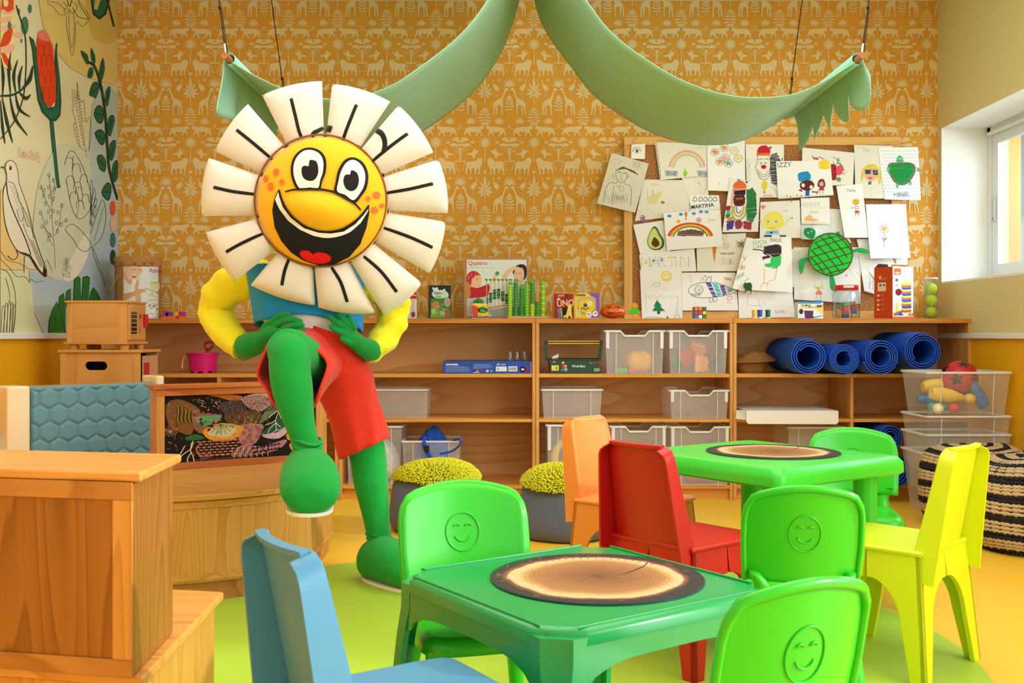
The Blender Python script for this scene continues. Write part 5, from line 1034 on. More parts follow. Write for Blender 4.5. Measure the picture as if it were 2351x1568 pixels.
# ================================================================== CORKBOARD AND DRAWINGS
YC = 6.085
def bz(x, y): return (1360 + x / 3.0934, 300 + y / 3.0934)
def bw(x, y, Y=YC): return W(*bz(x, y), Y)
t = thing('corkboard', 'large pine framed corkboard leaning on the wall, covered with drawings', 'board', (bw(1200, 0)[0], YC, ZT))
a, b_ = bw(225, 45), bw(2180, 1337); x0, x1, z0, z1 = a[0], b_[0], ZT, a[2]; fw = .05
m, nt, b = newmat('cork'); no = N(nt, 'ShaderNodeTexNoise'); no.inputs['Scale'].default_value = 130; no.inputs['Detail'].default_value = 3; nt.links.new(coords(nt), no.inputs[0])
rp = N(nt, 'ShaderNodeValToRGB'); rp.color_ramp.elements[0].position = .35; rp.color_ramp.elements[0].color = lin('8A4E22'); rp.color_ramp.elements[1].position = .6; rp.color_ramp.elements[1].color = lin('C48A52')
nt.links.new(no.outputs[0], rp.inputs[0]); nt.links.new(rp.outputs[0], b.inputs['Base Color']); b.inputs['Roughness'].default_value = .9; bump(nt, b, no.outputs[0], .5, .001)
obj('cork_panel', G().box(x0 + .02, x1 - .02, YC, YC + .012, z0 + .02, z1 - .02), m, t)
fm = wood('EDBE6C', 'D9A050', 'x', 1.4, .45, 5); fmv = wood('EDBE6C', 'D9A050', 'z', 1.4, .45, 5)
for nm, (p, q, r_, s_), mm_ in (('top', (x0, x1, z1 - fw, z1), fm), ('bottom', (x0, x1, z0, z0 + fw), fm), ('l', (x0, x0 + fw, z0 + fw, z1 - fw), fmv), ('r', (x1 - fw, x1, z0 + fw, z1 - fw), fmv)):
    obj('frame_rail' if mm_ is fm else 'frame_stile', G().box(p, q, YC - .012, YC + .02, r_, s_), mm_, t, bevel=.003)
_pl = [0]
pap = {}
def papmat(c): 
    return paint(c, .8)
def drawing(label, pts, fn=None, col='F4F3EF', curl=0, name='drawing', lift=None):
    """paper sheet with four traced corners (tl, tr, br, bl in the crop frame), print follows its curl"""
    k = _pl[0]; _pl[0] += 1; Yb = YC - .0135 - k * .0011 if lift is None else lift
    tl, tr, br, bl = pts
    top = (tl[1] + tr[1]) / 2; h = (bl[1] + br[1]) / 2 - top; sgn = random.Random(k).choice((-1, 1)); lx = (tl[0] + bl[0]) / 2; wd = (tr[0] + br[0]) / 2 - lx
    def surf(x, y, off=0):
        v = max(0, min(1, (y - top) / h)); u = max(0, min(1, (x - lx) / wd)); c = curl * (v ** 3 * .8 + v * v * (u if sgn > 0 else 1 - u) ** 4)
        Y = Yb - c; p = bw(x, y, YC); return (p[0], Y - off, p[2])
    g = G()
    def fn_(u, v):
        x = (tl[0] * (1 - u) + tr[0] * u) * (1 - v) + (bl[0] * (1 - u) + br[0] * u) * v; y = (tl[1] * (1 - u) + tr[1] * u) * (1 - v) + (bl[1] * (1 - u) + br[1] * u) * v
        return surf(x, y)
    g.grid(fn_, 6, 6)
    c = bw((tl[0] + br[0]) / 2, (tl[1] + br[1]) / 2); t = thing(name, label, 'drawing', (c[0], Yb, bw(0, max(bl[1], br[1]))[2]), 0, 'children\'s drawings on the corkboard')
    obj('paper', g, papmat(col), t, solid=.0004)
    if fn:
        ik = Ink(lambda x, y, l: surf(x, y, .0003 + .00008 * l)); fn(ik); obj('crayon_marks', ik, inkmat(.75, 'crayon', 'crayon'), t, kind='stuff')
    return t
K = '2A2826'
def hatch(ik, poly, col, w=5, n=14, seed=1, ang=.35):
    """scribbled fill: strokes clipped to a polygon's horizontal extents"""
    ys = [p[1] for p in poly]; r_ = random.Random(seed)
    for i in range(n):
        y = min(ys) + (max(ys) - min(ys)) * (i + .5) / n; xs = []
        for k in range(len(poly)):
            (xa, ya), (xb, yb) = poly[k - 1], poly[k]
            if (ya <= y < yb) or (yb <= y < ya): xs.append(xa + (y - ya) / (yb - ya) * (xb - xa))
        xs.sort()
        for q in range(0, len(xs) - 1, 2):
            if xs[q + 1] - xs[q] > 3: ik.line([(xs[q] + r_.uniform(0, 3), y + r_.uniform(-3, 3)), (xs[q + 1] - r_.uniform(0, 3), y - ang * 10 + r_.uniform(-3, 3))], w, col)
def fill(ik, poly, col, dark=None, sm=0, n=14, w=3, seed=2):
    ik.poly(poly, col, sm)
    if dark: hatch(ik, poly, dark, w, n, seed)
# faint sheets at the back first
def f_faint1(ik):
    for i, x in enumerate((1500, 1560, 1620, 1690, 1740)): ik.line([(x, 620), (x + 10, 650), (x - 8, 690), (x + 12, 700)], 2.5, 'C8CCC8', 2)
drawing('white sheet with faint pencil marks behind the green paper turtle', ((1470, 545), (1760, 560), (1835, 800), (1480, 770)), f_faint1)
def f26(ik):
    ik.line([(1560, 1100), (1580, 1120), (1600, 1110)], 7, 'D8C84A', 2); ik.line([(1600, 1110), (1604, 1140)], 20, 'D8CC4A'); ik.line([(1612, 1110), (1632, 1125), (1625, 1090)], 5, 'D8CC4A', 2); ik.line([(1590, 1115), (1570, 1080)], 6, 'D8CC4A'); ik.poly([(1586, 1140), (1622, 1140), (1630, 1165), (1582, 1165)], 'E88A8A'); ik.line([(1590, 1165), (1586, 1195)], 2.5, '7A5A4A'); ik.line([(1616, 1165), (1622, 1195)], 2.5, '7A5A4A')
    for i in range(12): a = i * .52; ik.line([(1600 + 14 * math.cos(a), 1075 + 14 * math.sin(a)), (1600 + 42 * math.cos(a), 1070 + 34 * math.sin(a))], 1.6, 'D8D4B0')
    ik.ell(1545, 1105, 6, 10, 'EDEADC'); ik.line([(1760, 1000), (1820, 980), (1850, 1040)], 4, 'F0DCA8', 3); ik.ell(1800, 1030, 8, 10, 'A8C0E0'); ik.line([(1870, 1000), (1900, 1040), (1890, 1100), (1850, 1120)], 4, 'F0C880', 3)
drawing('large sheet with a small yellow stick dancer, under the green paper turtle', ((1425, 830), (1905, 830), (1900, 1230), (1430, 1200)), f26)
drawing('narrow white strip left of the green paper turtle', ((1405, 840), (1500, 850), (1510, 1120), (1410, 1110)), lambda ik: [ik.line([(1440 + i * 8, 860), (1420 + i * 12, 950)], 1.6, 'C0C4C8') for i in range(5)])
def f27(ik):
    for i in range(14): ik.line([(2000, 910), (1960 + i * 9, 880 if i % 2 else 960)], 2.5, '6A4A3A')
    ik.line([(1915, 880), (1935, 930), (1955, 960)], 6, 'C85A3A', 2); ik.line([(2120, 890), (2150, 940)], 8, 'B03A4A'); ik.line([(2150, 900), (2140, 945)], 4, 'C86A5A')
drawing('white sheet with brown spiky scribbles, behind the lone flower drawing', ((1872, 772), (2232, 765), (2232, 955), (1912, 945)), f27)
def f28(ik):
    ik.line([(1945, 975), (1960, 1010), (1990, 1060), (1960, 1090)], 3, 'B8A8C8', 3)
    for i in range(16): ik.line([(1940 + (i * 23) % 70, 1030 + i * 6), (1948 + (i * 23) % 70, 1050 + i * 6)], 2.5, ('C890A8', '8A7AA8', 'A06A4A')[i % 3])
    ik.line([(1960, 1010), (2010, 1070)], 5, '8A6A4A'); ik.line([(1940, 1140), (1990, 1150), (2020, 1160)], 3, 'D8A8A8', 2)
drawing('tilted sheet with purple scribbles behind the orange and white carton', ((1885, 880), (2130, 910), (2060, 1180), (1925, 1140)), f28)
def f25(ik):
    ik.line([(1110, 1160), (1095, 1240), (1190, 1245), (1205, 1290)], 2.5, '9AB0D0', 2); ik.line([(1170, 1180), (1185, 1250)], 2.5, '9AB0D0'); ik.line([(1230, 1205), (1210, 1220), (1225, 1250)], 2, 'C0C4C8', 2); ik.text('Linda', 1295, 1295, 24, 'A8AAA4')
drawing('plain white sheet with faint blue lines above the paint pots', ((1030, 1130), (1415, 1140), (1435, 1325), (1038, 1332)), f25)
def f6(ik):
    ik.text('ferry', 420, 395, 22, 'C8C2A8'); ik.line([(388, 420), (395, 520), (440, 525), (500, 435), (470, 470), (410, 480)], 3, 'C8BC6A', 0); fill(ik, [(395, 470), (505, 430), (450, 520), (400, 522)], 'E4DDA0', 'D0C468', 0, 8, 3); ik.ell(498, 512, 14, 10, '5A9A6A'); ik.ell(502, 516, 6, 5, 'C84A4A'); ik.line([(425, 420), (430, 470)], 3, '8A7A4A')
    ik.line([(330, 600), (345, 640), (400, 645), (440, 610), (420, 570), (350, 565)], 2, 'D0CCB8', 3, True); fill(ik, [(335, 620), (350, 600), (375, 615), (370, 640), (345, 640)], 'B88AD0', '8A5AB8', 0, 7, 3); ik.ell(350, 615, 5, 5, 'E8DC6A')
drawing('cream sheet with a small yellow boat and a purple blob', ((365, 350), (680, 355), (690, 600), (300, 645)), f6, 'E9E4D2')
def f7(ik):
    ik.line([(725, 370), (730, 350), (750, 360), (770, 400), (755, 430), (780, 450)], 2, 'C8C2B0', 3); ik.line([(740, 380), (752, 372), (760, 390)], 3, '9A9A8A', 2); ik.line([(760, 440), (790, 455), (800, 410)], 4, 'E0B8A0', 2)
drawing('cream sheet with a faint dancing figure under the spiral-bound rainbow', ((630, 335), (815, 318), (822, 500), (690, 520)), f7, 'EAE6D6')
def f8(ik):
    for i, x in enumerate((725, 765, 800, 835, 868)): ik.line([(x - 14, 500), (x - 6, 475), (x + 8, 478), (x + 12, 498), (x, 505)], 4, K, 2, True)
    ik.text('MARTINA', 700, 560, 27, K, rot=-.12, bold=.02)
drawing('small white sheet with bold black capital letters', ((690, 465), (895, 462), (905, 560), (692, 575)), f8)
def f15(ik):
    g_ = [(425, 690), (455, 690), (480, 740), (505, 780), (500, 830), (460, 850), (410, 840), (388, 800), (395, 750)]
    ik.poly(g_, K, 4); ik.poly([(430 + (x - 440) * .92 + 8, 770 + (y - 770) * .94) for x, y in g_], '2F8A3A', 4); ik.poly([(434 + (x - 440) * .84 + 2, 772 + (y - 770) * .88) for x, y in g_], 'BFD86A', 4); ik.poly([(436 + (x - 440) * .7, 775 + (y - 770) * .76) for x, y in g_], 'D4E28A', 4)
    ik.poly([(440, 758), (470, 790), (472, 815), (445, 830), (418, 810), (422, 785)], '6A3A1A', 3); ik.line([(436, 800), (446, 806), (456, 799)], 2, K, 2); ik.line([(440, 845), (442, 858)], 3, K); ik.line([(468, 842), (476, 855)], 3, K)
drawing('white sheet with a smiling green avocado', ((288, 672), (500, 640), (560, 880), (340, 890)), f15)
def f17(ik):
    fill(ik, [(846, 825), (880, 828), (870, 880), (862, 945), (852, 880)], 'F08A2A', 'D86A1A', 0, 12, 3); ik.line([(862, 850), (864, 880)], 2, K)
    for i in range(14): a = i * .45; ik.line([(945 + 10 * math.cos(a), 820 + 10 * math.sin(a)), (945 + 30 * math.cos(a), 820 + 30 * math.sin(a))], 2, 'B09A4A')
    ik.ell(945, 820, 9, 9, 'E8D89A'); ik.text('mini club', 905, 882, 20, '4A4A44'); ik.line([(910, 870), (960, 880), (1000, 870)], 1.6, K)
    for i in range(5): ik.line([(918 + i * 15, 905), (918 + i * 15, 955)], 2, '8A8A80')
    ik.text('E,', 970, 950, 34, 'A8A498'); 
    for i in range(26): ik.line([(1010 + (i * 13) % 60, 780 + (i * 7) % 50), (1020 + (i * 17) % 60, 790 + (i * 11) % 50)], 2, '6A4A2A')
    ik.line([(930, 750), (950, 745), (945, 775), (920, 780)], 2, '9A9A90', 2, True)
drawing('cream sheet with an orange carrot and small writing', ((735, 745), (1085, 730), (1082, 1000), (740, 1000)), f17, 'ECE7D8')
def f16a(ik):
    for i, (ch, x) in enumerate(zip('MARTIN', (345, 410, 468, 530, 585, 620))): ik.text(ch, x, 968, 72, 'B8BCB8'); ik.text(ch, x + 3, 963, 62, 'F0EFEA')
    ik.ell(378, 940, 10, 10, 'F0DC2A'); ik.ell(432, 925, 9, 9, '2A8AC8'); ik.ell(490, 920, 9, 12, '6AB0D8'); ik.line([(530, 902), (575, 900)], 8, 'F0DC2A')
drawing('white strip with large outlined capital letters', ((330, 885), (720, 838), (735, 1000), (345, 1010)), f16a)
def f16(ik):
    ik.ell(522, 1035, 38, 36, 'F2D81E'); ik.ell(522, 1035, 30, 28, 'F3EFD8'); ik.line([(498, 1045), (522, 1060), (548, 1045)], 5, 'F2D81E', 3); ik.line([(495, 1020), (550, 1022)], 5, 'F2D81E'); ik.ell(510, 1030, 4, 4, 'E8D01E'); ik.ell(536, 1030, 4, 4, 'E8D01E')
    ik.line([(420, 1105), (430, 1090), (455, 1080), (480, 1088), (470, 1105), (440, 1110)], 2.2, '8A8A88', 2); ik.line([(440, 1135), (480, 1125), (530, 1128), (500, 1145)], 1.6, 'C8CCD0', 2)
    for i in range(14): ik.line([(375 + i * 17, 1160 + (i * 7) % 20), (377 + i * 17, 1185 + (i * 7) % 20)], 1.8, 'A8B0B8')
    for y in (0, 1): ik.line([(378 + y * 228, 1170), (380 + y * 222, 1290)], 1.6, 'B0B8C0')
    fill(ik, [(455, 1205), (490, 1245), (478, 1248), (515, 1282), (420, 1282), (445, 1250), (432, 1248)], '1E9A5A', '127A42', 0, 12, 4); ik.rect(458, 1282, 478, 1302, '4A3A3A'); ik.ell(457, 1202, 5, 5, 'F0DC4A')
    for x, y in ((440, 1245), (480, 1240), (500, 1276), (428, 1278)): ik.ell(x, y, 3.5, 3.5, 'D84A3A')
    ik.poly([(530, 1312), (540, 1335), (520, 1335)], '1E9A5A'); ik.line([(580, 1335), (580, 1312), (612, 1308), (615, 1335)], 2, '3A8A7A'); ik.line([(370, 1330), (430, 1326), (500, 1331)], 3, '5AB09A', 2); ik.line([(590, 1300), (600, 1230), (608, 1200)], 2, 'A8C8D8', 2)
drawing('tall white sheet with a smiling sun and a green fir tree, standing on the shelf', ((335, 990), (630, 985), (638, 1334), (350, 1336)), f16)
def f18(ik):
    o = [(678, 1130), (720, 1095), (790, 1080), (880, 1085), (950, 1110), (1015, 1145), (940, 1170), (850, 1185), (760, 1188), (700, 1170)]
    ik.line(o, 4, '2A7A7A', 4, True); hatch(ik, [(800, 1085), (835, 1082), (880, 1182), (850, 1185)], '4A2AA0', 7, 12, 3); hatch(ik, [(845, 1084), (885, 1088), (915, 1172), (885, 1180)], '3AC0D8', 7, 12, 4); hatch(ik, [(895, 1092), (935, 1104), (950, 1162), (922, 1172)], '5A3AB0', 7, 10, 5); hatch(ik, [(945, 1108), (1000, 1140), (960, 1160)], '3AA08A', 6, 6, 6)
    ik.ell(752, 1130, 31, 30, '3A8A8A', n=24); ik.ell(752, 1130, 27, 26, 'EDF0EE', n=24); ik.ell(754, 1130, 15, 15, '8AA8A8'); ik.ell(754, 1130, 13, 13, 'EDF0EE'); ik.ell(755, 1130, 4, 4, K)
    ik.line([(800, 1080), (815, 1045), (838, 1040), (835, 1075)], 3.5, '2A7A7A', 3); ik.line([(830, 1188), (828, 1215), (845, 1220), (850, 1190), (860, 1215), (880, 1210), (878, 1185)], 3, '2A7A7A', 3); ik.line([(1010, 1140), (1030, 1130), (1022, 1165), (1000, 1150)], 4, '1E3A2E', 0); 
    for i in range(6): ik.line([(708 + i * 10, 1160), (710 + i * 10, 1176)], 2.5, '2A7A7A')
    ik.line([(690, 1160), (730, 1168), (768, 1158)], 2.5, '2A7A7A', 3)
    ik.line([(955, 1185), (975, 1172), (985, 1190), (970, 1205), (955, 1198)], 2.5, 'D8606A', 2, True); ik.line([(962, 1205), (955, 1222), (985, 1224)], 2.5, 'D8606A'); ik.line([(668, 1050), (690, 1030), (700, 1080)], 2, 'D8A8A8', 2)
    for i in range(8): ik.line([(925 + i * 3, 1045 + (i % 3) * 8), (985, 1050 + (i % 4) * 7)], 2.2, 'D88A9A')
    ik.line([(765, 1070), (780, 1045), (790, 1072)], 3, 'D86A7A', 2); ik.ell(798, 1035, 6, 5, 'D86A7A')
    for i in range(24): ik.ell(670 + (i * 47) % 320, 1215 + (i * 29) % 55, 2, 2, 'A8A8A8', n=6)
drawing('white sheet with a large striped blue and purple fish', ((630, 1010), (1010, 1010), (1030, 1278), (635, 1278)), f18)
def f3(ik):
    for i in range(18): ik.ell(450 + i * 1.9, 98 + i * 14, 4.5, 3.5, '3A3632')
    for k, c in enumerate(('E8888A', 'F0A8A8', 'F2E06A', 'A8D88A', 'D8B0D8')):
        r_ = 128 - k * 8; ik.line([(668 + r_ * math.cos(a), 285 - (r_ + 8) * math.sin(a)) for a in (PI * q / 20 for q in range(1, 20))], 6, c)
    for cx in (558, 785): 
        for i in range(10): ik.line([(cx - 50 + i * 2, 290 + (i * 9) % 40), (cx + 48 - i * 2, 296 + (i * 7) % 40)], 4, ('8A98A8', '9AA8B8', '7A889A')[i % 3])
    fill(ik, [(655, 275), (678, 318), (635, 318)], 'A8E05A', '8AD03A', 0, 8, 3); ik.rect(648, 318, 662, 332, 'C88A4A')
    for i in range(8): ik.ell(500 + i * 38, 125 + (i * 23) % 40, 3, 6, 'BCD4D0')
drawing('spiral-bound page with a pastel rainbow', ((440, 88), (808, 100), (810, 325), (478, 355)), f3, 'EAE6D8')
def f2(ik):
    L = lambda p, w=3, s=3: ik.line(p, w, '5A564C', s)
    L([(168, 275), (165, 330), (190, 368), (210, 376), (235, 350), (248, 300)]); 
    for i in range(16): L([(165 + i * 3, 290 - i), (215 + i * 4, 262 + i * 1.5), (250 + i * 5, 285 + i * 2.5), (318 - i * 2, 318 - i * 2)], 2.2)
    L([(178, 298), (200, 302)], 5); L([(215, 308), (238, 306)], 5); L([(205, 310), (200, 335), (212, 338)], 2); L([(195, 352), (215, 354)], 3); L([(150, 310), (142, 325), (155, 345)]); L([(245, 320), (256, 330), (240, 345)])
    L([(175, 360), (165, 380), (125, 375), (95, 410), (80, 480), (75, 520)]); L([(225, 370), (232, 385), (262, 395), (275, 440), (268, 540)]); L([(150, 400), (140, 470), (135, 535)]); L([(170, 400), (215, 402), (220, 430), (185, 440)], 2); L([(185, 410), (200, 425)], 2.5)
    for i in range(9): L([(90 + i * 18, 440 + (i * 31) % 40), (100 + i * 18, 480 + (i * 17) % 30), (92 + i * 18, 510 + (i * 13) % 20)], 2)
    for i in range(8): L([(150 + i * 9, 455 + (i % 3) * 12), (160 + i * 8, 470 + (i % 2) * 14), (150 + i * 10, 500)], 2)
    ik.ell(315, 248, 17, 14, '9A968A'); ik.ell(315, 248, 14, 11, 'DAD3BE')
    for i in range(8): a = i * .785; L([(315 + 18 * math.cos(a), 248 + 16 * math.sin(a)), (315 + 40 * math.cos(a), 248 + 34 * math.sin(a))], 2, 1)
    ik.line([(135, 225), (150, 208), (185, 212), (200, 225), (180, 238), (150, 238)], 2, 'A8A498', 3, True)
drawing('beige pencil portrait of a windswept boy, tilted at the left edge of the board', ((135, 165), (397, 240), (300, 588), (30, 525)), f2, 'DDD6C2', .012)
drawing('tiny paper with one drawn eye at the top left of the board', ((275, 100), (372, 100), (370, 208), (272, 205)), lambda ik: (ik.poly([(283, 150), (305, 138), (330, 145), (342, 158), (310, 164)], 'F6F4F0', 2), ik.ell(314, 152, 10, 10, '5A5A8A'), ik.ell(314, 152, 4.5, 4.5, K), ik.line([(280, 155), (296, 140), (318, 136), (345, 152)], 4, K, 3), ik.line([(280, 135), (310, 122), (342, 132)], 3, '8A7A6A', 3), ik.line([(290, 160), (312, 166), (335, 160)], 2, '6A5A4A', 2)))
def f4(ik):   # left as loose coloured scribbles
    for (x, y, c, n) in ((865, 160, 'E07A2A', 9), (930, 130, 'E8943A', 9), (1000, 150, 'F0E08A', 9), (940, 200, 'F0A8A8', 10), (1030, 205, 'EEDC7A', 9), (900, 225, 'D88A4A', 7), (960, 240, '5A9A7A', 6)):
        for i in range(n): a = i * 2.4; ik.line([(x + 22 * math.cos(a), y + 20 * math.sin(a)), (x - 24 * math.cos(a + .4), y - 20 * math.sin(a + .5))], 4, c)
        ik.line([(x + 30 * math.cos(q), y + 27 * math.sin(q)) for q in (PI * k / 6 for k in range(12))], 2.2, '4A3A2A', 2, True)
    ik.line([(892, 375), (896, 390)], 3, 'C05A4A')
drawing('white sheet with a cluster of orange, yellow and pink colouring at its top', ((808, 75), (1075, 55), (1080, 440), (815, 430)), f4)
def f5(ik):
    for i in range(6): ik.line([(1100 + (i % 2) * 14, 205 + i * 30), (1092 + (i % 2) * 10, 235 + i * 25), (1112, 255 + i * 22)], 2.2, '8A8880', 2)
    hatch(ik, [(1255, 180), (1300, 165), (1335, 230), (1325, 330), (1300, 400), (1262, 380), (1250, 280)], '4A4E54', 8, 26, 8); hatch(ik, [(1330, 210), (1345, 200), (1342, 235)], '4A4E54', 5, 6)
    fill(ik, [(1165, 165), (1168, 135), (1190, 115), (1225, 115), (1250, 135), (1253, 165)], 'D8303A', 'B8202A', 2, 12, 4); ik.rect(1158, 165, 1252, 184, 'E86A2A'); ik.ell(1256, 128, 10, 8, 'A83A5A')
    ik.line([(1165, 185), (1162, 240), (1150, 260), (1162, 300), (1185, 345), (1225, 352), (1250, 320), (1258, 260), (1248, 185)], 3, '4A4844', 3); ik.line([(1172, 215), (1190, 205), (1200, 212)], 4, K, 2); ik.line([(1215, 212), (1230, 205), (1242, 215)], 4, K, 2)
    ik.ell(1188, 236, 8, 9, '6A6864'); ik.ell(1188, 236, 6, 7, 'F2F0EC'); ik.ell(1222, 236, 8, 9, '6A6864'); ik.ell(1222, 236, 6, 7, 'F2F0EC'); ik.ell(1189, 238, 3, 4, K); ik.ell(1221, 238, 3, 4, K); fill(ik, [(1188, 260), (1205, 250), (1226, 258), (1222, 275), (1200, 278)], 'C8202E', 'A8182A', 2, 5, 3)
    ik.line([(1165, 280), (1180, 320), (1210, 335), (1240, 315), (1252, 280)], 3, '5A5854', 3); ik.line([(1178, 290), (1195, 315), (1220, 318), (1240, 290)], 2.5, '5A5854', 3)
    fill(ik, [(1212, 362), (1232, 375), (1235, 400), (1218, 430), (1198, 415), (1195, 385)], 'F2DA2A', 'E0C41E', 3, 9, 3); ik.line([(1215, 430), (1212, 450)], 2.5, 'B83A2A'); ik.ell(1212, 442, 7, 6, 'D84A3A'); ik.line([(1250, 405), (1290, 420), (1300, 470)], 2.2, 'A8A49A', 2); ik.text('clown', 1205, 474, 20, 'E08A6A', rot=-.03)
drawing('sheet with a clown in a red hat and a yellow balloon', ((1080, 103), (1352, 105), (1350, 478), (1090, 482)), f5, 'EFEBE0')
def f19(ik):
    fill(ik, [(1205, 660), (1210, 610), (1245, 582), (1300, 580), (1340, 610), (1350, 660), (1325, 700), (1260, 712), (1220, 695)], 'F4EC84', 'F0E45A', 3, 16, 5); ik.line([(1210, 700), (1185, 640), (1180, 648)], 8, 'F0E45A', 2); ik.line([(1345, 680), (1380, 640), (1400, 625)], 8, 'F0E45A', 2); ik.ell(1408, 625, 8, 7, 'A8A88A')
    ik.ell(1240, 650, 12, 11, 'C8CCB8'); ik.ell(1295, 650, 12, 11, 'C8CCB8'); ik.ell(1240, 650, 6, 6, '8A9A9A'); ik.ell(1295, 650, 6, 6, '8A9A9A'); ik.line([(1245, 690), (1268, 698), (1290, 690)], 3.5, 'E08A5A', 2); fill(ik, [(1225, 715), (1310, 715), (1318, 740), (1218, 740)], 'A8D8E8', '7AC0D8', 0, 5, 4); ik.ell(1262, 728, 10, 6, K)
    fill(ik, [(1185, 540), (1200, 532), (1210, 540), (1220, 530), (1218, 552), (1202, 566)], 'E88A7A', None); ik.ell(1348, 575, 4, 6, 'F0A890'); ik.ell(1366, 576, 7, 6, 'F0A890'); ik.rect(1210, 745, 1265, 758, '3A3A38'); ik.rect(1322, 745, 1365, 758, '5A5A58')
drawing('sheet with a yellow-headed child waving', ((1185, 512), (1462, 500), (1470, 765), (1180, 768)), f19, 'EFEDE2')
def f20(ik):
    ik.line([(1485, 540), (1560, 552), (1650, 552)], 10, 'F4EFA8', 2); ik.text('ANA', 1530, 595, 22, 'C8C4A8'); fill(ik, [(1490, 640), (1530, 600), (1560, 630), (1600, 640), (1550, 650)], 'F0C890', 'E8B070', 2, 6, 3); ik.line([(1475, 655), (1670, 655)], 5, 'F0E45A')
    for i in range(5): ik.line([(1485 + i * 26, 512), (1490 + i * 26, 545), (1500 + i * 26, 515)], 2.2, '9A9A94', 2)
drawing('small pale sheet with a faint yellow animal right of the waving child', ((1470, 485), (1672, 480), (1675, 665), (1475, 665)), f20)
def f9(ik):
    fill(ik, [(995, 415), (995, 385), (1020, 365), (1055, 365), (1080, 385), (1083, 415)], 'F0802A', 'E0641A', 2, 9, 4); ik.ell(1032, 358, 12, 8, '3AA0C8'); ik.rect(988, 415, 1084, 432, 'EE9A8A'); fill(ik, [(990, 432), (1080, 432), (1078, 462), (992, 462)], '3A3A40', '202024', 0, 6, 5); ik.ell(1088, 372, 8, 8, '8A3A2A')
    hatch(ik, [(985, 430), (1005, 430), (985, 560), (965, 560)], 'E8A8B0', 6, 18); fill(ik, [(1000, 465), (1070, 462), (1075, 520), (1055, 540), (1010, 540), (995, 520)], '7A3A2A', '5A2418', 2, 14, 5); ik.line([(1010, 490), (1060, 488)], 8, 'C07A7A'); ik.line([(1012, 512), (1058, 512)], 6, '3A1A14')
    hatch(ik, [(1085, 430), (1130, 420), (1155, 460), (1160, 600), (1130, 660), (1085, 640)], '2E7A42', 9, 34, 12, .9)
    ik.line([(990, 540), (985, 600), (1010, 635), (1045, 635), (1078, 600), (1080, 540)], 10, '8AC83A', 3); ik.line([(1002, 540), (1000, 590), (1030, 615), (1060, 590), (1065, 540)], 9, 'F0902A', 3); ik.line([(1016, 545), (1018, 580), (1035, 590), (1050, 570)], 8, '3AA8C8', 3)
    fill(ik, [(945, 540), (975, 545), (965, 575), (940, 570)], 'C8203A', 'A01830', 2, 5, 4); hatch(ik, [(945, 575), (978, 580), (970, 600), (940, 600)], '3AC0D0', 6, 6); hatch(ik, [(940, 600), (975, 600), (965, 630), (935, 625)], '2A8A4A', 6, 7); hatch(ik, [(950, 625), (995, 615), (990, 650), (950, 650)], 'F08A2A', 6, 7); hatch(ik, [(945, 655), (1005, 640), (990, 705), (945, 712)], '4A3AA8', 7, 12)
    fill(ik, [(1005, 650), (1040, 640), (1060, 665), (1045, 700), (1010, 700)], 'A85060', '8A3448', 2, 9, 5); hatch(ik, [(1060, 650), (1125, 655), (1120, 712), (1065, 700)], 'A8344A', 7, 12)
drawing('sheet with a many-coloured crayon figure in an orange hat, leaning right', ((972, 340), (1185, 380), (1168, 722), (915, 726)), f9, 'F0EDE6')
def f11(ik):
    ik.line([(1548, 185), (1560, 210), (1590, 212), (1598, 192), (1628, 208)], 5, '5A2A1A', 0); ik.line([(1560, 200), (1590, 205)], 10, 'D8502A'); fill(ik, [(1680, 245), (1720, 250), (1725, 320), (1715, 358), (1690, 360)], 'B8283A', '981E30', 0, 16, 5); ik.line([(1735, 200), (1728, 240)], 10, '8AAA4A'); ik.line([(1722, 240), (1750, 245), (1775, 290), (1770, 320)], 8, '3A9A4A', 2); fill(ik, [(1725, 260), (1765, 255), (1772, 300), (1740, 325), (1722, 310)], 'E86A7A', 'D0485A', 2, 9, 4); fill(ik, [(1720, 340), (1755, 345), (1745, 370), (1722, 362)], '6AB84A', '4A983A', 2, 5, 4)
    for i in range(14): ik.ell(1690 + (i * 19) % 60, 195 + (i * 13) % 45, 3, 3, '4A9A4A'); 
    ik.ell(1778, 300, 15, 13, 'D8A8A8'); ik.ell(1778, 300, 12, 10, 'ECE8DC'); ik.ell(1778, 300, 3, 3, 'D8485A')
drawing('sheet with a watermelon fruit cartoon, behind the blue-haired figure drawing', ((1480, 128), (1848, 165), (1838, 392), (1475, 400)), f11, 'ECE8DC')
def f12(ik):
    ik.text('sofia', 1908, 155, 20, 'B8B4A8'); fill(ik, [(1892, 355), (1900, 290), (1935, 250), (1985, 248), (2025, 280), (2038, 350), (2020, 390), (1995, 300), (1920, 310), (1905, 365)], 'E8D45A', 'D0B83A', 3, 20, 3); fill(ik, [(1912, 320), (1920, 285), (1960, 270), (2005, 285), (2012, 330), (1990, 360), (1940, 362)], 'F0B898', 'E8A488', 3, 14, 3)
    ik.poly([(1920, 285), (1965, 280), (1962, 315), (1925, 318)], '1E6A6A', 1); ik.poly([(1975, 288), (2010, 290), (2012, 322), (1980, 320)], '2A2A2A', 1); ik.poly([(1925, 292), (1958, 288), (1955, 308), (1930, 310)], '3A4A3A', 1); ik.rect(1985, 298, 2005, 310, '3A9AC8'); ik.line([(1918, 283), (2014, 286)], 4, 'E88A2A'); ik.poly([(1942, 342), (1958, 336), (1974, 342), (1958, 352)], 'D8404A', 2); fill(ik, [(1945, 368), (1968, 368), (1966, 390), (1942, 390)], '5A9A8A', '3A7A6A', 0, 4, 4)
drawing('cream sheet with a blonde girl in dark glasses', ((1845, 110), (2115, 115), (2130, 490), (1855, 485)), f12, 'E8E3D2')
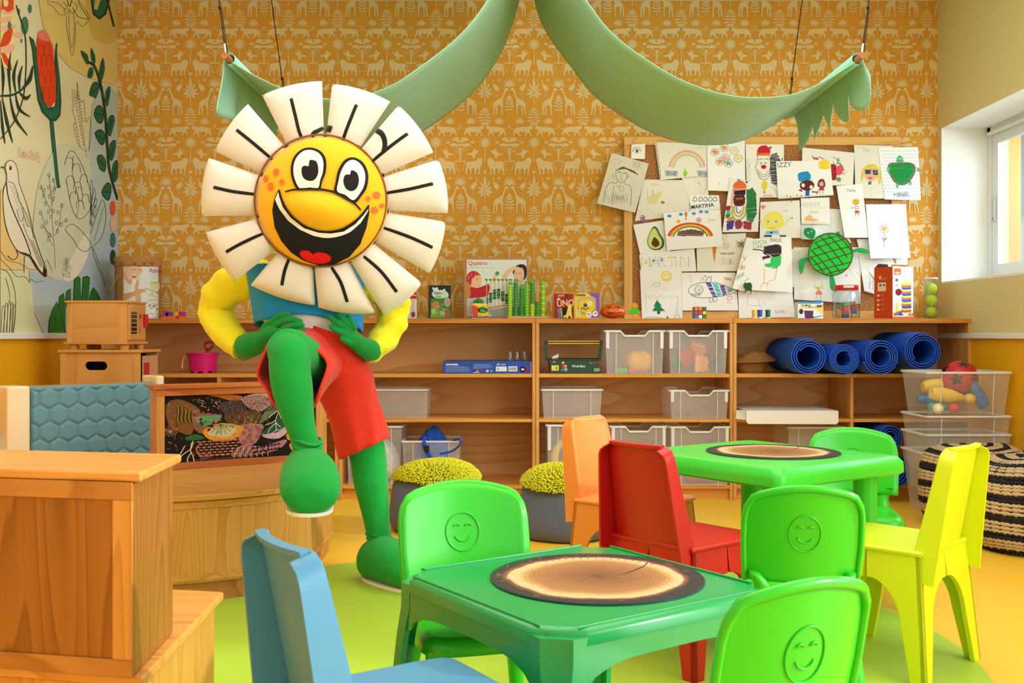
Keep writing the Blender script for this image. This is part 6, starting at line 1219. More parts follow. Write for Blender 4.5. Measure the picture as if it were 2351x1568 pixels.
def f10(ik):
    ik.text('IZZY', 1305, 268, 34, '4A4A48', rot=-.05); fill(ik, [(1590, 235), (1630, 215), (1672, 225), (1672, 275), (1640, 285), (1600, 275)], 'F4E04A', 'F0D42A', 1, 12, 5); ik.line([(1585, 280), (1665, 235)], 3, 'F0DC5A')
    fill(ik, [(1450, 350), (1448, 315), (1480, 300), (1520, 300), (1538, 325), (1535, 355), (1500, 372), (1460, 368)], '3AA0D0', '1E88C0', 3, 16, 4); fill(ik, [(1462, 385), (1500, 360), (1545, 365), (1565, 395), (1545, 425), (1505, 432), (1470, 420)], '7A3A1E', '5A2410', 3, 16, 4); ik.ell(1485, 395, 12, 14, 'E8ECEC'); ik.ell(1542, 408, 12, 14, 'E8ECEC')
    fill(ik, [(1452, 430), (1470, 420), (1472, 432)], '7A3A1E'); ik.line([(1455, 428), (1480, 438)], 8, '7A3A1E'); ik.line([(1545, 440), (1590, 445)], 8, '7A3A1E'); ik.line([(1590, 430), (1582, 458)], 5, '7A3A1E'); fill(ik, [(1502, 432), (1530, 432), (1528, 470), (1500, 470)], '3A6AC8', '2A50A8', 0, 6, 4); ik.line([(1500, 480), (1502, 488)], 6, '7A3A1E'); ik.line([(1524, 480), (1528, 488)], 6, '7A3A1E')
    fill(ik, [(1585, 395), (1595, 360), (1615, 350), (1635, 360), (1642, 400), (1628, 410), (1600, 410)], '8A4A3A', '6A2E22', 2, 12, 3); ik.ell(1614, 385, 15, 16, 'F0B898'); ik.ell(1608, 380, 2, 3, K); ik.ell(1620, 382, 2, 3, K); fill(ik, [(1602, 405), (1628, 405), (1635, 430), (1596, 430)], 'B84A3A', '983428', 0, 5, 3); ik.line([(1606, 430), (1604, 455)], 3, '8A4A3A'); ik.line([(1624, 430), (1626, 455)], 3, '8A4A3A')
    for i in range(30): ik.line([(1325 + i * 12.6, 486 - i * .6), (1328 + i * 12.6, 474 - i * .6)], 2, '8AC85A')
    for x, y in ((1370, 470), (1395, 474), (1442, 465), (1470, 468)): ik.ell(x, y, 6, 5, 'C8A83A')
drawing('white sheet with a blue-haired brown figure and a girl', ((1293, 225), (1672, 220), (1700, 465), (1310, 490)), f10)
def f13(ik):
    for r_ in range(15):
        for c in range(12):
            x, y = 2035 + c * 21 + r_ * 1.6 + (r_ % 2) * 9, 148 + r_ * 24
            if 2050 + r_ * 1.6 - 30 < x < 2290 + r_ * 1.2 and y < 490: ik.line([(x, y + 8), (x + 5, y), (x + 9, y + 9)], 3, '7AD0CC')
    fill(ik, [(2080, 285), (2095, 240), (2160, 235), (2240, 235), (2275, 260), (2272, 310), (2230, 375), (2180, 395), (2130, 375), (2100, 330)], '8A5A5A', None, 3); fill(ik, [(2092, 285), (2104, 248), (2160, 244), (2235, 244), (2262, 266), (2260, 308), (2222, 366), (2180, 384), (2136, 366), (2110, 326)], '2EA858', '148A3E', 3, 30, 5)
    ik.poly([(2145, 230), (2150, 200), (2165, 185), (2185, 200), (2190, 230)], '3AB86A', 3); ik.ell(2162, 208, 5, 5, 'F0F4F0'); ik.ell(2178, 210, 5, 5, 'F0F4F0'); ik.ell(2163, 209, 2.4, 2.4, K); ik.ell(2179, 211, 2.4, 2.4, K)
    for x, y in ((2085, 285), (2295, 285), (2150, 400), (2240, 380)): ik.ell(x, y, 9, 16, '5AC08A')
    for i, ch in enumerate('MANUEL'): ik.text(ch, 2125 + i * 19, 480 - i * 1.5, 34, '9AA0A8', rot=.05 * (i % 3 - 1))
drawing('white sheet with a green turtle among blue ticks, signed at the bottom', ((2015, 130), (2295, 125), (2315, 500), (2060, 495)), f13, 'F4F4F2')
def f21(ik):
    ik.text('Daisy', 1795, 440, 20, '6A6A68'); 
    for i in range(16): a = i * PI / 8; ik.line([(1856 + 22 * math.cos(a), 513 + 21 * math.sin(a)), (1856 + 38 * math.cos(a), 513 + 35 * math.sin(a))], 5, 'C8C4B0', taper=.3); ik.line([(1856 + 22 * math.cos(a), 513 + 21 * math.sin(a)), (1856 + 36 * math.cos(a), 513 + 33 * math.sin(a))], 3, 'F6F4EC')
    ik.ell(1856, 513, 23, 22, '8A6A1A'); ik.ell(1856, 513, 21, 20, 'F0C82A'); ik.ell(1850, 506, 3, 4, K); ik.ell(1863, 506, 3, 4, K); ik.line([(1845, 518), (1856, 526), (1868, 517)], 3, K, 2)
    for j in range(4): ik.line([(1846, 546 + j * 7), (1876, 546 + j * 7)], 3.5, ('3A4A8A', 'F0F0F0')[j % 2]); 
    ik.line([(1848, 550), (1828, 560), (1826, 550)], 4, '4A9A4A', 2); ik.line([(1872, 550), (1890, 562)], 4, 'E8B080'); fill(ik, [(1850, 572), (1876, 572), (1882, 592), (1848, 592)], 'E04A2A', None); ik.line([(1856, 592), (1854, 612)], 4, '3A8A4A'); ik.line([(1872, 592), (1876, 608)], 4, '3A8A4A')
drawing('white sheet with a small flower-headed figure in red shorts', ((1718, 400), (1900, 385), (1945, 765), (1778, 765)), f21)
def f22(ik):
    for i in range(6): a = i * PI / 3 + .3; ik.ell(2055 + 21 * math.cos(a), 702 + 21 * math.sin(a), 13, 13, '5A5A58'); ik.ell(2055 + 21 * math.cos(a), 702 + 21 * math.sin(a), 11, 11, 'F2F4F6')
    ik.ell(2055, 702, 15, 15, '5A5020'); ik.ell(2055, 702, 13, 13, 'F2CC1E'); ik.line([(2055, 735), (2053, 790), (2053, 832)], 3, '5A6A5A', 2); ik.poly([(2053, 790), (2035, 762), (2045, 768), (2053, 784)], '4A7A5A'); ik.poly([(2053, 788), (2062, 770), (2076, 762), (2066, 780)], '4A7A5A')
drawing('white sheet with a single small flower on a stem, at the right edge', ((1925, 530), (2208, 528), (2232, 908), (1955, 912)), f22, 'F1F4F8', .012)
def f14(ik):
    for k, c in enumerate(('D83A2A', 'E8602A', 'F0902A', 'F2D83A', '3A8A3A')):
        r_ = 158 - k * 9; ik.line([(688 + r_ * math.cos(a), 770 - (r_ * .68) * math.sin(a)) for a in (PI * q / 20 for q in range(1, 20))], 9, c)
    hatch(ik, [(590, 752), (605, 720), (700, 705), (790, 722), (778, 745), (700, 748)], '7A5248', 8, 10, 9, -.3)
    for x, y, c in ((540, 612, '3A9AC8'), (620, 600, '3A9AC8'), (712, 595, '3A9AC8'), (762, 582, '3A9AC8'), (802, 583, '4AA8C8')): fill(ik, [(x - 14, y), (x - 4, y - 10), (x + 14, y - 6), (x + 12, y + 8), (x - 6, y + 10)], c, None, 2)
    fill(ik, [(645, 600), (650, 585), (665, 588), (668, 608), (656, 625)], 'F0A84A', 'D84A3A', 2, 5, 3); ik.rect(652, 628, 662, 638, '8A5A3A'); fill(ik, [(590, 650), (602, 638), (618, 645), (615, 660), (600, 662)], 'F0B82A', None, 2)
    for i in range(6): a = i * 1.05; ik.ell(748 + 14 * math.cos(a), 640 + 13 * math.sin(a), 7, 7, 'F0A8B0')
    ik.ell(748, 640, 6, 6, 'D86A7A'); ik.line([(748, 655), (752, 672)], 3, '5A9A5A'); ik.text('Jane', 812, 648, 22, 'E8A0B0'); ik.line([(885, 640), (898, 585), (890, 560)], 2.5, 'E8B0A8', 2)
drawing('white sheet with a thick orange rainbow over brown ground', ((497, 590), (900, 565), (915, 825), (525, 855)), f14)
def f23(ik):
    ik.text('LUCIA', 1130, 808, 26, '6ABE8A'); ik.text('CARAZ', 1130, 840, 26, '6ABE8A'); ik.text('PAUL', 1252, 795, 26, '5A5A58'); hatch(ik, [(1205, 835), (1240, 822), (1290, 815), (1330, 830), (1332, 880), (1310, 905), (1270, 900), (1240, 880), (1205, 880)], '3A2A2E', 8, 20, 5, .6); hatch(ik, [(1190, 905), (1240, 890), (1260, 905), (1200, 922)], '3A2A2E', 7, 6); ik.line([(1070, 845), (1180, 852), (1235, 872)], 7, '2A2224', 2); ik.line([(1235, 850), (1240, 890), (1200, 870)], 8, '2A2224', 2)
    hatch(ik, [(1255, 905), (1330, 900), (1328, 960), (1300, 985), (1215, 970), (1210, 955), (1250, 945)], '3AC86A', 9, 18, 6, .8); ik.line([(1212, 985), (1208, 1080), (1190, 1095), (1185, 1120)], 5, 'F0C0A0', 0); ik.line([(1300, 985), (1285, 1060), (1235, 1075), (1230, 1110)], 6, 'F0C0A0', 0); ik.line([(1195, 1090), (1240, 1085)], 5, 'F0C0A0')
drawing('white sheet with a dark brown and green creature', ((1085, 775), (1400, 760), (1410, 1150), (1120, 1135)), f23)
def f24(ik):
    for i in range(6): ik.line([(1070, 925), (1045 + i * 10, 890)], 4, 'D8A84A', taper=.6)
    ik.line([(1068, 925), (1040, 955)], 3, '8A8A5A'); ik.ell(1052, 975, 21, 17, 'D85A5A'); ik.ell(1052, 975, 17, 13, 'F0EEE8'); ik.ell(1052, 975, 7, 6, 'D85A5A'); ik.ell(1052, 975, 3, 3, K)
    for i in range(7): ik.line([(1010 + i * 8, 1058 - i * 5), (1020 + i * 8, 1030 - i * 4)], 2.4, '7A9A7A'); ik.line([(1010 + i * 8, 1058 - i * 5), (1022 + i * 8, 1062 - i * 5)], 2.4, '7A9A7A')
    ik.line([(1072, 1075), (1085, 1060), (1102, 1050)], 4, '5AA86A', 2)
drawing('tilted narrow sheet with a red-ringed eye and a leaf sprig', ((1085, 762), (1128, 770), (1125, 1160), (985, 1122)), f24)
# small cut-out sea turtle and the large one
def cutout(name, label, parts, Y, cat='drawing'):
    t = thing(name, label, cat, bw(parts[0][1][0][0], parts[0][1][0][1], Y), 0)
    for i, (nm, pts, col, sm, dy) in enumerate(parts):
        P_ = [p[:2] for p in cr(pts, sm, True)] if sm else pts
        obj(nm, G().prism(P_, Y - dy - .0012, Y - dy, f=lambda x, y, Yq: (bw(x, y)[0], Yq, bw(x, y)[2])), fabric(col, 300, .85, .12, .2), t)
    return t
Yt = YC - .052
cutout('paper_turtle', 'small dark green paper sea turtle by the striped fish', [('shell', [(1060, 1100), (1085, 1085), (1112, 1085), (1120, 1115), (1105, 1140), (1075, 1132)], '2A5A32', 3, .003), ('flipper', [(1060, 1095), (1070, 1080), (1085, 1090)], '3A6A3A', 0, .001), ('flipper', [(1080, 1130), (1058, 1150), (1085, 1145)], '3A6A3A', 0, .001), ('flipper', [(1100, 1130), (1115, 1165), (1122, 1130)], '3A6A3A', 0, .001)], Yt)
Yt = YC - .058
tt = cutout('paper_turtle', 'large bright green paper turtle with a brown criss-cross shell', [
    ('shell', [(1668 + 158 * math.cos(a), 885 + 152 * math.sin(a)) for a in (2 * PI * k / 40 for k in range(40))], '1FC23A', 0, .008),
    ('head', [(1495, 700), (1530, 698), (1560, 715), (1562, 745), (1545, 780), (1520, 772), (1488, 752), (1482, 720)], '1F8A48', 3, .004),
    ('flipper', [(1520, 905), (1470, 912), (1448, 935), (1445, 980), (1460, 1025), (1478, 1000), (1492, 940), (1525, 930)], '25A04C', 2, .003), ('flipper', [(1820, 855), (1870, 838), (1920, 848), (1946, 878), (1900, 878), (1860, 868), (1822, 872)], '25A04C', 2, .003),
    ('flipper', [(1662, 1035), (1688, 1035), (1702, 1080), (1716, 1145), (1690, 1145), (1668, 1120), (1664, 1070)], '25A04C', 2, .003), ('flipper', [(1705, 728), (1730, 722), (1745, 755), (1720, 750)], '1F9A48', 0, .003)], Yt)
ik = Ink(lambda x, y, l: (bw(x, y)[0], Yt - .0098 - l * .0001, bw(x, y)[2]))
BR = '5A2A1E'
for k in range(80): a = 2 * PI * k / 80; ik.line([(1668 + 151 * math.cos(a), 885 + 145 * math.sin(a)), (1668 + 157 * math.cos(a + .06), 885 + 151 * math.sin(a + .06))], 9, BR if k % 2 else '6A3A22')
def chord(p0, p1, w=6): ik.line([p0, ((p0[0] + p1[0]) / 2 + 4, (p0[1] + p1[1]) / 2 - 4), p1], w, BR, 3)
for p0, p1 in (((1562, 800), (1700, 760)), ((1545, 850), (1785, 770)), ((1530, 905), (1800, 830)), ((1550, 960), (1815, 875)), ((1580, 1000), (1808, 940)), ((1630, 1028), (1780, 985)),
               ((1600, 760), (1760, 960)), ((1560, 800), (1740, 1015)), ((1530, 850), (1680, 1025)), ((1525, 900), (1625, 1020)), ((1650, 745), (1790, 910)), ((1710, 745), (1815, 860))): chord(p0, p1)
obj('shell_marks', ik, inkmat(.75), tt, kind='stuff')
ik = Ink(lambda x, y, l: (bw(x, y)[0], Yt - .0055 - l * .0001, bw(x, y)[2])); ik.ell(1512, 733, 5, 5, 'E8F0E8'); ik.ell(1536, 722, 5, 5, 'E8F0E8'); ik.ell(1512, 733, 2.4, 2.4, K); ik.ell(1536, 722, 2.4, 2.4, K)
obj('eye_marks', ik, inkmat(.7), tt)
g = G().tube([bw(218, 170, YC - .03), bw(250, 120, YC - .03), bw(300, 92, YC - .035), bw(360, 95, YC - .03), bw(385, 100, YC - .03)], .0012, 5, sub=4).tube([bw(310, 50, YC - .02), bw(285, 90, YC - .03), bw(268, 140, YC - .03), bw(262, 190, YC - .03)], .0012, 5, sub=4)
solo('red_string', g, plastic('D0402A', .6), 'thin red string hanging from the top left of the corkboard frame', 'string', smooth=180)
for i, (x, y) in enumerate(((280, 188), (1742, 545), (1413, 505), (760, 100), (1930, 122))):
    p = bw(x, y, YC - .016 - (i > 0) * .03); tag(centred(None, obj('push_pin', G().lathe([(.003, 0), (.0035, .004), (.002, .006), (.0035, .012), (.001, .0125)], p, 10, M=Matrix.Rotation(PI / 2, 3, 'X')), plastic(('D8402A', '2A90C8', '2A90C8', 'E8E8E8', 'E8D04A')[i], .3), smooth=50)), '%s push pin on the corkboard' % ('small red', 'blue, beside the flower-headed figure,', 'blue, above the waving child,', 'white', 'yellow')[i], 'pin')
# ================================================================== WOODEN SEATING AND DESK
wf = wood('DCA050', 'BC8038', 'z', 2.2, .38, 8); wf_shaded = wood('B07030', '84501C', 'z', 2.0, .38, 8); wt = wood('E0A352', 'BE803A', 'x', 1.8, .35, 7); wtr = wood('C88A42', '9A6228', 'x', 1, .4, 6)  # second wood is the bench wood darkened, shade on the backrest box coloured in
# foreground backrest block on its bench
P0 = [XY(320, 1085, .70), XY(413, 1042, .70)]   # right side, front and back
a, b_ = Vector(P0[0]), Vector(P0[1]); d = Vector((-1, .2)).normalized()
fp = [a, b_, b_ + d * 1.1, a + d * 1.1]
def offs(P, k):
    c = sum((Vector(p) for p in P), Vector((0, 0))) / len(P); return [tuple(Vector(p) + (Vector(p) - c).normalized() * k) for p in P]
t = thing('wooden_bench', 'pale wooden bench end with a tall boxed backrest in the left foreground', 'bench', (a.x - .5, a.y + .15, 0))
obj('backrest_box', G().prism(offs(fp, -.012), .372, .684), wf_shaded, t, bevel=.003)
obj('backrest_top', G().prism(offs(fp, .004), .684, .70), wt, t, bevel=.005)
c0, c1 = Vector(XY(338, 1546, .37)), Vector(XY(515, 1358, .37))
sp_ = [c0 + (c0 - c1).normalized() * .02, c1, c1 + d * .9, c0 + d * 1.2]
obj('seat_board', G().prism([tuple(v) for v in sp_], .352, .37), wt, t, bevel=.005)
obj('seat_base', G().prism([tuple(v) for v in offs(sp_, -.02)], 0, .352), wf, t, bevel=.003)
nd = (a + d * 1.1 - a).normalized()
g = G(); n_ = Vector((d.y, -d.x)) * (1 if d.y * 0 - d.x * -1 < 0 else 1)
n_ = Vector((-d.y, d.x)); n_ = n_ if n_.y < 0 else -n_
def strip3(g, p, q, z0, z1, o, th=.004):
    p, q = Vector(p) + n_ * (o), Vector(q) + n_ * (o); g.prism([tuple(p), tuple(q), tuple(q + n_ * th), tuple(p + n_ * th)], z0, z1)
f0, f1 = offs(fp, -.012)[0], offs(fp, -.012)[3]
f0v, f1v = Vector(f0), Vector(f1); dd = (f1v - f0v).normalized()
for nm, (p, q, z0, z1) in (('top_rail', (f0v, f1v, .655, .684)), ('bottom_rail', (f0v, f1v, .372, .40)), ('stile', (f0v, f0v + dd * .035, .40, .655))):
    g = G(); strip3(g, p, q, z0, z1, 0); obj(nm, g, wtr if 'rail' in nm else wf, t, bevel=.0015)
obj('bench_foot', G().prism([tuple(v) for v in offs(fp, -.03)], .37, .374), wt, t)
# curved bench with the tapestry back
arc = [(-2.0, 3.42), (-1.6, 3.43), (-1.3, 3.445), (-1.137, 3.467), (-1.01, 3.52), (-.92, 3.575), (-.828, 3.65), (-.77, 3.72), (-.734, 3.80)]
top = cr(arc, 3) + [(-.755, 4.37), (-.80, 4.55), (-1.5, 4.35), (-2.0, 4.3)]; top = [p[:2] for p in top]
t = thing('curved_bench', 'curved wooden corner bench with a dark coral-pattern fabric backrest', 'bench', (-1.2, 3.9, 0))
def inset(P, k): 
    c = Vector((-1.35, 4.0)); return [tuple(Vector(p) + (c - Vector(p)).normalized() * k) for p in P]
ST = .372
obj('seat_board', G().prism(top, ST - .02, ST), wt, t, bevel=.004)
obj('seat_base', G().prism(inset(top, .015), .07, ST - .02), wf, t, smooth=30)
obj('kick_board', G().prism(inset(top, .03), 0, .07), wtr, t, smooth=30)
for z in (.078, .325): obj('edge_strip', G().prism(inset(top, .011), z, z + .022), wt, t, smooth=30)
BL, BR_ = Vector((-1.425, 4.10)), Vector((-.815, 4.50)); bd = (BR_ - BL).normalized(); bn = Vector((bd.y, -bd.x))
def bq(u0, u1, o0, o1, z0, z1): L = (BR_ - BL).length; return G().prism([tuple(BL + bd * u0 + bn * o0), tuple(BL + bd * u1 + bn * o0), tuple(BL + bd * u1 + bn * o1), tuple(BL + bd * u0 + bn * o1)], z0, z1)
L_ = (BR_ - BL).length; wff = wood('D2803A', 'A65A20', 'x', 1, .4, 6, rz=math.atan2(bd.y, bd.x))
obj('back_box', bq(0, L_, -.10, -.012, ST, .70), wf, t, bevel=.003)
for nm, q in (('back_cap', (-.012, L_ + .01, -.11, .012, .70, .716)), ('top_rail', (0, L_, -.012, .004, .672, .70)), ('bottom_rail', (0, L_, -.012, .004, ST, .40)), ('stile', (0, .033, -.012, .004, .40, .672)), ('stile', (L_ - .05, L_, -.012, .004, .40, .672))):
    obj(nm, bq(*q), wff if nm != 'stile' else wf, t, bevel=.002)
tp = obj('tapestry', bq(.033, L_ - .05, -.012, -.004, .40, .672), fabric('15100F', 500), t)
tz = lambda x, y: (x, y)
o_ = BL + bd * .033 + bn * -.004; TWd = L_ - .083
U = TWd / 2560; V = .272 / 1330    # drawing units = zoom crop pixels
ik = Ink(face_map((o_.x, o_.y, .672), Vector((bd.x, bd.y, 0)) * U, Vector((0, 0, -V)), (bn.x, bn.y, 0), .0003, .00006))
ox, oy = -50, -120
I = lambda pts: [(x + ox, y + oy) for x, y in pts]
def ip(pts, c, sm=2): ik.poly(I(pts), c, sm)
def il(pts, w, c, sm=3): ik.line(I(pts), w, c, sm)
r9 = random.Random(9)
ip([(70, 300), (250, 190), (450, 270), (620, 420), (560, 620), (480, 900), (300, 850), (120, 700)], '7A5226'); ip([(480, 380), (700, 470), (900, 520), (980, 560), (900, 700), (700, 900), (540, 820), (500, 600)], '8A5A4A'); ip([(520, 560), (800, 540), (960, 540), (900, 680), (640, 740)], '5A9A6A')
ip([(740, 130), (1100, 120), (1350, 190), (1300, 250), (1120, 255), (900, 170)], 'B0662A'); ip([(960, 290), (1300, 260), (1400, 400), (1300, 520), (1100, 540), (960, 460)], '4A3A3A'); ip([(1300, 240), (1500, 130), (1900, 110), (2000, 330), (1750, 420), (1650, 500), (1450, 440)], 'D8A8A0')
ip([(1020, 520), (1200, 540), (1400, 440), (1640, 520), (1600, 700), (1500, 780), (1250, 770), (1050, 680)], '5C4428'); ip([(1310, 760), (1620, 760), (1680, 830), (1600, 1060), (1500, 1180), (1310, 1170), (1250, 1000)], 'B27A72'); ip([(680, 820), (960, 700), (1310, 790), (1290, 960), (1100, 1080), (850, 1060), (700, 960)], 'E09A28'); ip([(750, 850), (960, 720), (1220, 800), (1180, 960), (980, 990), (780, 940)], 'C8C49A')
ip([(1640, 960), (1900, 700), (2060, 400), (2100, 620), (2100, 900), (1950, 1060), (1750, 1060)], '1E5A3E'); ip([(1650, 990), (1900, 960), (2100, 850), (2100, 960), (1950, 1080), (1760, 1070)], 'C8A8B0'); ip([(1150, 1300), (1300, 1180), (1500, 1200), (1700, 1220), (2050, 1110), (2080, 1180), (1900, 1330), (1500, 1400), (1150, 1400)], 'A8787A'); ip([(390, 950), (560, 900), (700, 1000), (420, 1020)], '2E6A30'); ip([(1750, 420), (1900, 340), (2010, 400), (1700, 700), (1600, 740)], '6A7A52')
ip([(2070, 1020), (2150, 980), (2230, 1010), (2200, 1120), (2110, 1120)], 'D8922A'); ip([(2130, 1220), (2200, 1210), (2240, 1340), (2180, 1350)], 'D8922A'); ip([(2200, 200), (2450, 150), (2560, 400), (2500, 800), (2300, 900), (2250, 500)], '8A5A3A'); ip([(2250, 950), (2500, 900), (2560, 1300), (2300, 1400)], 'C8A8A0')
for i in range(230):
    x, y = r9.uniform(80, 2500), r9.uniform(160, 1430); a_ = r9.uniform(0, 3.1); il([(x, y), (x + 30 * math.cos(a_), y + 30 * math.sin(a_)), (x + 55 * math.cos(a_ + .5), y + 55 * math.sin(a_ + .5))], r9.uniform(6, 11), ('6A4A2A', 'A8786A', '3E5A34', 'C08A3A', '8A6A5A', '2A1C18')[i % 6])
for i in range(46): x, y = 1320 + (i % 23) * 28, 180 + (i // 23) * 140 + r9.uniform(-20, 20); il([(x, y), (x + 14, y + 60), (x - 4, y + 120), (x + 12, y + 170)], 9, '3A2420')
for i in range(40): x, y = 1030 + r9.uniform(0, 560), 560 + r9.uniform(0, 190); il([(x, y), (x + 14, y + 22), (x + 2, y + 46)], 8, ('C8B45A', '2A1A12', 'B89A4A')[i % 3])
for i in range(40): x, y = 980 + r9.uniform(0, 380), 290 + r9.uniform(0, 220); il([(x, y), (x + 16, y + 16), (x + 4, y + 36)], 5, ('8A7A7A', '1A1212')[i % 2])
for i in range(26): ik.ell(500 + r9.uniform(0, 420) + ox, 410 + r9.uniform(0, 420) + oy, r9.uniform(14, 34), r9.uniform(12, 26), ('2A1612', 'C8786A', '3A201A')[i % 3], r9.uniform(0, 3))
for i in range(12): x, y = 1300 + r9.uniform(10, 330), 790 + r9.uniform(0, 340); ik.ell(x + ox, y + oy, 30, 30, '7A4E48'); ik.ell(x + ox, y + oy, 20, 20, 'A06A62')
for r_ in range(6):
    for c in range(8): x, y = 590 + c * 88 + (r_ % 2) * 40, 1060 + r_ * 56; ik.ell(x + ox, y + oy, 38, 17, 'A86A5C' if r_ < 5 else 'D08A3A')
for i in range(34): x = 520 + i * 30; il([(x, 1400), (x + 6, 1440), (x - 3, 1480)], 9, '8A5A50')
for i in range(40): x, y = 1150 + i * 16, 1215 + (i % 3) * 60; il([(x, y), (x - 10, y + 50), (x + 4, y + 90)], 10, ('E4C4A0', '241414')[i % 2])
for i in range(16): ik.ell(1510 + (i % 8) * 62 + ox, 1250 + (i // 8) * 90 + oy - (i % 8) * 8, 24, 20, '1C1012')
for i in range(14): x = 240 + i * 20; il([(x, 300 + i * 12), (x + 12, 440), (x - 4, 560 + r9.uniform(-30, 30)), (x + 14, 660)], 9, ('2A5A2A', 'D09A3A', '2A180E')[i % 3])
for i in range(18): x, y = 520 + r9.uniform(0, 400), 170 + r9.uniform(0, 220); il([(x, y), (x + 34, y + 26)], 12, ('C8945A', '8A5A3A', 'D8B090')[i % 3])
for a_ in (-1.2, -.8, -.4, 0, .4, .8, 1.2): il([(960, 720), (960 + 120 * math.sin(a_), 720 + 120 * math.cos(a_)), (960 + 230 * math.sin(a_), 720 + 230 * math.cos(a_))], 8, '2E6A2A')
for a_ in range(24): q = a_ * .14 - 1.6; il([(960 + 270 * math.sin(q), 780 + 210 * math.cos(q)), (960 + 330 * math.sin(q), 780 + 270 * math.cos(q))], 6, 'F0B84A', 1)
for pts in ([(2030, 390), (1960, 480), (1890, 680), (1890, 760), (1900, 920)], [(1940, 520), (1980, 650), (2050, 720)], [(1890, 690), (1790, 760), (1700, 790)], [(1890, 750), (1980, 850)], [(1890, 760), (1790, 860), (1750, 960)], [(1960, 480), (1850, 560), (1770, 630)], [(1900, 900), (1980, 900), (2060, 840)], [(1900, 900), (1830, 960), (1700, 1000)]): il(pts, 11, 'E8D8D0')
for i in range(12): q = i * .52; il([(140, 820), (140 + 60 * math.cos(q), 820 + 60 * math.sin(q)), (140 + 120 * math.cos(q + .3), 820 + 110 * math.sin(q + .3))], 7, 'C8946A')
for pts in ([(210, 1480), (330, 1300), (470, 1180), (500, 1030)], [(430, 1480), (410, 1380), (480, 1250)], [(520, 1470), (500, 1330), (460, 1230), (480, 1060)], [(240, 1400), (370, 1120)]): il(pts, 16, 'D8C890')
for j in range(4): il([(640 - j * 10, 1060 + j * 10), (560 - j * 6, 1200), (640, 1300 + j * 30), (800, 1310 + j * 20)], 10, 'A86A5C')
ik.f = ik.f; obj('woven_pattern', ik, inkmat(.85), tp, kind='stuff')
# upholstered seat back further along the corner
UL, UR = Vector((-2.03, 4.30)), Vector((-1.645, 4.74)); ud = (UR - UL).normalized(); un = Vector((ud.y, -ud.x)); LU = (UR - UL).length
t = thing('upholstered_seat', 'wooden corner seat with a blue-grey hexagon-quilted backrest', 'seat', (-1.85, 4.45, 0))
def uq(u0, u1, o0, o1, z0, z1): return G().prism([tuple(UL + ud * u0 + un * o) for u0, o in ()] or [tuple(UL + ud * u0 + un * o0), tuple(UL + ud * u1 + un * o0), tuple(UL + ud * u1 + un * o1), tuple(UL + ud * u0 + un * o1)], z0, z1)
wf_sunlit = wood('FBEBCB', 'F0D8A8', 'z', 1, .35, 4)  # wood paled so the end panels carry sunlight in their colour
obj('end_panel', uq(-.10, -.005, -.12, .03, 0, .705), wf_sunlit, t, bevel=.01, bseg=3); obj('end_panel', uq(LU - .01, LU + .03, -.12, .02, 0, .73), wf_sunlit, t, bevel=.01, bseg=3)
obj('back_board', uq(0, LU - .012, -.12, -.03, 0, .70), wf, t, bevel=.003); obj('seat_base', uq(0, LU - .012, -.03, .02, 0, .34), wf, t, bevel=.003)
def qf(u, v):
    x, z = u * (LU - .02), v * .34; e = min(u, 1 - u, v, 1 - v); h = 0
    s = .048; row = z / (s * 1.5); ph = (x / (s * .8660254 * 2)); 
    best = []
    for r_ in range(int(row) - 1, int(row) + 3):
        cx_ = (round(ph - .5 * (r_ % 2)) + .5 * (r_ % 2)) * s * 1.732; best.append(math.hypot(x - cx_, z - r_ * s * 1.5))
        for q in (-1, 1): best.append(math.hypot(x - cx_ - q * s * 1.732, z - r_ * s * 1.5))
    best.sort(); h = .011 * (min(1, (best[1] - best[0]) / .022)) ** .5 * min(1, e / .03)
    p = UL + ud * (x + .002) + un * (-.03 + .03 * min(1, e / .02) ** .5 + h); return (p.x, p.y, .36 + z)
m_q = fabric('6A97A4', 600, .8, .08, .2, 0)
obj('quilted_cushion', G().grid(qf, 150, 100), m_q, t, smooth=180)
t = thing('low_ledge', 'pale wooden ledge and white panel at the far left edge', 'ledge', (-2.2, 4.25, 0))
obj('ledge_top', G().box(XL + .024, -2.145, 4.12, 4.30, .50, .53), wt, t, bevel=.004); obj('ledge_panel', G().box(XL + .024, -2.15, 4.14, 4.29, 0, .50), paint('EFEDE6'), t, bevel=.002)
# ------------------------------------------------------------------ toy cabinets
wc = wood('E9AE62', 'D2924A', 'z', .8, .4, 4); wc2 = wood('E4A85C', 'CE8E48', 'x', .8, .4, 4)
YA, YD = 5.0, 5.25; red = plastic('C8141C', .35)
xa, xb, zt_ = sx(137, YA), sx(323, YA), sz(803, YA)
t = thing('toy_washer', 'lower wooden toy cabinet with a slot handle and a red door pull', 'cabinet', ((xa + xb) / 2, 5.12, 0))
g = G().box(xa + .008, xb - .03, YA + .004, YA + .018, 0, sz(826, YA)).box(xa + .008, xb - .03, YA + .004, YA + .018, sz(846, YA), zt_ - .014).box(xa + .008, sx(193, YA), YA + .004, YA + .018, sz(846, YA), sz(826, YA)).box(sx(237, YA), xb - .03, YA + .004, YA + .018, sz(846, YA), sz(826, YA))
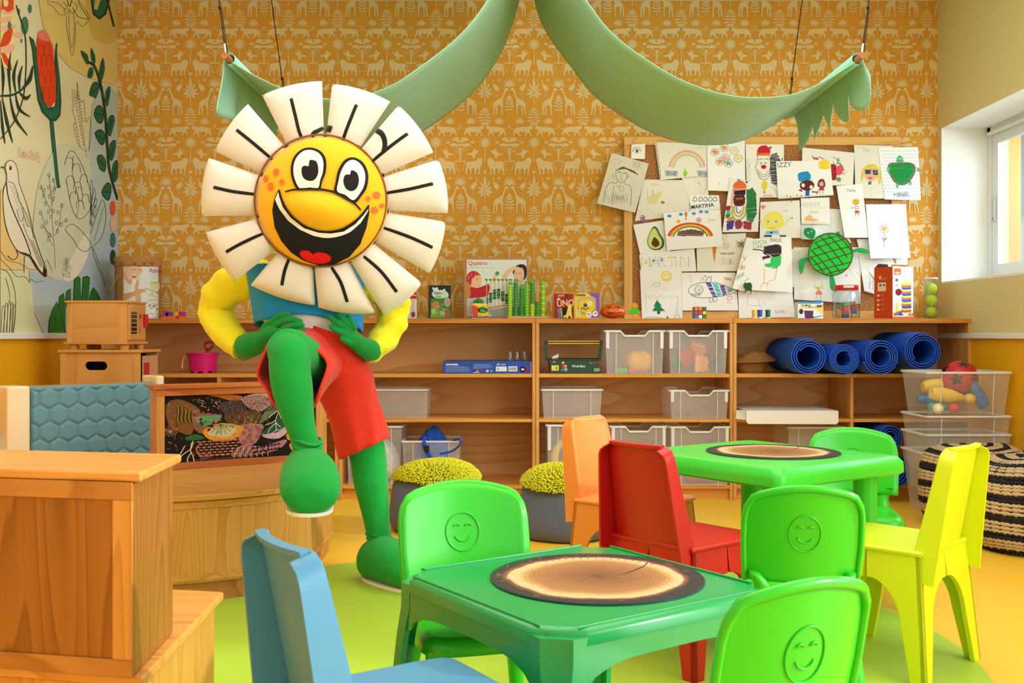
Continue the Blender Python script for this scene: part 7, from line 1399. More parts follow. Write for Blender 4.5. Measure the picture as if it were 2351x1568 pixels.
# side board with a stadium slot
hx0, hx1, hz0, hz1 = sx(194, YA), sx(246, YA), sz(850, YA), sz(830, YA); r_ = (hz1 - hz0) / 2; zc_ = (hz0 + hz1) / 2
hole = [(hx1 - r_ + r_ * math.cos(a), zc_ + r_ * math.sin(a)) for a in (PI * k / 8 - PI / 2 for k in range(9))] + [(hx0 + r_ + r_ * math.cos(a), zc_ + r_ * math.sin(a)) for a in (PI * k / 8 + PI / 2 for k in range(9))]
X0, X1, Z0_, Z1_ = xa + .006, xb, 0.0, zt_ - .014
outr = []
cxm = (hx0 + hx1) / 2
for x, z in hole:
    dx, dz = x - cxm, z - zc_; k = min(abs((X1 - cxm if dx > 0 else X0 - cxm) / dx) if abs(dx) > 1e-9 else 1e9, abs((Z1_ - zc_ if dz > 0 else Z0_ - zc_) / dz) if abs(dz) > 1e-9 else 1e9); outr.append((cxm + dx * k, zc_ + dz * k))
n = len(hole); g = G()
vs = [(x, YA + .004, z) for x, z in hole] + [(x, YA + .004, z) for x, z in outr] + [(x, YA + .02, z) for x, z in hole]
g.add(vs, [(i, (i + 1) % n, n + (i + 1) % n, n + i) for i in range(n)] + [(i, 2 * n + i, 2 * n + (i + 1) % n, (i + 1) % n) for i in range(n)])
for cz_, sg in ((Z1_, 1), (Z0_, -1)):
    for cx_ in (X0, X1):
        cand = sorted(outr, key=lambda p: (p[0] - cx_) ** 2 + (p[1] - cz_) ** 2); e1 = min((p for p in outr if abs(p[1] - cz_) < 1e-6), key=lambda p: abs(p[0] - cx_), default=None); e2 = min((p for p in outr if abs(p[0] - cx_) < 1e-6), key=lambda p: abs(p[1] - cz_), default=None)
        if e1 and e2: g.add([(e1[0], YA + .004, e1[1]), (cx_, YA + .004, cz_), (e2[0], YA + .004, e2[1])], [(0, 1, 2)])
obj('side_board', g, wc, t)
obj('cabinet_box', G().box(xa + .008, xb - .002, YD - .012, YD, 0, zt_ - .014).box(xa + .006, xa + .02, YA + .02, YD, 0, zt_ - .014).box(xa + .02, xb - .02, YA + .022, YD - .012, 0, .02), wc, t)
obj('dark_sheet', G().box(xa + .02, xb - .02, YA + .12, YA + .125, .02, zt_ - .02), paint('141110'), t)  # black sheet standing across the inside, seen through the slot
obj('corner_post', G().box(xa + .004, xa + .034, YA, YA + .004, 0, zt_ - .014), wc, t); obj('corner_post', G().box(xb - .034, xb, YA, YA + .004, 0, zt_ - .014), wc, t)
obj('door', G().box(xb, xb + .004, YA + .02, YD - .02, .3, zt_ - .03), wood('D8A27A', 'C48E68', 'z', 1, .4, 3), t, bevel=.001)
obj('door_pull', G().box(xb + .004, xb + .014, YA + .035, YA + .085, zt_ - .30, sz(833, YA)), red, t, bevel=.002)
obj('cabinet_top', G().box(xa - .006, xb + .012, YA - .008, YD + .008, zt_ - .014, zt_), wc2, t, bevel=.002)
xa, xb, zt2, zb2 = sx(151, YA), sx(290, YA), sz(690, YA), sz(790, YA)
t = thing('toy_microwave', 'upper wooden toy oven cabinet on round feet with a barred window', 'cabinet', ((xa + xb) / 2, 5.1, zt_), 0)
Yb_ = 5.26
obj('cabinet_box', G().box(xa + .004, xb, YA + .002, Yb_, zb2 + .01, zt2 - .01), wc, t, bevel=.002); obj('side_panel', G().box(xa + .04, xb - .04, YA - .001, YA + .003, zb2 + .011, zt2 - .011), wc2, t)
obj('base_board', G().box(xa - .008, xb + .012, YA - .01, Yb_ + .01, zb2 - .002, zb2 + .011), wc2, t, bevel=.003); obj('top_board', G().box(xa - .004, xb + .008, YA - .006, Yb_ + .006, zt2 - .011, zt2), wc2, t, bevel=.003)
for x in (xa + .03, xb - .02):
    for y in (YA + .03, Yb_ - .03): obj('foot', G().lathe([(.019, 0), (.023, .012), (.022, zb2 - zt_ - .006), (.019, zb2 - zt_ - .002)], (x, y, zt_), 18), wc, t, smooth=50)
dr = obj('door', G().box(xb, xb + .010, YA + .02, Yb_ - .02, zb2 + .02, zt2 - .02), wc2, t, bevel=.002)
obj('window_pane', G().box(xb + .009, xb + .0115, YA + .04, YA + .115, zb2 + .05, zt2 - .055), plastic('2A201C', .15), dr, bevel=.003)
for k in range(6): obj('bar', G().tube([(xb + .013, YA + .04, zb2 + .062 + k * .021), (xb + .013, YA + .115, zb2 + .062 + k * .021)], .0016, 6), plastic('C8C8CC', .3), dr)
obj('keypad', G().box(xb + .009, xb + .0115, YA + .14, YA + .175, zb2 + .05, zt2 - .06), wood('D08A5A', 'B87048', 'z', 1, .4, 3), dr); obj('key', G().box(xb + .0115, xb + .014, YA + .145, YA + .17, zt2 - .085, zt2 - .066), plastic('A8342A', .4), dr)
obj('door_pull', G().box(xb + .010, xb + .028, Yb_ - .06, Yb_ - .03, zb2 + .085, zb2 + .15), red, dr, bevel=.003)
# ------------------------------------------------------------------ floor cushions
def bean(cx, cy, label, ph=0):
    r = .215; t = thing('beanbag_stool', label, 'beanbag', (cx, cy, 0), 0, 'grey beanbag stools with shaggy lime tops')
    def fn(u, v):
        a = 2 * PI * u; q = cr([(.80, 0), (.95, .012), (1.02, .05), (1.0, .13), (.95, .20), (.86, .25), (.70, .268), (.4, .278), (.02, .28)], 4); p = q[min(len(q) - 1, int(v * (len(q) - 1) + .5))]
        w = 1 + .02 * math.sin(5 * a + ph) * (1 - v) + .01 * math.sin(11 * a + 9 * v + ph); return (cx + r * p[0] * w * math.cos(a), cy + r * p[0] * w * math.sin(a), p[1])
    obj('bag', G().grid(fn, 48, 32, wrap=True), fabric('666B86', 500, .8, .1, .3, .35, 9), t, smooth=180)
    g = G(); rr = random.Random(int(ph * 10) + 1)
    for i in range(2600):
        q = (i + .5) / 2600; a = i * 2.39996; th = q ** .5; rad = .192 * math.sin(th * 1.42) / math.sin(1.42) * (1 + .04 * math.sin(3 * a + ph)); z = .232 + .078 * math.cos(th * 1.5) + .012 * math.sin(2 * a + ph) * th
        c = Vector((cx + rad * math.cos(a), cy + rad * math.sin(a), z)); nv = Vector((math.cos(a) * th * 1.1, math.sin(a) * th * 1.1, 1.15 - th)).normalized(); nv = (nv + Vector((rr.uniform(-.35, .35), rr.uniform(-.35, .35), rr.uniform(-.3, .1)))).normalized()
        u_ = nv.orthogonal().normalized(); v_ = nv.cross(u_); R = []
        for s_, w in ((-.006, .0038), (.014, .0046), (.024, .004), (.027, .001)): R.append([c + nv * s_ + (u_ * math.cos(k * PI * .5) + v_ * math.sin(k * PI * .5)) * w for k in range(4)])
        g.rings(R, True, False, True)
    obj('shaggy_top', g, fabric('D2CC1E', 300, .9, .25, .2), t, smooth=180, kind='stuff'); return t
bean(-.361, 4.85, 'grey beanbag stool with shaggy lime top by the standing green leg', 0)
bean(.245, 4.69, 'grey beanbag stool with shaggy lime top behind the orange chair', 2)
m, nt, b = newmat('braided_jute'); tc = N(nt, 'ShaderNodeTexCoord'); sx_ = N(nt, 'ShaderNodeSeparateXYZ')
at = N(nt, 'ShaderNodeAttribute', attribute_name='Col'); nt.links.new(at.outputs[0], b.inputs['Base Color']); b.inputs['Roughness'].default_value = .95
no = N(nt, 'ShaderNodeTexNoise'); no.inputs['Scale'].default_value = 220; nt.links.new(coords(nt), no.inputs[0]); bump(nt, b, no.outputs[0], .9, .004); m_jute = m
def pouf(cx, cy, h, r, label, ph):
    t = thing('jute_pouf', label, 'pouf', (cx, cy, 0), 0, 'black and beige braided poufs'); rr = random.Random(ph)
    q = cr([(.55, .0), (.86, .02), (1.0, .11), (1.02, .22), (.97, .31), (.86, .36), (.6, .385), (.3, .392), (.03, .394)], 12)
    ls = [0]; 
    for a_, b__ in zip(q, q[1:]): ls.append(ls[-1] + math.hypot((a_[0] - b__[0]) * r, (a_[1] - b__[1]) * h / .394))
    n = int(ls[-1] / .0155); g = G(); K_ = 150
    for j in range(n):
        tgt = ls[-1] * (j + .5) / n; k = max(i for i in range(len(ls)) if ls[i] <= tgt); p = q[k]; rad, z = p[0] * r, p[1] * h / .394 + .006
        blk = (j * 7 + ph * 3) % 5 in (0, 2); R = []
        for i in range(K_):
            a = 2 * PI * i / K_; wv = .006 * math.sin(2 * a + ph) + .004 * math.sin(5 * a + j * .2); br = .0022 * math.cos(i * PI * .5)
            c = Vector((cx + (rad + wv) * math.cos(a), cy + (rad + wv) * math.sin(a), z + wv * .8)); e = Vector((math.cos(a), math.sin(a), 0)); w = .0092 + br
            tilt = .0035 * (1 if i % 2 else -1)
            R.append([c + e * w * math.cos(s_) + Vector((0, 0, 1)) * (w * math.sin(s_) * .9 + tilt * abs(math.cos(s_))) for s_ in (0, 1.05, 2.1, 3.14, 4.19, 5.24)])
        g.rings(R, True, loop=True, col='1C1A1C' if blk else 'C9B08A')
    obj('braid', g, m_jute, t, smooth=180, kind='stuff')
    obj('filling', G().lathe([(max(.02, p[0] * r - .006), p[1] * h / .394 + .004) for p in q[::4]], (cx, cy, 0), 32), fabric('3A322A', 200), t, smooth=180)
pouf(2.245, 4.95, .375, .25, 'black and beige braided pouf at the back, by the stacked crates', 1)
pouf(2.235, 4.40, .385, .262, 'black and beige braided pouf in front, at the right edge', 4)
# ================================================================== PLASTIC CHAIRS AND TABLES
def arch_leg(g, sxn, syn, W0, D0, zt, sp, th=.016, lw=.062, lb=.042, arch=.26, skirt=.075, cx=0, cy=0):
    """L-shaped corner leg: two half arches meeting at the corner, splayed by sp towards the floor"""
    def pl(along_x):
        half = W0 if along_x else D0; n = 8; inner = [(half, zt), (half, zt - skirt)]
        for k in range(n + 1):
            a = k / n * PI / 2; inner.append((half - (half - lw) * math.sin(a), (zt - skirt) - (zt - skirt - arch * 0 - (zt - skirt) * .55) * (1 - math.cos(a))))
        inner.append((lb, 0)); pts = [(0, 0), (0, zt)] + inner
        for s0, s1 in ((0, th),):
            def f(u, z, d):
                k = sp * (1 - z / zt); a_ = W0 - u if along_x else W0; b_ = D0 - u if not along_x else D0
                x = (W0 - u + k) if along_x else (W0 + k - d); y = (D0 + k - d) if along_x else (D0 - u + k)
                return (cx + sxn * x, cy + syn * y, z)
            g.prism(pts, s0, s1, f=f)
    pl(True); pl(False); return g
def chair_a(label, col, grp=None, name='kids_chair'):
    t = thing(name, label, 'chair', (0, 0, 0), 0, grp); m = plastic(col, .38, .5, .04); Wd, Dp, zs = .155, .15, .35
    g = G().prism([(-.16, -.155), (.16, -.155), (.165, .10), (.16, .15), (.14, .168), (-.14, .168), (-.16, .15), (-.165, .10)], zs - .016, zs)
    obj('seat', g, m, t, bevel=.008, bseg=3)
    for a in (-1, 1):
        for b_ in (-1, 1): obj('leg', arch_leg(G(), a, b_, Wd, Dp, zs - .012, .028), m, t, bevel=.003)
    # backrest: panel with two flanges folded rearwards, leaning back
    n = 14
    def prof(v):   # half width, y, z
        w = .150 - .034 * v; return w, -.135 - .075 * v, zs - .075 + (.62 - zs + .075) * v
    def panel(u, v):
        w, y, z = prof(v); s = (u - .5) * 2; rr = 0
        if v > .9: rr = .022 * (1 - math.sqrt(max(0, 1 - ((v - .9) / .1) ** 2)))
        return ((w - rr) * s, y + .018 * (1 - abs(s) ** 2) * -1 + .018, z)
    obj('backrest', G().grid(panel, 16, n * 2), m, t, smooth=180, solid=.008)
    g = G()
    for a in (-1, 1):
        R = []
        for k in range(n * 2 + 1):
            v = k / (n * 2); w, y, z = prof(v); rr = .022 * (1 - math.sqrt(max(0, 1 - ((v - .9) / .1) ** 2))) if v > .9 else 0; d = .050 - .034 * v; w -= rr
            R.append([(a * (w - .004), y + .018, z), (a * (w + .004), y + .018, z), (a * (w + .006), y - d, z - .012), (a * (w - .001), y - d, z - .012)])
        g.rings(R)
    w, y, z = prof(1); g.rings([[(x, y + q_ + .004, z - .004), (x, y + q_ + .002, z + .003), (x, y + q_ - .014, z + .001), (x, y + q_ - .012, z - .008)] for x, q_ in ((k * .0235, .018 * (k / 4.8) ** 2) for k in range(-4, 5))])
    obj('back_flange', g, m, t, smooth=40)
    return t
def place(t, x, y, face):   # local +Y is the way the sitter faces
    t.location = (x, y, 0); t.rotation_euler = (0, 0, math.atan2(-face[0], face[1])); return t
def place_by_rear(t, r1, r2, face, back=.178):
    c = (Vector(r1) + Vector(r2)) / 2; f = Vector(face).normalized(); c = c + f * back; return place(t, c.x, c.y, f)
place_by_rear(chair_a('red plastic child chair seen from behind, at the far green table', 'C6141C'), (.475, 2.70), (.244, 2.96), (.75, .66))
place_by_rear(chair_a('lime yellow plastic child chair at the right of the far green table', 'D2E01C'), (1.329, 2.915), (1.07, 2.63), (-.70, .71))
place(chair_a('orange plastic child chair behind the red one, facing right', 'F08A3C'), .43, 3.60, (.80, -.60))
place(chair_a('blue-grey plastic child chair in the foreground, cut by the lower edge', '4A8CB4'), -.165, 1.60, (.84, .54))
# school chair with the embossed smile
m_g = plastic('30BE20', .28, .5, .04)
def chair_b(label, mat=m_g):
    t = thing('school_chair', label, 'chair', (0, 0, 0), 0, 'green plastic chairs with a smiling face'); zs = .285
    # backrest shell
    def hw(v): return .142 + .008 * min(1, v * 2.2) - .004 * v
    def bk(u, v, off=0):
        s = (u - .5) * 2; w = hw(v)
        zt_ = .510 + .028 * (1 - s * s) ; zb_ = .328
        z = zb_ + (zt_ - zb_) * v; cr_ = 0
        if abs(s) > .86 and v > .8: cr_ = .016 * ((abs(s) - .86) / .14) * ((v - .8) / .2)
        y = -.135 - .045 * v + .035 * s * s
        return (w * s * (1 - cr_ * 2), y + off, z - cr_)
    obj('backrest', G().grid(bk, 24, 16), mat, t, smooth=180, solid=.009)
    rim = [bk(0, v / 8) for v in range(9)] + [bk(u / 16, 1) for u in range(1, 17)] + [bk(1, 1 - v / 8) for v in range(1, 9)]
    obj('back_rim', G().tube([(x, y - .006, z) for x, y, z in rim], .0085, 8, up=(0, 0, 1)), mat, t, smooth=180)
    g = G()
    for off in (.006, -.006):
        def sp(cx_, cz_): 
            s = cx_ / .148; v = (cz_ - .328) / (.182 + .028 * (1 - s * s)); return (cx_, -.135 - .045 * v + .035 * s * s + off, cz_)
        g.tube([sp(.040 * math.cos(a), .438 + .040 * math.sin(a)) for a in (2 * PI * k / 28 for k in range(28))], .0016, 6, closed=True)
        g.tube([sp(.022 * math.cos(a), .440 + .022 * math.sin(a)) for a in (PI + .5 + (PI - 1) * k / 8 for k in range(9))], .0017, 6)
        for e in (-.014, .014): g.tube([sp(e + .007 * math.cos(a), .450 + .004 * math.sin(a)) for a in (PI * k / 5 for k in range(6))], .0018, 6)
    obj('smiling_face', g, mat, t, smooth=180)
    for a in (-1, 1):   # side supports run down into the rear legs
        obj('back_support', G().loft([((a * .124, -.106, .352), (.010, 0, 0), (0, .006, 0)), ((a * .120, -.128, .345), (.014, 0, 0), (0, .016, 0)), ((a * .100, -.130, .315), (.022, 0, 0), (0, .016, 0)), ((a * .104, -.122, .27), (.026, 0, 0), (0, .018, 0)), ((a * .115, -.115, .24), (.022, 0, 0), (0, .018, 0))], 12, 4), mat, t, smooth=180)
        for b_, y0, y1 in ((-1, -.115, -.185), (1, .11, .155)):
            obj('leg', G().loft([((a * .112, y0, zs - .02), (.024, 0, 0), (0, .020, 0)), ((a * .128, (y0 + y1) / 2, zs * .5), (.019, 0, 0), (0, .017, 0)), ((a * .146, y1, .0), (.015, 0, 0), (0, .014, 0))], 12, 4, sup=.7), mat, t, smooth=60)
    obj('cross_bar', G().tube([(-.10, -.130, .31), (0, -.136, .305), (.10, -.130, .31)], .011, 8, sub=4), mat, t, smooth=180)
    def st(u, v):
        a = 2 * PI * u; cx_, sy_ = math.cos(a), math.sin(a); p = .35; x = math.copysign(abs(cx_) ** p, cx_) * .142 * v; y = math.copysign(abs(sy_) ** p, sy_) * .142 * v; e = max(0, v - .88) / .12
        return (x * (1 - .0 * e), y, zs - .004 * (1 - v * v) - .03 * e * e)
    obj('seat', G().grid(st, 48, 16, wrap=True), mat, t, smooth=60, solid=.007)
    return t
c = Vector(XY(1057, 1113, .570)); f = Vector((.26, -.97)).normalized(); c = c + f * .18; place(chair_b('bright green smiling-face chair behind the near table, facing the viewer'), c.x, c.y, f).scale = (.98, 1, 1.065)
def by_back(label, px, py, z, face, w=1):
    f = Vector(face).normalized(); c = Vector(XY(px, py, z)) + f * .18; o = place(chair_b(label), c.x, c.y, f); o.scale = (w, 1, 1.065); return o
by_back('bright green smiling-face chair in the middle, its back to the viewer at the far table', 1852, 1124, .570, (.10, 1), .90)
by_back('bright green smiling-face chair behind the far table, facing the viewer', 1955, 988, .570, (-.20, -1), 1.0)
by_back('bright green smiling-face chair in the right foreground, its back to the viewer', 1868, 1338, .572, (-.40, .91), .86)
# far table: rounded slab on four round legs
m_t = plastic('3CD03A', .25, .5, .04)
Tf = .54; C = Vector((.807, 3.303)); u = Vector((.819, .574)); v = Vector((.60, -.80)); hu, hv = .302, .319
t = thing('play_table', 'bright green plastic table on round legs, the farther of the two', 'table', (C.x, C.y, 0))
def rr_(hu, hv, r, n=6):
    P = []
    for sx_, sy_, a0 in ((1, 1, 0), (-1, 1, PI / 2), (-1, -1, PI), (1, -1, 1.5 * PI)):
        for k in range(n + 1): a = a0 + PI / 2 * k / n; p = C + u * (sx_ * (hu - r) + r * math.cos(a)) + v * (sy_ * (hv - r) + r * math.sin(a)); P.append((p.x, p.y))
    return P
g = G(); secs = [(hu - .03, hv - .03, Tf), (hu - .014, hv - .014, Tf - .002), (hu - .002, hv - .002, Tf - .018), (hu, hv, Tf - .033), (hu, hv, Tf - .052), (hu - .008, hv - .008, Tf - .058), (hu - .03, hv - .03, Tf - .056)]
g.rings([[(x, y, z) for x, y in rr_(a, b_, .03)] for a, b_, z in secs]); obj('tabletop', g, m_t, t, smooth=35)
for a, b_ in ((1, 1), (1, -1), (-1, 1), (-1, -1)):
    p = C + u * a * (hu - .09) + v * b_ * (hv - .09); obj('leg', G().lathe([(.031, 0), (.034, .01), (.036, .38), (.038, Tf - .05)], (p.x, p.y, 0), 24), m_t, t, smooth=50)
# near table: square top with ribs, arched aprons and flared corner legs
m_n = plastic('15934A', .26, .5, .05); Tn = .434; ang = math.radians(35)
t = thing('kids_table', 'deep green square plastic table in the foreground', 'table', (.135, 2.025, 0)); H = .273
def q2(x, y): return (.135 + x * math.cos(ang) - y * math.sin(ang), 2.025 + x * math.sin(ang) + y * math.cos(ang))
def nt_out(h, ch):   # outline with scalloped corners
    P = []
    for k in range(4):
        a = k * PI / 2; ca, sa = math.cos(a), math.sin(a)
        for x, y in ((h, -h + ch * 1.5), (h, h - ch * 1.5), (h - ch * .12, h - ch * 1.25), (h - ch * .45, h - ch * .95), (h - ch * .62, h - ch * .62), (h - ch * .95, h - ch * .45), (h - ch * 1.25, h - ch * .12)): P.append(q2(x * ca - y * sa, x * sa + y * ca))
    return P
g = G().rings([[(x, y, z) for x, y in nt_out(h, c_)] for h, c_, z in ((H - .012, .05, Tn), (H - .003, .05, Tn - .003), (H, .05, Tn - .010), (H + .002, .05, Tn - .026), (H - .008, .05, Tn - .026))])
obj('tabletop', g, m_n, t, smooth=50)
for k in range(4):
    a = k * PI / 2; ca, sa = math.cos(a), math.sin(a); R = lambda x, y: q2(x * ca - y * sa, x * sa + y * ca)
    g = G(); pts = [R(H - .020, -H + .065), R(H - .014, -H + .06), R(H - .014, H - .06), R(H - .020, H - .065)]
    if k in (1, 2, 0, 3): g.prism(pts, Tn - .001, Tn + .0035); obj('edge_rib', g, m_n, t, bevel=.0014)
    # apron with arch
    n = 12; zb_ = Tn - .02; prof = [(-H + .05, zb_), (H - .05, zb_)]
    low = [(-H + .05 + (2 * H - .10) * i / n, 0) for i in range(n + 1)]
    arc_ = []
    for i in range(n + 1): s = -1 + 2 * i / n; arc_.append((s * (H - .05), Tn - .062 - .05 * abs(s) ** 5))
    pts = prof + arc_[::-1]
    g = G().prism([(y, z) for y, z in pts], H - .012, H - .002, f=lambda y, z, x: (*R(x, y), z)); obj('apron', g, m_n, t, smooth=40)
    # corner leg: wide angled shell, tapering
    secs = []
    for z, e, w, dpt in ((Tn - .012, 0, .072, 0), (Tn - .06, .000, .070, 0), (Tn - .12, .004, .056, .0), (Tn - .2, .009, .05, 0), (0, .03, .038, 0)):
        c_ = H + e; P_ = [(c_ - w, c_ - .001), (c_ - w * .55, c_), (c_ - w * .42, c_ - w * .16), (c_ - w * .16, c_ - w * .42), (c_, c_ - w * .55), (c_ - .001, c_ - w), (c_ - .014, c_ - w), (c_ - .016, c_ - w * .6), (c_ - w * .5, c_ - w * .5), (c_ - w * .6, c_ - .016), (c_ - w, c_ - .014)]
        secs.append([(*R(x, y), z) for x, y in P_])
    obj('leg', G().rings(secs), m_n, t, smooth=40)
# wood-slice place mats
def slice_mat(name, cx, cy, z, r, label, rot=0):
    t = thing(name, label, 'placemat', (cx, cy, z), 0, 'round wood-slice place mats')
    m, nt, b = newmat('wood_slice_print'); tc = N(nt, 'ShaderNodeTexCoord'); mp = N(nt, 'ShaderNodeMapping'); mp.inputs['Scale'].default_value = (1 / r, 1 / r, 0); mp.inputs['Rotation'].default_value = (0, 0, rot); nt.links.new(tc.outputs['Object'], mp.inputs[0])
    no = N(nt, 'ShaderNodeTexNoise'); no.inputs['Scale'].default_value = 1.6; no.inputs['Detail'].default_value = 5; nt.links.new(mp.outputs[0], no.inputs[0])
    ln_ = N(nt, 'ShaderNodeVectorMath', operation='LENGTH'); nt.links.new(mp.outputs[0], ln_.inputs[0])
    nm = N(nt, 'ShaderNodeMath', operation='MULTIPLY_ADD', i_1=.22, i_2=-.11); nt.links.new(no.outputs[0], nm.inputs[0]); ad = N(nt, 'ShaderNodeMath', operation='ADD'); nt.links.new(ln_.outputs['Value'], ad.inputs[0]); nt.links.new(nm.outputs[0], ad.inputs[1])
    rp = N(nt, 'ShaderNodeValToRGB'); e = rp.color_ramp.elements; e[0].position = 0; e[0].color = lin('46270F'); e[1].position = 1; e[1].color = lin('17110F')
    for p_, c_ in ((.05, '6E421C'), (.3, '865324'), (.60, '9C6C38'), (.67, 'B98A4E'), (.71, 'C0A674'), (.795, 'C8B084'), (.815, '8A4E24'), (.85, '5A2A14'), (.875, '1C1210')): q = e.new(p_); q.color = lin(c_)
    nt.links.new(ad.outputs[0], rp.inputs[0])
    ml = N(nt, 'ShaderNodeMath', operation='MULTIPLY', i_1=150); nt.links.new(ad.outputs[0], ml.inputs[0]); sn = N(nt, 'ShaderNodeMath', operation='SINE'); nt.links.new(ml.outputs[0], sn.inputs[0]); mr = N(nt, 'ShaderNodeMapRange'); mr.inputs['From Min'].default_value = -1; mr.inputs['To Min'].default_value = .86; mr.inputs['To Max'].default_value = 1.1; nt.links.new(sn.outputs[0], mr.inputs[0])
    vm = N(nt, 'ShaderNodeVectorMath', operation='SCALE'); nt.links.new(rp.outputs[0], vm.inputs[0]); nt.links.new(mr.outputs[0], vm.inputs['Scale']); nt.links.new(vm.outputs[0], b.inputs['Base Color']); b.inputs['Roughness'].default_value = .55
    obj('mat_disc', G().lathe([(r, 0), (r, .0025)], (cx, cy, z), 72), plastic('26303C', .4), t, smooth=40); obj('printed_top', G().prism([(cx + (r - .002) * math.cos(2 * PI * k / 72), cy + (r - .002) * math.sin(2 * PI * k / 72)) for k in range(72)], z + .0025, z + .0029), m, t)
    ik = Ink(lambda x, y, l: (cx + x * r, cy - y * r, z + .0031 + l * .00005)); rr = random.Random(2)
    ik.line([(.20, -.02), (.34, -.18), (.50, -.42), (.56, -.60)], .02, '2A160C', 3, taper=.8)
    for i in range(12): a = rr.uniform(0, 6.28); l0 = rr.uniform(.05, .2); l1 = rr.uniform(.45, .75); ik.line([(l0 * math.cos(a), l0 * math.sin(a)), (l1 * math.cos(a + .03), l1 * math.sin(a + .03))], .007, 'BC925E', taper=.4)
    for i in range(16): a = -2.2 + i * .1; ik.line([(.74 * math.cos(a), .74 * math.sin(a)), (.79 * math.cos(a), .79 * math.sin(a))], .008, '5A3A20')
    for i in range(26): a = rr.uniform(0, 6.28); q_ = rr.uniform(.86, .92); ik.line([(q_ * math.cos(a), q_ * math.sin(a)), ((q_ + .03) * math.cos(a + .05), (q_ + .03) * math.sin(a + .05))], .016, 'B0805A', taper=.5)
    obj('ring_marks', ik, inkmat(.4), t, kind='stuff')
slice_mat('place_mat', .169, 2.044, Tn + .0008, .213, 'round wood-slice place mat on the near deep green table', .4)
slice_mat('place_mat', .843, 3.312, Tf + .0006, .2125, 'round wood-slice place mat on the far bright green table', 2.0)
# ================================================================== PERSON IN THE FLOWER COSTUME
YH = 3.46
ps = thing('person', 'person in a smiling daisy costume standing on one leg, hands on hips, one knee raised', 'person', (-.48, 3.7, 0))
S_ = lambda px, Y: px * Y / F          # pixels to metres at depth Y
def sec(px, py, Y, rx, rd, ax='h'):   # cross-section: half width rx (px), half depth rd (m)
    return (W(px, py, Y), (S_(rx, Y), 0, 0), (0, rd, 0))
def fuse(o, vox=.007, sm=4):
    r_ = o.modifiers.new('fuse', 'REMESH'); r_.mode = 'VOXEL'; r_.voxel_size = vox; r_.use_smooth_shade = True
    s_ = o.modifiers.new('soften', 'SMOOTH'); s_.iterations = sm; s_.factor = .5; return o
fg = fabric('159A3C', 500, .85, .08, .2, .5, 9)
g = G()
g.loft([sec(705, 640, 3.66, 100, .10), sec(708, 700, 3.66, 105, .11), sec(728, 760, 3.68, 84, .10), sec(748, 830, 3.72, 80, .10), sec(755, 880, 3.74, 60, .08)], 24, 4)
g.loft([(W(722, 560, 3.62), (.05, 0, 0), (0, .05, 0)), (W(712, 655, 3.66), (.06, 0, 0), (0, .06, 0))], 16, 3)
g.tube([W(735, 860, 3.72), W(700, 830, 3.5), W(667, 806, 3.36), W(664, 800, 3.325)], [.085, .082, .074, .068], 20, sub=4)
g.ball(W(663, 812, 3.335), .066, 20, 12, (.98, 1, 1))
g.tube([W(664, 812, 3.335), W(666, 850, 3.335), W(671, 885, 3.335), W(677, 920, 3.337), W(686, 960, 3.34), W(697, 1000, 3.345), W(706, 1040, 3.35), W(708, 1080, 3.35)], [.066, .067, .067, .062, .052, .045, .046, .05], 20, sub=3)
g.tube([W(765, 850, 3.74), W(812, 940, 3.78), W(842, 1030, 3.80), W(851, 1100, 3.81), W(859, 1150, 3.82), W(866, 1200, 3.83), W(870, 1250, 3.84), W(870, 1300, 3.84)], [.08, .078, .069, .065, .057, .048, .042, .05], 20, sub=3)
for pts, rr_ in (([(600, 655, 3.69), (530, 668, 3.74), (500, 715, 3.78), (528, 768, 3.70), (572, 792, 3.60)], (.04, .032, .028, .026, .026)), ([(820, 655, 3.69), (895, 672, 3.74), (905, 712, 3.78), (888, 760, 3.70), (848, 800, 3.60)], (.04, .026, .020, .018, .020))):
    g.tube([W(*p) for p in pts], list(rr_), 14, sub=4)
fuse(obj('body', g, fg, ps, smooth=180, label='green stretch bodysuit and tights'))
# gathers at the ankles
for nm, c, r_, n in (('ankle_fold', (705, 1026, 3.347), .047, 3), ('ankle_fold', (869, 1238, 3.838), .044, 2)):
    for k in range(n):
        px, py, Y = c; q = W(px + k * 2, py - 12 + k * 13, Y); g = G().tube([(q[0] + r_ * math.cos(a), q[1] + r_ * math.sin(a), q[2] + .008 * math.sin(a * 2 + k)) for a in (2 * PI * j / 24 for j in range(24))], .0055, 8, closed=True); obj(nm, g, fg, ps, smooth=180)
# shoes
def shoe(secs, sole, label, ank):
    g = G(); g.loft(secs, 28, 5); g.tube(ank[0], ank[1], 24, sub=4); o = fuse(obj('shoe', g, fg, ps, smooth=180, label=label), .007, 8)
    g = G(); n = len(sole[0]); g.rings([[(x, y, z - .001) for x, y, z in sole[1]], [(x, y, z + .012) for x, y, z in sole[1]]]); obj('sole', g, paint('F4F2EC', .6), o, bevel=.003)
def foot_sec(c, ax, w, h): return (c, tuple(Vector(ax) * w), (0, 0, h))
z0 = .366
def outline(c, d, ln, w0, w1, z):   # rounded sole outline, heel at c, pointing along d
    d = Vector(d).normalized(); s = Vector((-d.y, d.x)); P = []
    for k in range(40):
        a = 2 * PI * k / 40; u_ = (1 - math.cos(a)) / 2; w = (w0 + (w1 - w0) * u_) * math.sin(a) * (1 + .25 * (1 - abs(math.sin(a)))); p = Vector(c[:2]) + d * ln * u_ + s * w; P.append((p.x, p.y, z))
    return P
hx = W(706, 1100, 3.42)[0]; d = Vector((.04, -1)).normalized(); A3 = (1, .04, 0)
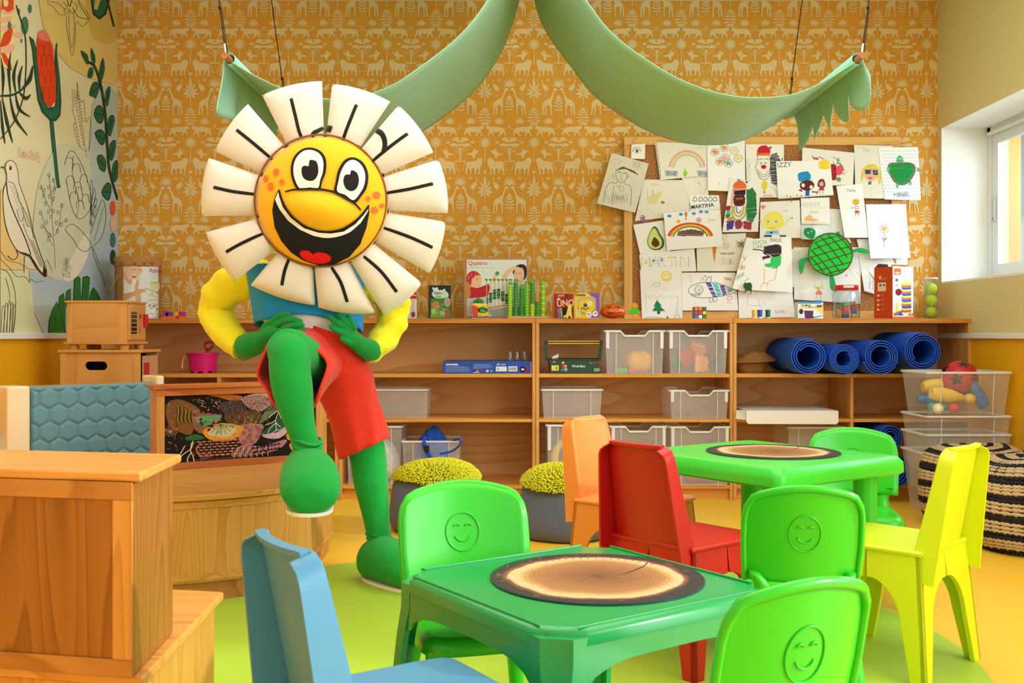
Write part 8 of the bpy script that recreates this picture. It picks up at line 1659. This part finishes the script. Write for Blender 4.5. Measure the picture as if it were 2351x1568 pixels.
secs = [((hx - .006, 3.455, z0 + .07), (.03, 0, 0), (0, 0, .04)), ((hx, 3.43, z0 + .08), (.064, 0, 0), (0, 0, .078)), ((hx + .016, 3.36, z0 + .096), (.086, 0, 0), (0, 0, .094)), ((hx + .038, 3.27, z0 + .090), (.098, 0, 0), (0, 0, .088)), ((hx + .055, 3.19, z0 + .074), (.096, 0, 0), (0, 0, .073)), ((hx + .064, 3.14, z0 + .06), (.080, 0, 0), (0, 0, .058)), ((hx + .068, 3.115, z0 + .05), (.045, 0, 0), (0, 0, .034))]
shoe(secs, (0,) * 0 or ([0], outline((hx - .004, 3.46), (.215, -1), .345, .060, .086, z0 - .004)), 'padded green shoe on the raised foot', ([W(706, 1034, 3.35), W(706, 1060, 3.34), W(706, 1090, 3.33)], [.052, .066, .088]))
d = Vector((.74, -.67)).normalized(); hp = Vector((-.560, 3.875)); s = Vector((-d.y, d.x, 0))
def fs(u_, zc, w, h): p = hp + d * u_; return ((p.x, p.y, zc), tuple(s * w), (0, 0, h))
secs = [fs(.0, .07, .03, .04), fs(.03, .075, .062, .07), fs(.10, .088, .080, .084), fs(.20, .082, .092, .08), fs(.285, .066, .09, .063), fs(.34, .054, .066, .047), fs(.365, .045, .028, .022)]
shoe(secs, ([0], outline(hp - d * .002, d, .368, .060, .086, .0015)), 'padded green shoe standing on the floor', ([W(870, 1244, 3.84), W(872, 1262, 3.84), W(874, 1290, 3.83)], [.048, .058, .078]))
# shorts
fr_ = fabric('E0301A', 500, .7, .08, .2, .95, 7)
g = G()
g.loft([(W(762, 757, 3.66), (.092, 0, -.030), (0, .125, 0)), (W(766, 800, 3.68), (.112, 0, -.02), (0, .135, 0)), (W(780, 855, 3.71), (.118, 0, -.01), (0, .135, 0)), (W(801, 915, 3.75), (.104, 0, 0), (0, .125, 0)), (W(820, 965, 3.77), (.098, 0, .010), (0, .12, 0)), (W(838, 1028, 3.79), (.088, 0, .040), (0, .115, 0))], 40, 5, cap0=False, cap1=False)
n = 40
for i, p in enumerate(g.v): 
    x, y, z = p; a = math.atan2(y - 3.72, x + .55); k = max(0, min(1, (.85 - z) / .3)); g.v[i] = (x + .005 * k * math.sin(a * 5 + z * 9), y + .007 * k * math.sin(a * 4 + 1 + z * 9), z)
obj('shorts', g, fr_, ps, smooth=180, solid=.004, label='red shorts leg over the standing leg')
g = G()
g.loft([(W(745, 800, 3.70), (.10, 0, -.02), (0, .03, .10)), (W(716, 822, 3.58), (.105, -.01, -.01), (0, .04, .118)), (W(690, 845, 3.46), (.108, -.01, -.01), (0, .05, .126)), (W(673, 853, 3.385), (.112, -.01, -.012), (.0, .035, .128))], 44, 6, cap0=False, cap1=False)
for i, p in enumerate(g.v):
    x, y, z = p; k = max(0, min(1, (3.7 - y) / .3)); a = math.atan2(z - .80, x + .73); g.v[i] = (x + .006 * k * math.sin(a * 5 + 1), y + .012 * k * math.sin(a * 4), z + .008 * k * math.sin(a * 3 + 2))
o = obj('shorts_leg', g, fr_, ps, smooth=180, solid=.005, label='red shorts leg bunched around the raised thigh')
rim = g.v[-44:]; obj('hem', G().tube(rim, .0055, 8, closed=True), fr_, o, smooth=180)
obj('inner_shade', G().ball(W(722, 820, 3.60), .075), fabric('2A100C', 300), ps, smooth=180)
# shirt and vest
g = G().loft([sec(706, 660, 3.66, 118, .118), sec(708, 720, 3.66, 112, .122), sec(724, 760, 3.67, 97, .12), (W(742, 792, 3.68), (.118, 0, -.03), (0, .118, 0))], 36, 5)
obj('shirt', g, fabric('F2F0F0', 500, .8, .03, .2, .5, 14), ps, smooth=180)
def vest(u, v):
    a = 2 * PI * u; ca, sa = math.cos(a), math.sin(a); hw = S_(138 - 16 * v, 3.66); x = W(704 + 6 * v, 0, 3.66)[0] + hw * math.copysign(abs(ca) ** .85, ca)
    yb = 756 + 6 * ca - (30 if sa < 0 else 8) * abs(sa) ** 1.5 + 3 * math.sin(a * 5); yt = 610; py = yt + (yb - yt) * v
    return (x, 3.66 + .135 * sa + .006 * math.sin(9 * a) * v, W(0, py, 3.66)[2])
obj('vest', G().grid(vest, 60, 20, wrap=True), fabric('1C8CC8', 500, .75, .06, .2, .3, 7), ps, smooth=180, solid=.004)
# sleeves and gloves
fy = fabric('F2E41C', 500, .8, .05, .2, .9, 16)
def sleeve(pts, rs, label):
    g = G().tube([W(*p) for p in pts], rs, 26, sub=7)
    cs = [Vector(W(*p)) for p in pts]
    for i, p in enumerate(g.v):
        v_ = Vector(p); k = min(range(len(cs)), key=lambda j: (cs[j] - v_).length); dlt = v_ - cs[k]; g.v[i] = tuple(v_ + dlt.normalized() * (.004 * math.sin(p[0] * 45 + p[2] * 60) + .002 * math.sin(p[2] * 150 - p[0] * 90)))
    obj('sleeve', g, fy, ps, smooth=180, label=label)
sleeve([(612, 640, 3.69), (560, 642, 3.71), (512, 672, 3.76), (497, 716, 3.78), (518, 762, 3.72), (552, 794, 3.65), (560, 799, 3.635)], [.066, .074, .068, .063, .059, .048, .044], 'yellow sleeve bent at the left hip')
sleeve([(815, 640, 3.69), (868, 650, 3.71), (902, 690, 3.76), (903, 730, 3.76), (885, 772, 3.71), (861, 802, 3.64), (857, 806, 3.63)], [.062, .066, .060, .056, .052, .043, .040], 'yellow sleeve bent at the right hip')
gl = fabric('0F8A38', 500, .8, .08, .2, .4, 16)
def glove(cuff, palm, fingers, label):
    g = G(); g.tube([W(*p[:3]) for p in cuff], [p[3] for p in cuff], 20, sub=3); g.tube([W(*p[:3]) for p in palm], [p[3] for p in palm], 18, sub=3)
    for f_ in fingers: g.tube([W(*p) for p in f_], [.0105, .011, .0102, .0094][:len(f_)], 12, sub=3); g.ball(W(*f_[-1]), .0094, 12, 8)
    fuse(obj('glove', g, gl, ps, smooth=180, label=label), .0028, 2)
glove([(562, 797, 3.63, .044), (578, 791, 3.60, .045), (598, 783, 3.57, .036)], [(594, 785, 3.57, .034), (622, 768, 3.535, .033), (642, 757, 3.52, .026)],
      [[(628, 750, 3.515), (650, 738, 3.50), (672, 733, 3.495), (690, 738, 3.495)], [(634, 764, 3.505), (656, 754, 3.495), (678, 748, 3.49), (694, 747, 3.49)], [(638, 778, 3.505), (660, 771, 3.495), (682, 763, 3.49), (697, 759, 3.49)], [(620, 742, 3.52), (636, 728, 3.51), (652, 722, 3.50), (664, 721, 3.50)], [(600, 768, 3.54), (608, 750, 3.53), (622, 738, 3.52)]], 'green glove resting on the left hip')
glove([(858, 806, 3.63, .036), (846, 802, 3.60, .038), (828, 792, 3.57, .032)], [(832, 795, 3.57, .031), (812, 780, 3.54, .029), (796, 768, 3.52, .022)],
      [[(800, 760, 3.52), (782, 746, 3.505), (767, 736, 3.50), (758, 727, 3.50)], [(800, 772, 3.51), (784, 763, 3.50), (770, 757, 3.495), (761, 750, 3.495)], [(806, 752, 3.525), (792, 738, 3.515), (782, 727, 3.515), (777, 720, 3.515)], [(816, 758, 3.53), (807, 742, 3.525), (800, 728, 3.525)], [(822, 786, 3.54), (802, 786, 3.51), (786, 778, 3.50)]], 'green glove resting on the right hip')
# flower head
hz = lambda x, y: (420 + x / 2.6141, 160 + y / 2.6133)
def hw_(x, y, Y=YH): return W(*hz(x, y), Y)
wpet = fabric('E4DAD0', 600, .8, .05, .25, .35, 5); blk = fabric('15130F', 400, .7)
PET = [((625, 455), (855, 400), (830, 60), (468, 145), [(662, 185), (690, 290), (712, 380), (730, 425)]), ((858, 400), (1068, 468), (1240, 182), (890, 75), [(1050, 220), (1020, 300), (990, 380), (970, 435)]), ((1070, 475), (1196, 632), (1502, 492), (1292, 208), [(1355, 395), (1260, 470), (1145, 565)]),
       ((1203, 636), (1238, 852), (1588, 856), (1532, 534), [(1505, 690), (1370, 725), (1225, 750)]), ((1238, 856), (1172, 1058), (1478, 1218), (1574, 908), [(1500, 1068), (1370, 1010), (1215, 955)]), ((1170, 1060), (1018, 1182), (1206, 1472), (1434, 1280), [(1290, 1335), (1200, 1215), (1097, 1125)]),
       ((1016, 1182), (778, 1192), (808, 1425), (1152, 1458), [(995, 1395), (960, 1280), (905, 1190)]), ((776, 1192), (558, 1104), (396, 1290), (786, 1412), [(605, 1295), (625, 1210), (652, 1138)]), ((554, 1098), (453, 892), (132, 974), (308, 1268), [(277, 1098), (370, 1050), (497, 992)]),
       ((450, 890), (474, 632), (146, 524), (106, 874), [(200, 712), (320, 740), (452, 757)]), ((478, 628), (622, 458), (380, 196), (182, 482), [(333, 368), (430, 445), (548, 545)])]
CXZ, CYZ = 840, 795
for i, (a, b_, c, d_, ln) in enumerate(PET):
    # extend inner edge under the face
    def inn(p): return (CXZ + (p[0] - CXZ) * .86, CYZ + (p[1] - CYZ) * .86)
    a2, b2 = inn(a), inn(b_); yo = .006 * math.sin(i * 2.1)
    def bil(u, v):
        x = (a2[0] * (1 - u) + b2[0] * u) * (1 - v) + (d_[0] * (1 - u) + c[0] * u) * v; y = (a2[1] * (1 - u) + b2[1] * u) * (1 - v) + (d_[1] * (1 - u) + c[1] * u) * v
        bow = 20 * v * v * (1 - (2 * u - 1) ** 2); dx, dy = x - CXZ, y - CYZ; q = math.hypot(dx, dy); return x + dx / q * bow, y + dy / q * bow
    def thick(u, v): return .042 * (max(0, 1 - abs(2 * u - 1) ** 2.6)) ** .55 * (max(0, 1 - abs(2 * v - 1) ** 3.5)) ** .5
    g = G()
    for sg in (-1, 1): g.grid(lambda u, v: (lambda q, x_y: (q[0], q[1] + yo + sg * thick(u, v) * (1 if sg < 0 else .8) + .02 * v * v, q[2]))(hw_(*bil(u, v)), None), 20, 20)
    pt = obj('petal', g, wpet, ps, smooth=180)
    def onpet(x, y, off=.001):
        u_, v_ = .5, .5
        for _ in range(14):
            X, Y_ = bil(u_, v_); e = .01; ux = bil(u_ + e, v_); vx = bil(u_, v_ + e); A_ = ((ux[0] - X) / e, (ux[1] - Y_) / e); B_ = ((vx[0] - X) / e, (vx[1] - Y_) / e); D = A_[0] * B_[1] - A_[1] * B_[0] or 1e-9
            rx, ry = x - X, y - Y_; u_ += (rx * B_[1] - ry * B_[0]) / D; v_ += (A_[0] * ry - A_[1] * rx) / D; u_ = max(0, min(1, u_)); v_ = max(0, min(1, v_))
        q = hw_(x, y); return (q[0], q[1] + yo - thick(u_, v_) + .02 * v_ * v_ - off, q[2])
    P_ = cr(ln, 5); n = len(P_)
    obj('stripe', G().tube([onpet(*p) for p in P_], [.0056] * (n - 3) + [.0053, .005, .0045], 8, flat=.35, up=(0, 1, 0)), blk, pt, smooth=180)
    for chk, pts, w in ((0, [(785, 412), (802, 388), (822, 374), (845, 352)], .0075), (1, [(862, 352), (880, 358), (900, 368)], .0110), (2, [(1168, 372), (1200, 395), (1218, 430), (1222, 470), (1214, 508)], .0095)):
        if chk == i: obj('brow_mark', G().tube([onpet(*p, .002) for p in cr(pts, 5)], w, 8, flat=.22, up=(0, 1, 0)), blk, pt, smooth=180)
RF = 392
def dome(x, y):
    r_ = math.hypot((x - CXZ), (y - CYZ)) / RF; h = .105 * max(0, 1 - r_ ** 2.4) ** .55
    nx, ny = (x - 855) / 235, (y - 868 - .12 * (x - 855)) / 125; q = nx * nx + ny * ny
    return h + (.040 * (1 - q) ** 1.3 if q < 1 else 0)
def onface(x, y, off=0):
    q = hw_(x, y, YH - .02); return (q[0], q[1] - dome(x, y) - off, q[2])
def fd(u, v):
    a = 2 * PI * u; r_ = RF * math.sin(v * PI / 2) ** .85; return onface(CXZ + r_ * math.cos(a), CYZ + r_ * math.sin(a))
fyl = fabric('F8B816', 500, .7, .06, .3, 0)
fc_ = obj('face', G().grid(fd, 120, 90, wrap=True), fyl, ps, smooth=180, label='padded yellow flower face')
def hb_(u, v):
    a = 2 * PI * u; r_ = (RF + 12) * math.sin(v * PI / 2); q = hw_(CXZ + r_ * math.cos(a), CYZ + r_ * math.sin(a)); return (q[0], q[1] - .015 + .22 * math.cos(v * PI / 2), q[2])
obj('head_back', G().grid(hb_, 60, 24, wrap=True), wpet, ps, smooth=180)
def onface_obj(name, ik, pa, off=.001): return wrap_obj(name, ik, pa, lambda x, y, z: onface(x, y, off + z), 10)
nk = lambda: Ink(lambda x, y, l: (x, y, l * .0045))
ik = nk(); ik.poly([(733, 748), (697, 690), (684, 620), (697, 548), (743, 499), (800, 491), (857, 516), (890, 568), (892, 642), (872, 700), (858, 752), (800, 742)], '15130F', 4); ik.poly([(746, 742), (712, 685), (700, 620), (712, 558), (750, 514), (800, 507), (848, 530), (874, 575), (876, 640), (862, 690), (848, 740), (800, 734)], 'F4E6DC', 4)
ik.poly([(800, 570), (835, 580), (849, 625), (845, 665), (825, 692), (795, 696), (765, 680), (752, 650), (752, 615), (770, 605), (790, 608), (793, 585)], '15130F', 4); onface_obj('eye', ik, fc_)
ik = nk(); ik.poly([(1056, 824), (1000, 788), (944, 766), (951, 700), (964, 628), (997, 566), (1045, 546), (1098, 574), (1129, 640), (1126, 722), (1095, 780)], '15130F', 4); ik.poly([(1050, 806), (1005, 776), (960, 756), (966, 700), (980, 636), (1008, 582), (1045, 563), (1088, 590), (1113, 645), (1110, 714), (1085, 768)], 'F4E6DC', 4)
ik.poly([(1045, 628), (1070, 645), (1081, 685), (1072, 730), (1045, 753), (1012, 742), (995, 705), (998, 668), (1012, 655), (1030, 655), (1034, 634)], '15130F', 4); onface_obj('eye', ik, fc_)
ik = nk(); ik.line([(655, 758), (700, 748), (770, 744), (860, 746), (950, 764), (1010, 796), (1060, 826), (1092, 862)], 14, '15130F', 5, taper=.3); onface_obj('nose_line', ik, fc_, .0025)
ik = nk(); mo = [(614, 738), (588, 790), (572, 860), (582, 960), (618, 1040), (670, 1104), (740, 1152), (830, 1180), (920, 1172), (1010, 1130), (1080, 1056), (1120, 960), (1138, 880), (1138, 826), (1110, 872), (1060, 930), (990, 972), (920, 988), (850, 984), (770, 958), (700, 902), (650, 836), (624, 770)]
ik.poly(mo, '17151A', 0); ik.poly([(612, 756), (590, 800), (620, 860), (670, 925), (740, 978), (820, 1014), (890, 1028), (960, 1020), (1030, 990), (1090, 935), (1130, 868), (1134, 850), (1108, 888), (1060, 944), (992, 988), (920, 1000), (850, 996), (766, 970), (692, 912), (640, 845), (618, 785)], 'F0ECE2', 0)
ik.line([(588, 800), (620, 868), (680, 940), (760, 994), (850, 1024), (930, 1026), (1020, 998), (1090, 940), (1134, 866)], 6, '17151A', 4); ik.line([(618, 745), (630, 790), (660, 850), (700, 905), (770, 960), (850, 988), (925, 990), (995, 972), (1060, 928), (1110, 872), (1138, 830)], 9, '17151A', 4)
ik.poly([(720, 1115), (735, 1094), (765, 1090), (790, 1096), (806, 1112), (830, 1102), (865, 1104), (900, 1116), (915, 1140), (895, 1162), (850, 1174), (800, 1170), (750, 1152)], '5A0A12', 3); ik.poly([(726, 1116), (740, 1099), (765, 1096), (788, 1102), (806, 1118), (832, 1108), (865, 1110), (896, 1121), (908, 1140), (890, 1158), (850, 1168), (800, 1164), (752, 1147)], 'E8181E', 3); onface_obj('mouth', ik, fc_)
for x, y, r_ in ((520, 667, 20), (591, 634, 22), (558, 719, 23), (632, 698, 18), (1179, 766, 21), (1134, 792, 15), (1207, 825, 14), (1168, 856, 20)):
    ik = nk(); ik.ell(x, y, r_ * .9, r_ * 1.02, 'F07038'); onface_obj('freckle', ik, fc_)
obj('seam_cord', G().tube([(lambda q: (q[0], YH - .040, q[2]))(hw_(CXZ + 391 * math.cos(a), CYZ + 391 * math.sin(a))) for a in (2 * PI * k / 90 for k in range(90))], .0035, 6, closed=True), fabric('8A5418', 400), fc_, smooth=180)
# ================================================================== HANGING GREEN CANOPY
cn = thing('fabric_canopy', 'long sage green cloth canopy draped from the ceiling over two hanging dowels', 'canopy', (.1, 4.95, 1.9))
cg = fabric('9ED6BC', 700, .8, .05, .2, .25, 3); YA_, YB_ = 4.4, 5.5
prof = [(-1.215, 2.098), (-1.10, 2.03), (-.95, 1.965), (-.75, 1.93), (-.55, 1.975), (-.38, 2.08), (-.21, 2.22), (-.09, 2.38), (-.02, 2.52), (.04, 2.72), (.06, 2.90), (.10, 2.90), (.12, 2.72), (.18, 2.55), (.316, 2.36), (.42, 2.225), (.55, 2.12), (.74, 2.008), (.95, 1.945), (1.17, 1.945), (1.32, 1.998), (1.485, 2.098)]
PR = cr(prof, 8)
def cf(u, v):
    k = u * (len(PR) - 1); i = min(int(k), len(PR) - 2); t_ = k - i; x = PR[i][0] * (1 - t_) + PR[i + 1][0] * t_; z = PR[i][1] * (1 - t_) + PR[i + 1][1] * t_
    s = abs(x - .08) / 1.4; w = .10 * max(0, 1 - s * 3.2) if s < .3 else 0
    Y = YA_ + (YB_ - YA_) * v; return (x, Y, z - .018 * math.sin(PI * v) * math.sin(PI * min(1, s)) + .004 * math.sin(7 * v + x * 4) * math.sin(PI * v))
obj('cloth', G().grid(cf, 200, 16), cg, cn, smooth=180, solid=.003)
dwm = wood('C8814A', 'A8622E', 'y', 2, .5, 4)
for X, nm in ((-1.215, 0), (1.485, 1)):
    zc = 2.105; obj('dowel', G().tube([(X, YA_ - .07, zc - .004), (X, YB_ + .06, zc - .004)], .014, 12), dwm, cn, smooth=50)
    obj('sleeve_hem', G().tube([(X, YA_, zc), (X, YB_, zc)], .024, 16, caps=False), cg, cn, smooth=180, solid=.002)
    for yy, dx, dy in ((YA_ - .05, .09 * (1 if nm else -1), -.05), (YB_ + .03, .12 * (1 if nm else -1), .05)):
        kn = (X + dx * .25, yy + dy * .25, zc + .20); obj('rope', G().tube([(X, yy, zc), kn, (X + dx, yy + dy, ZC)], .0028, 6), plastic('1A1510', .8), cn)
        obj('rope_loop', G().tube([(X + .008, yy, zc), (kn[0] + .006, kn[1], kn[2])], .0022, 6), plastic('1A1510', .8), cn); obj('rope_knot', G().ball(kn, .008, 8, 6), plastic('1A1510', .8), cn); obj('rope_end', G().tube([(X, yy, zc), (X + dx * .06, yy + dy * .06, zc + .05)], .0042, 6), plastic('D8DCE0', .5), cn)
def flap(u, v, X, sg, sc_):
    Y = YA_ + (YB_ - YA_) * u; k = 5; s = abs(math.sin(PI * u * k)) ** .6 if sc_ else 1; ln = (.085 + .125 * s if sc_ else (.24 - .06 * u)); ln *= (1 if not sc_ else (.95 + .1 * u))
    return (X + sg * (.022 + .03 * v + .018 * math.sin(u * 26) * v), Y + .01 * math.sin(v * 5 + u * 9), 2.11 - ln * v)
obj('scalloped_flap', G().grid(lambda u, v: flap(u, v, 1.485, 1, True), 120, 10), cg, cn, smooth=180, solid=.004)
obj('plain_flap', G().grid(lambda u, v: flap(u, v, -1.215, -1, False), 60, 10), cg, cn, smooth=180, solid=.004)
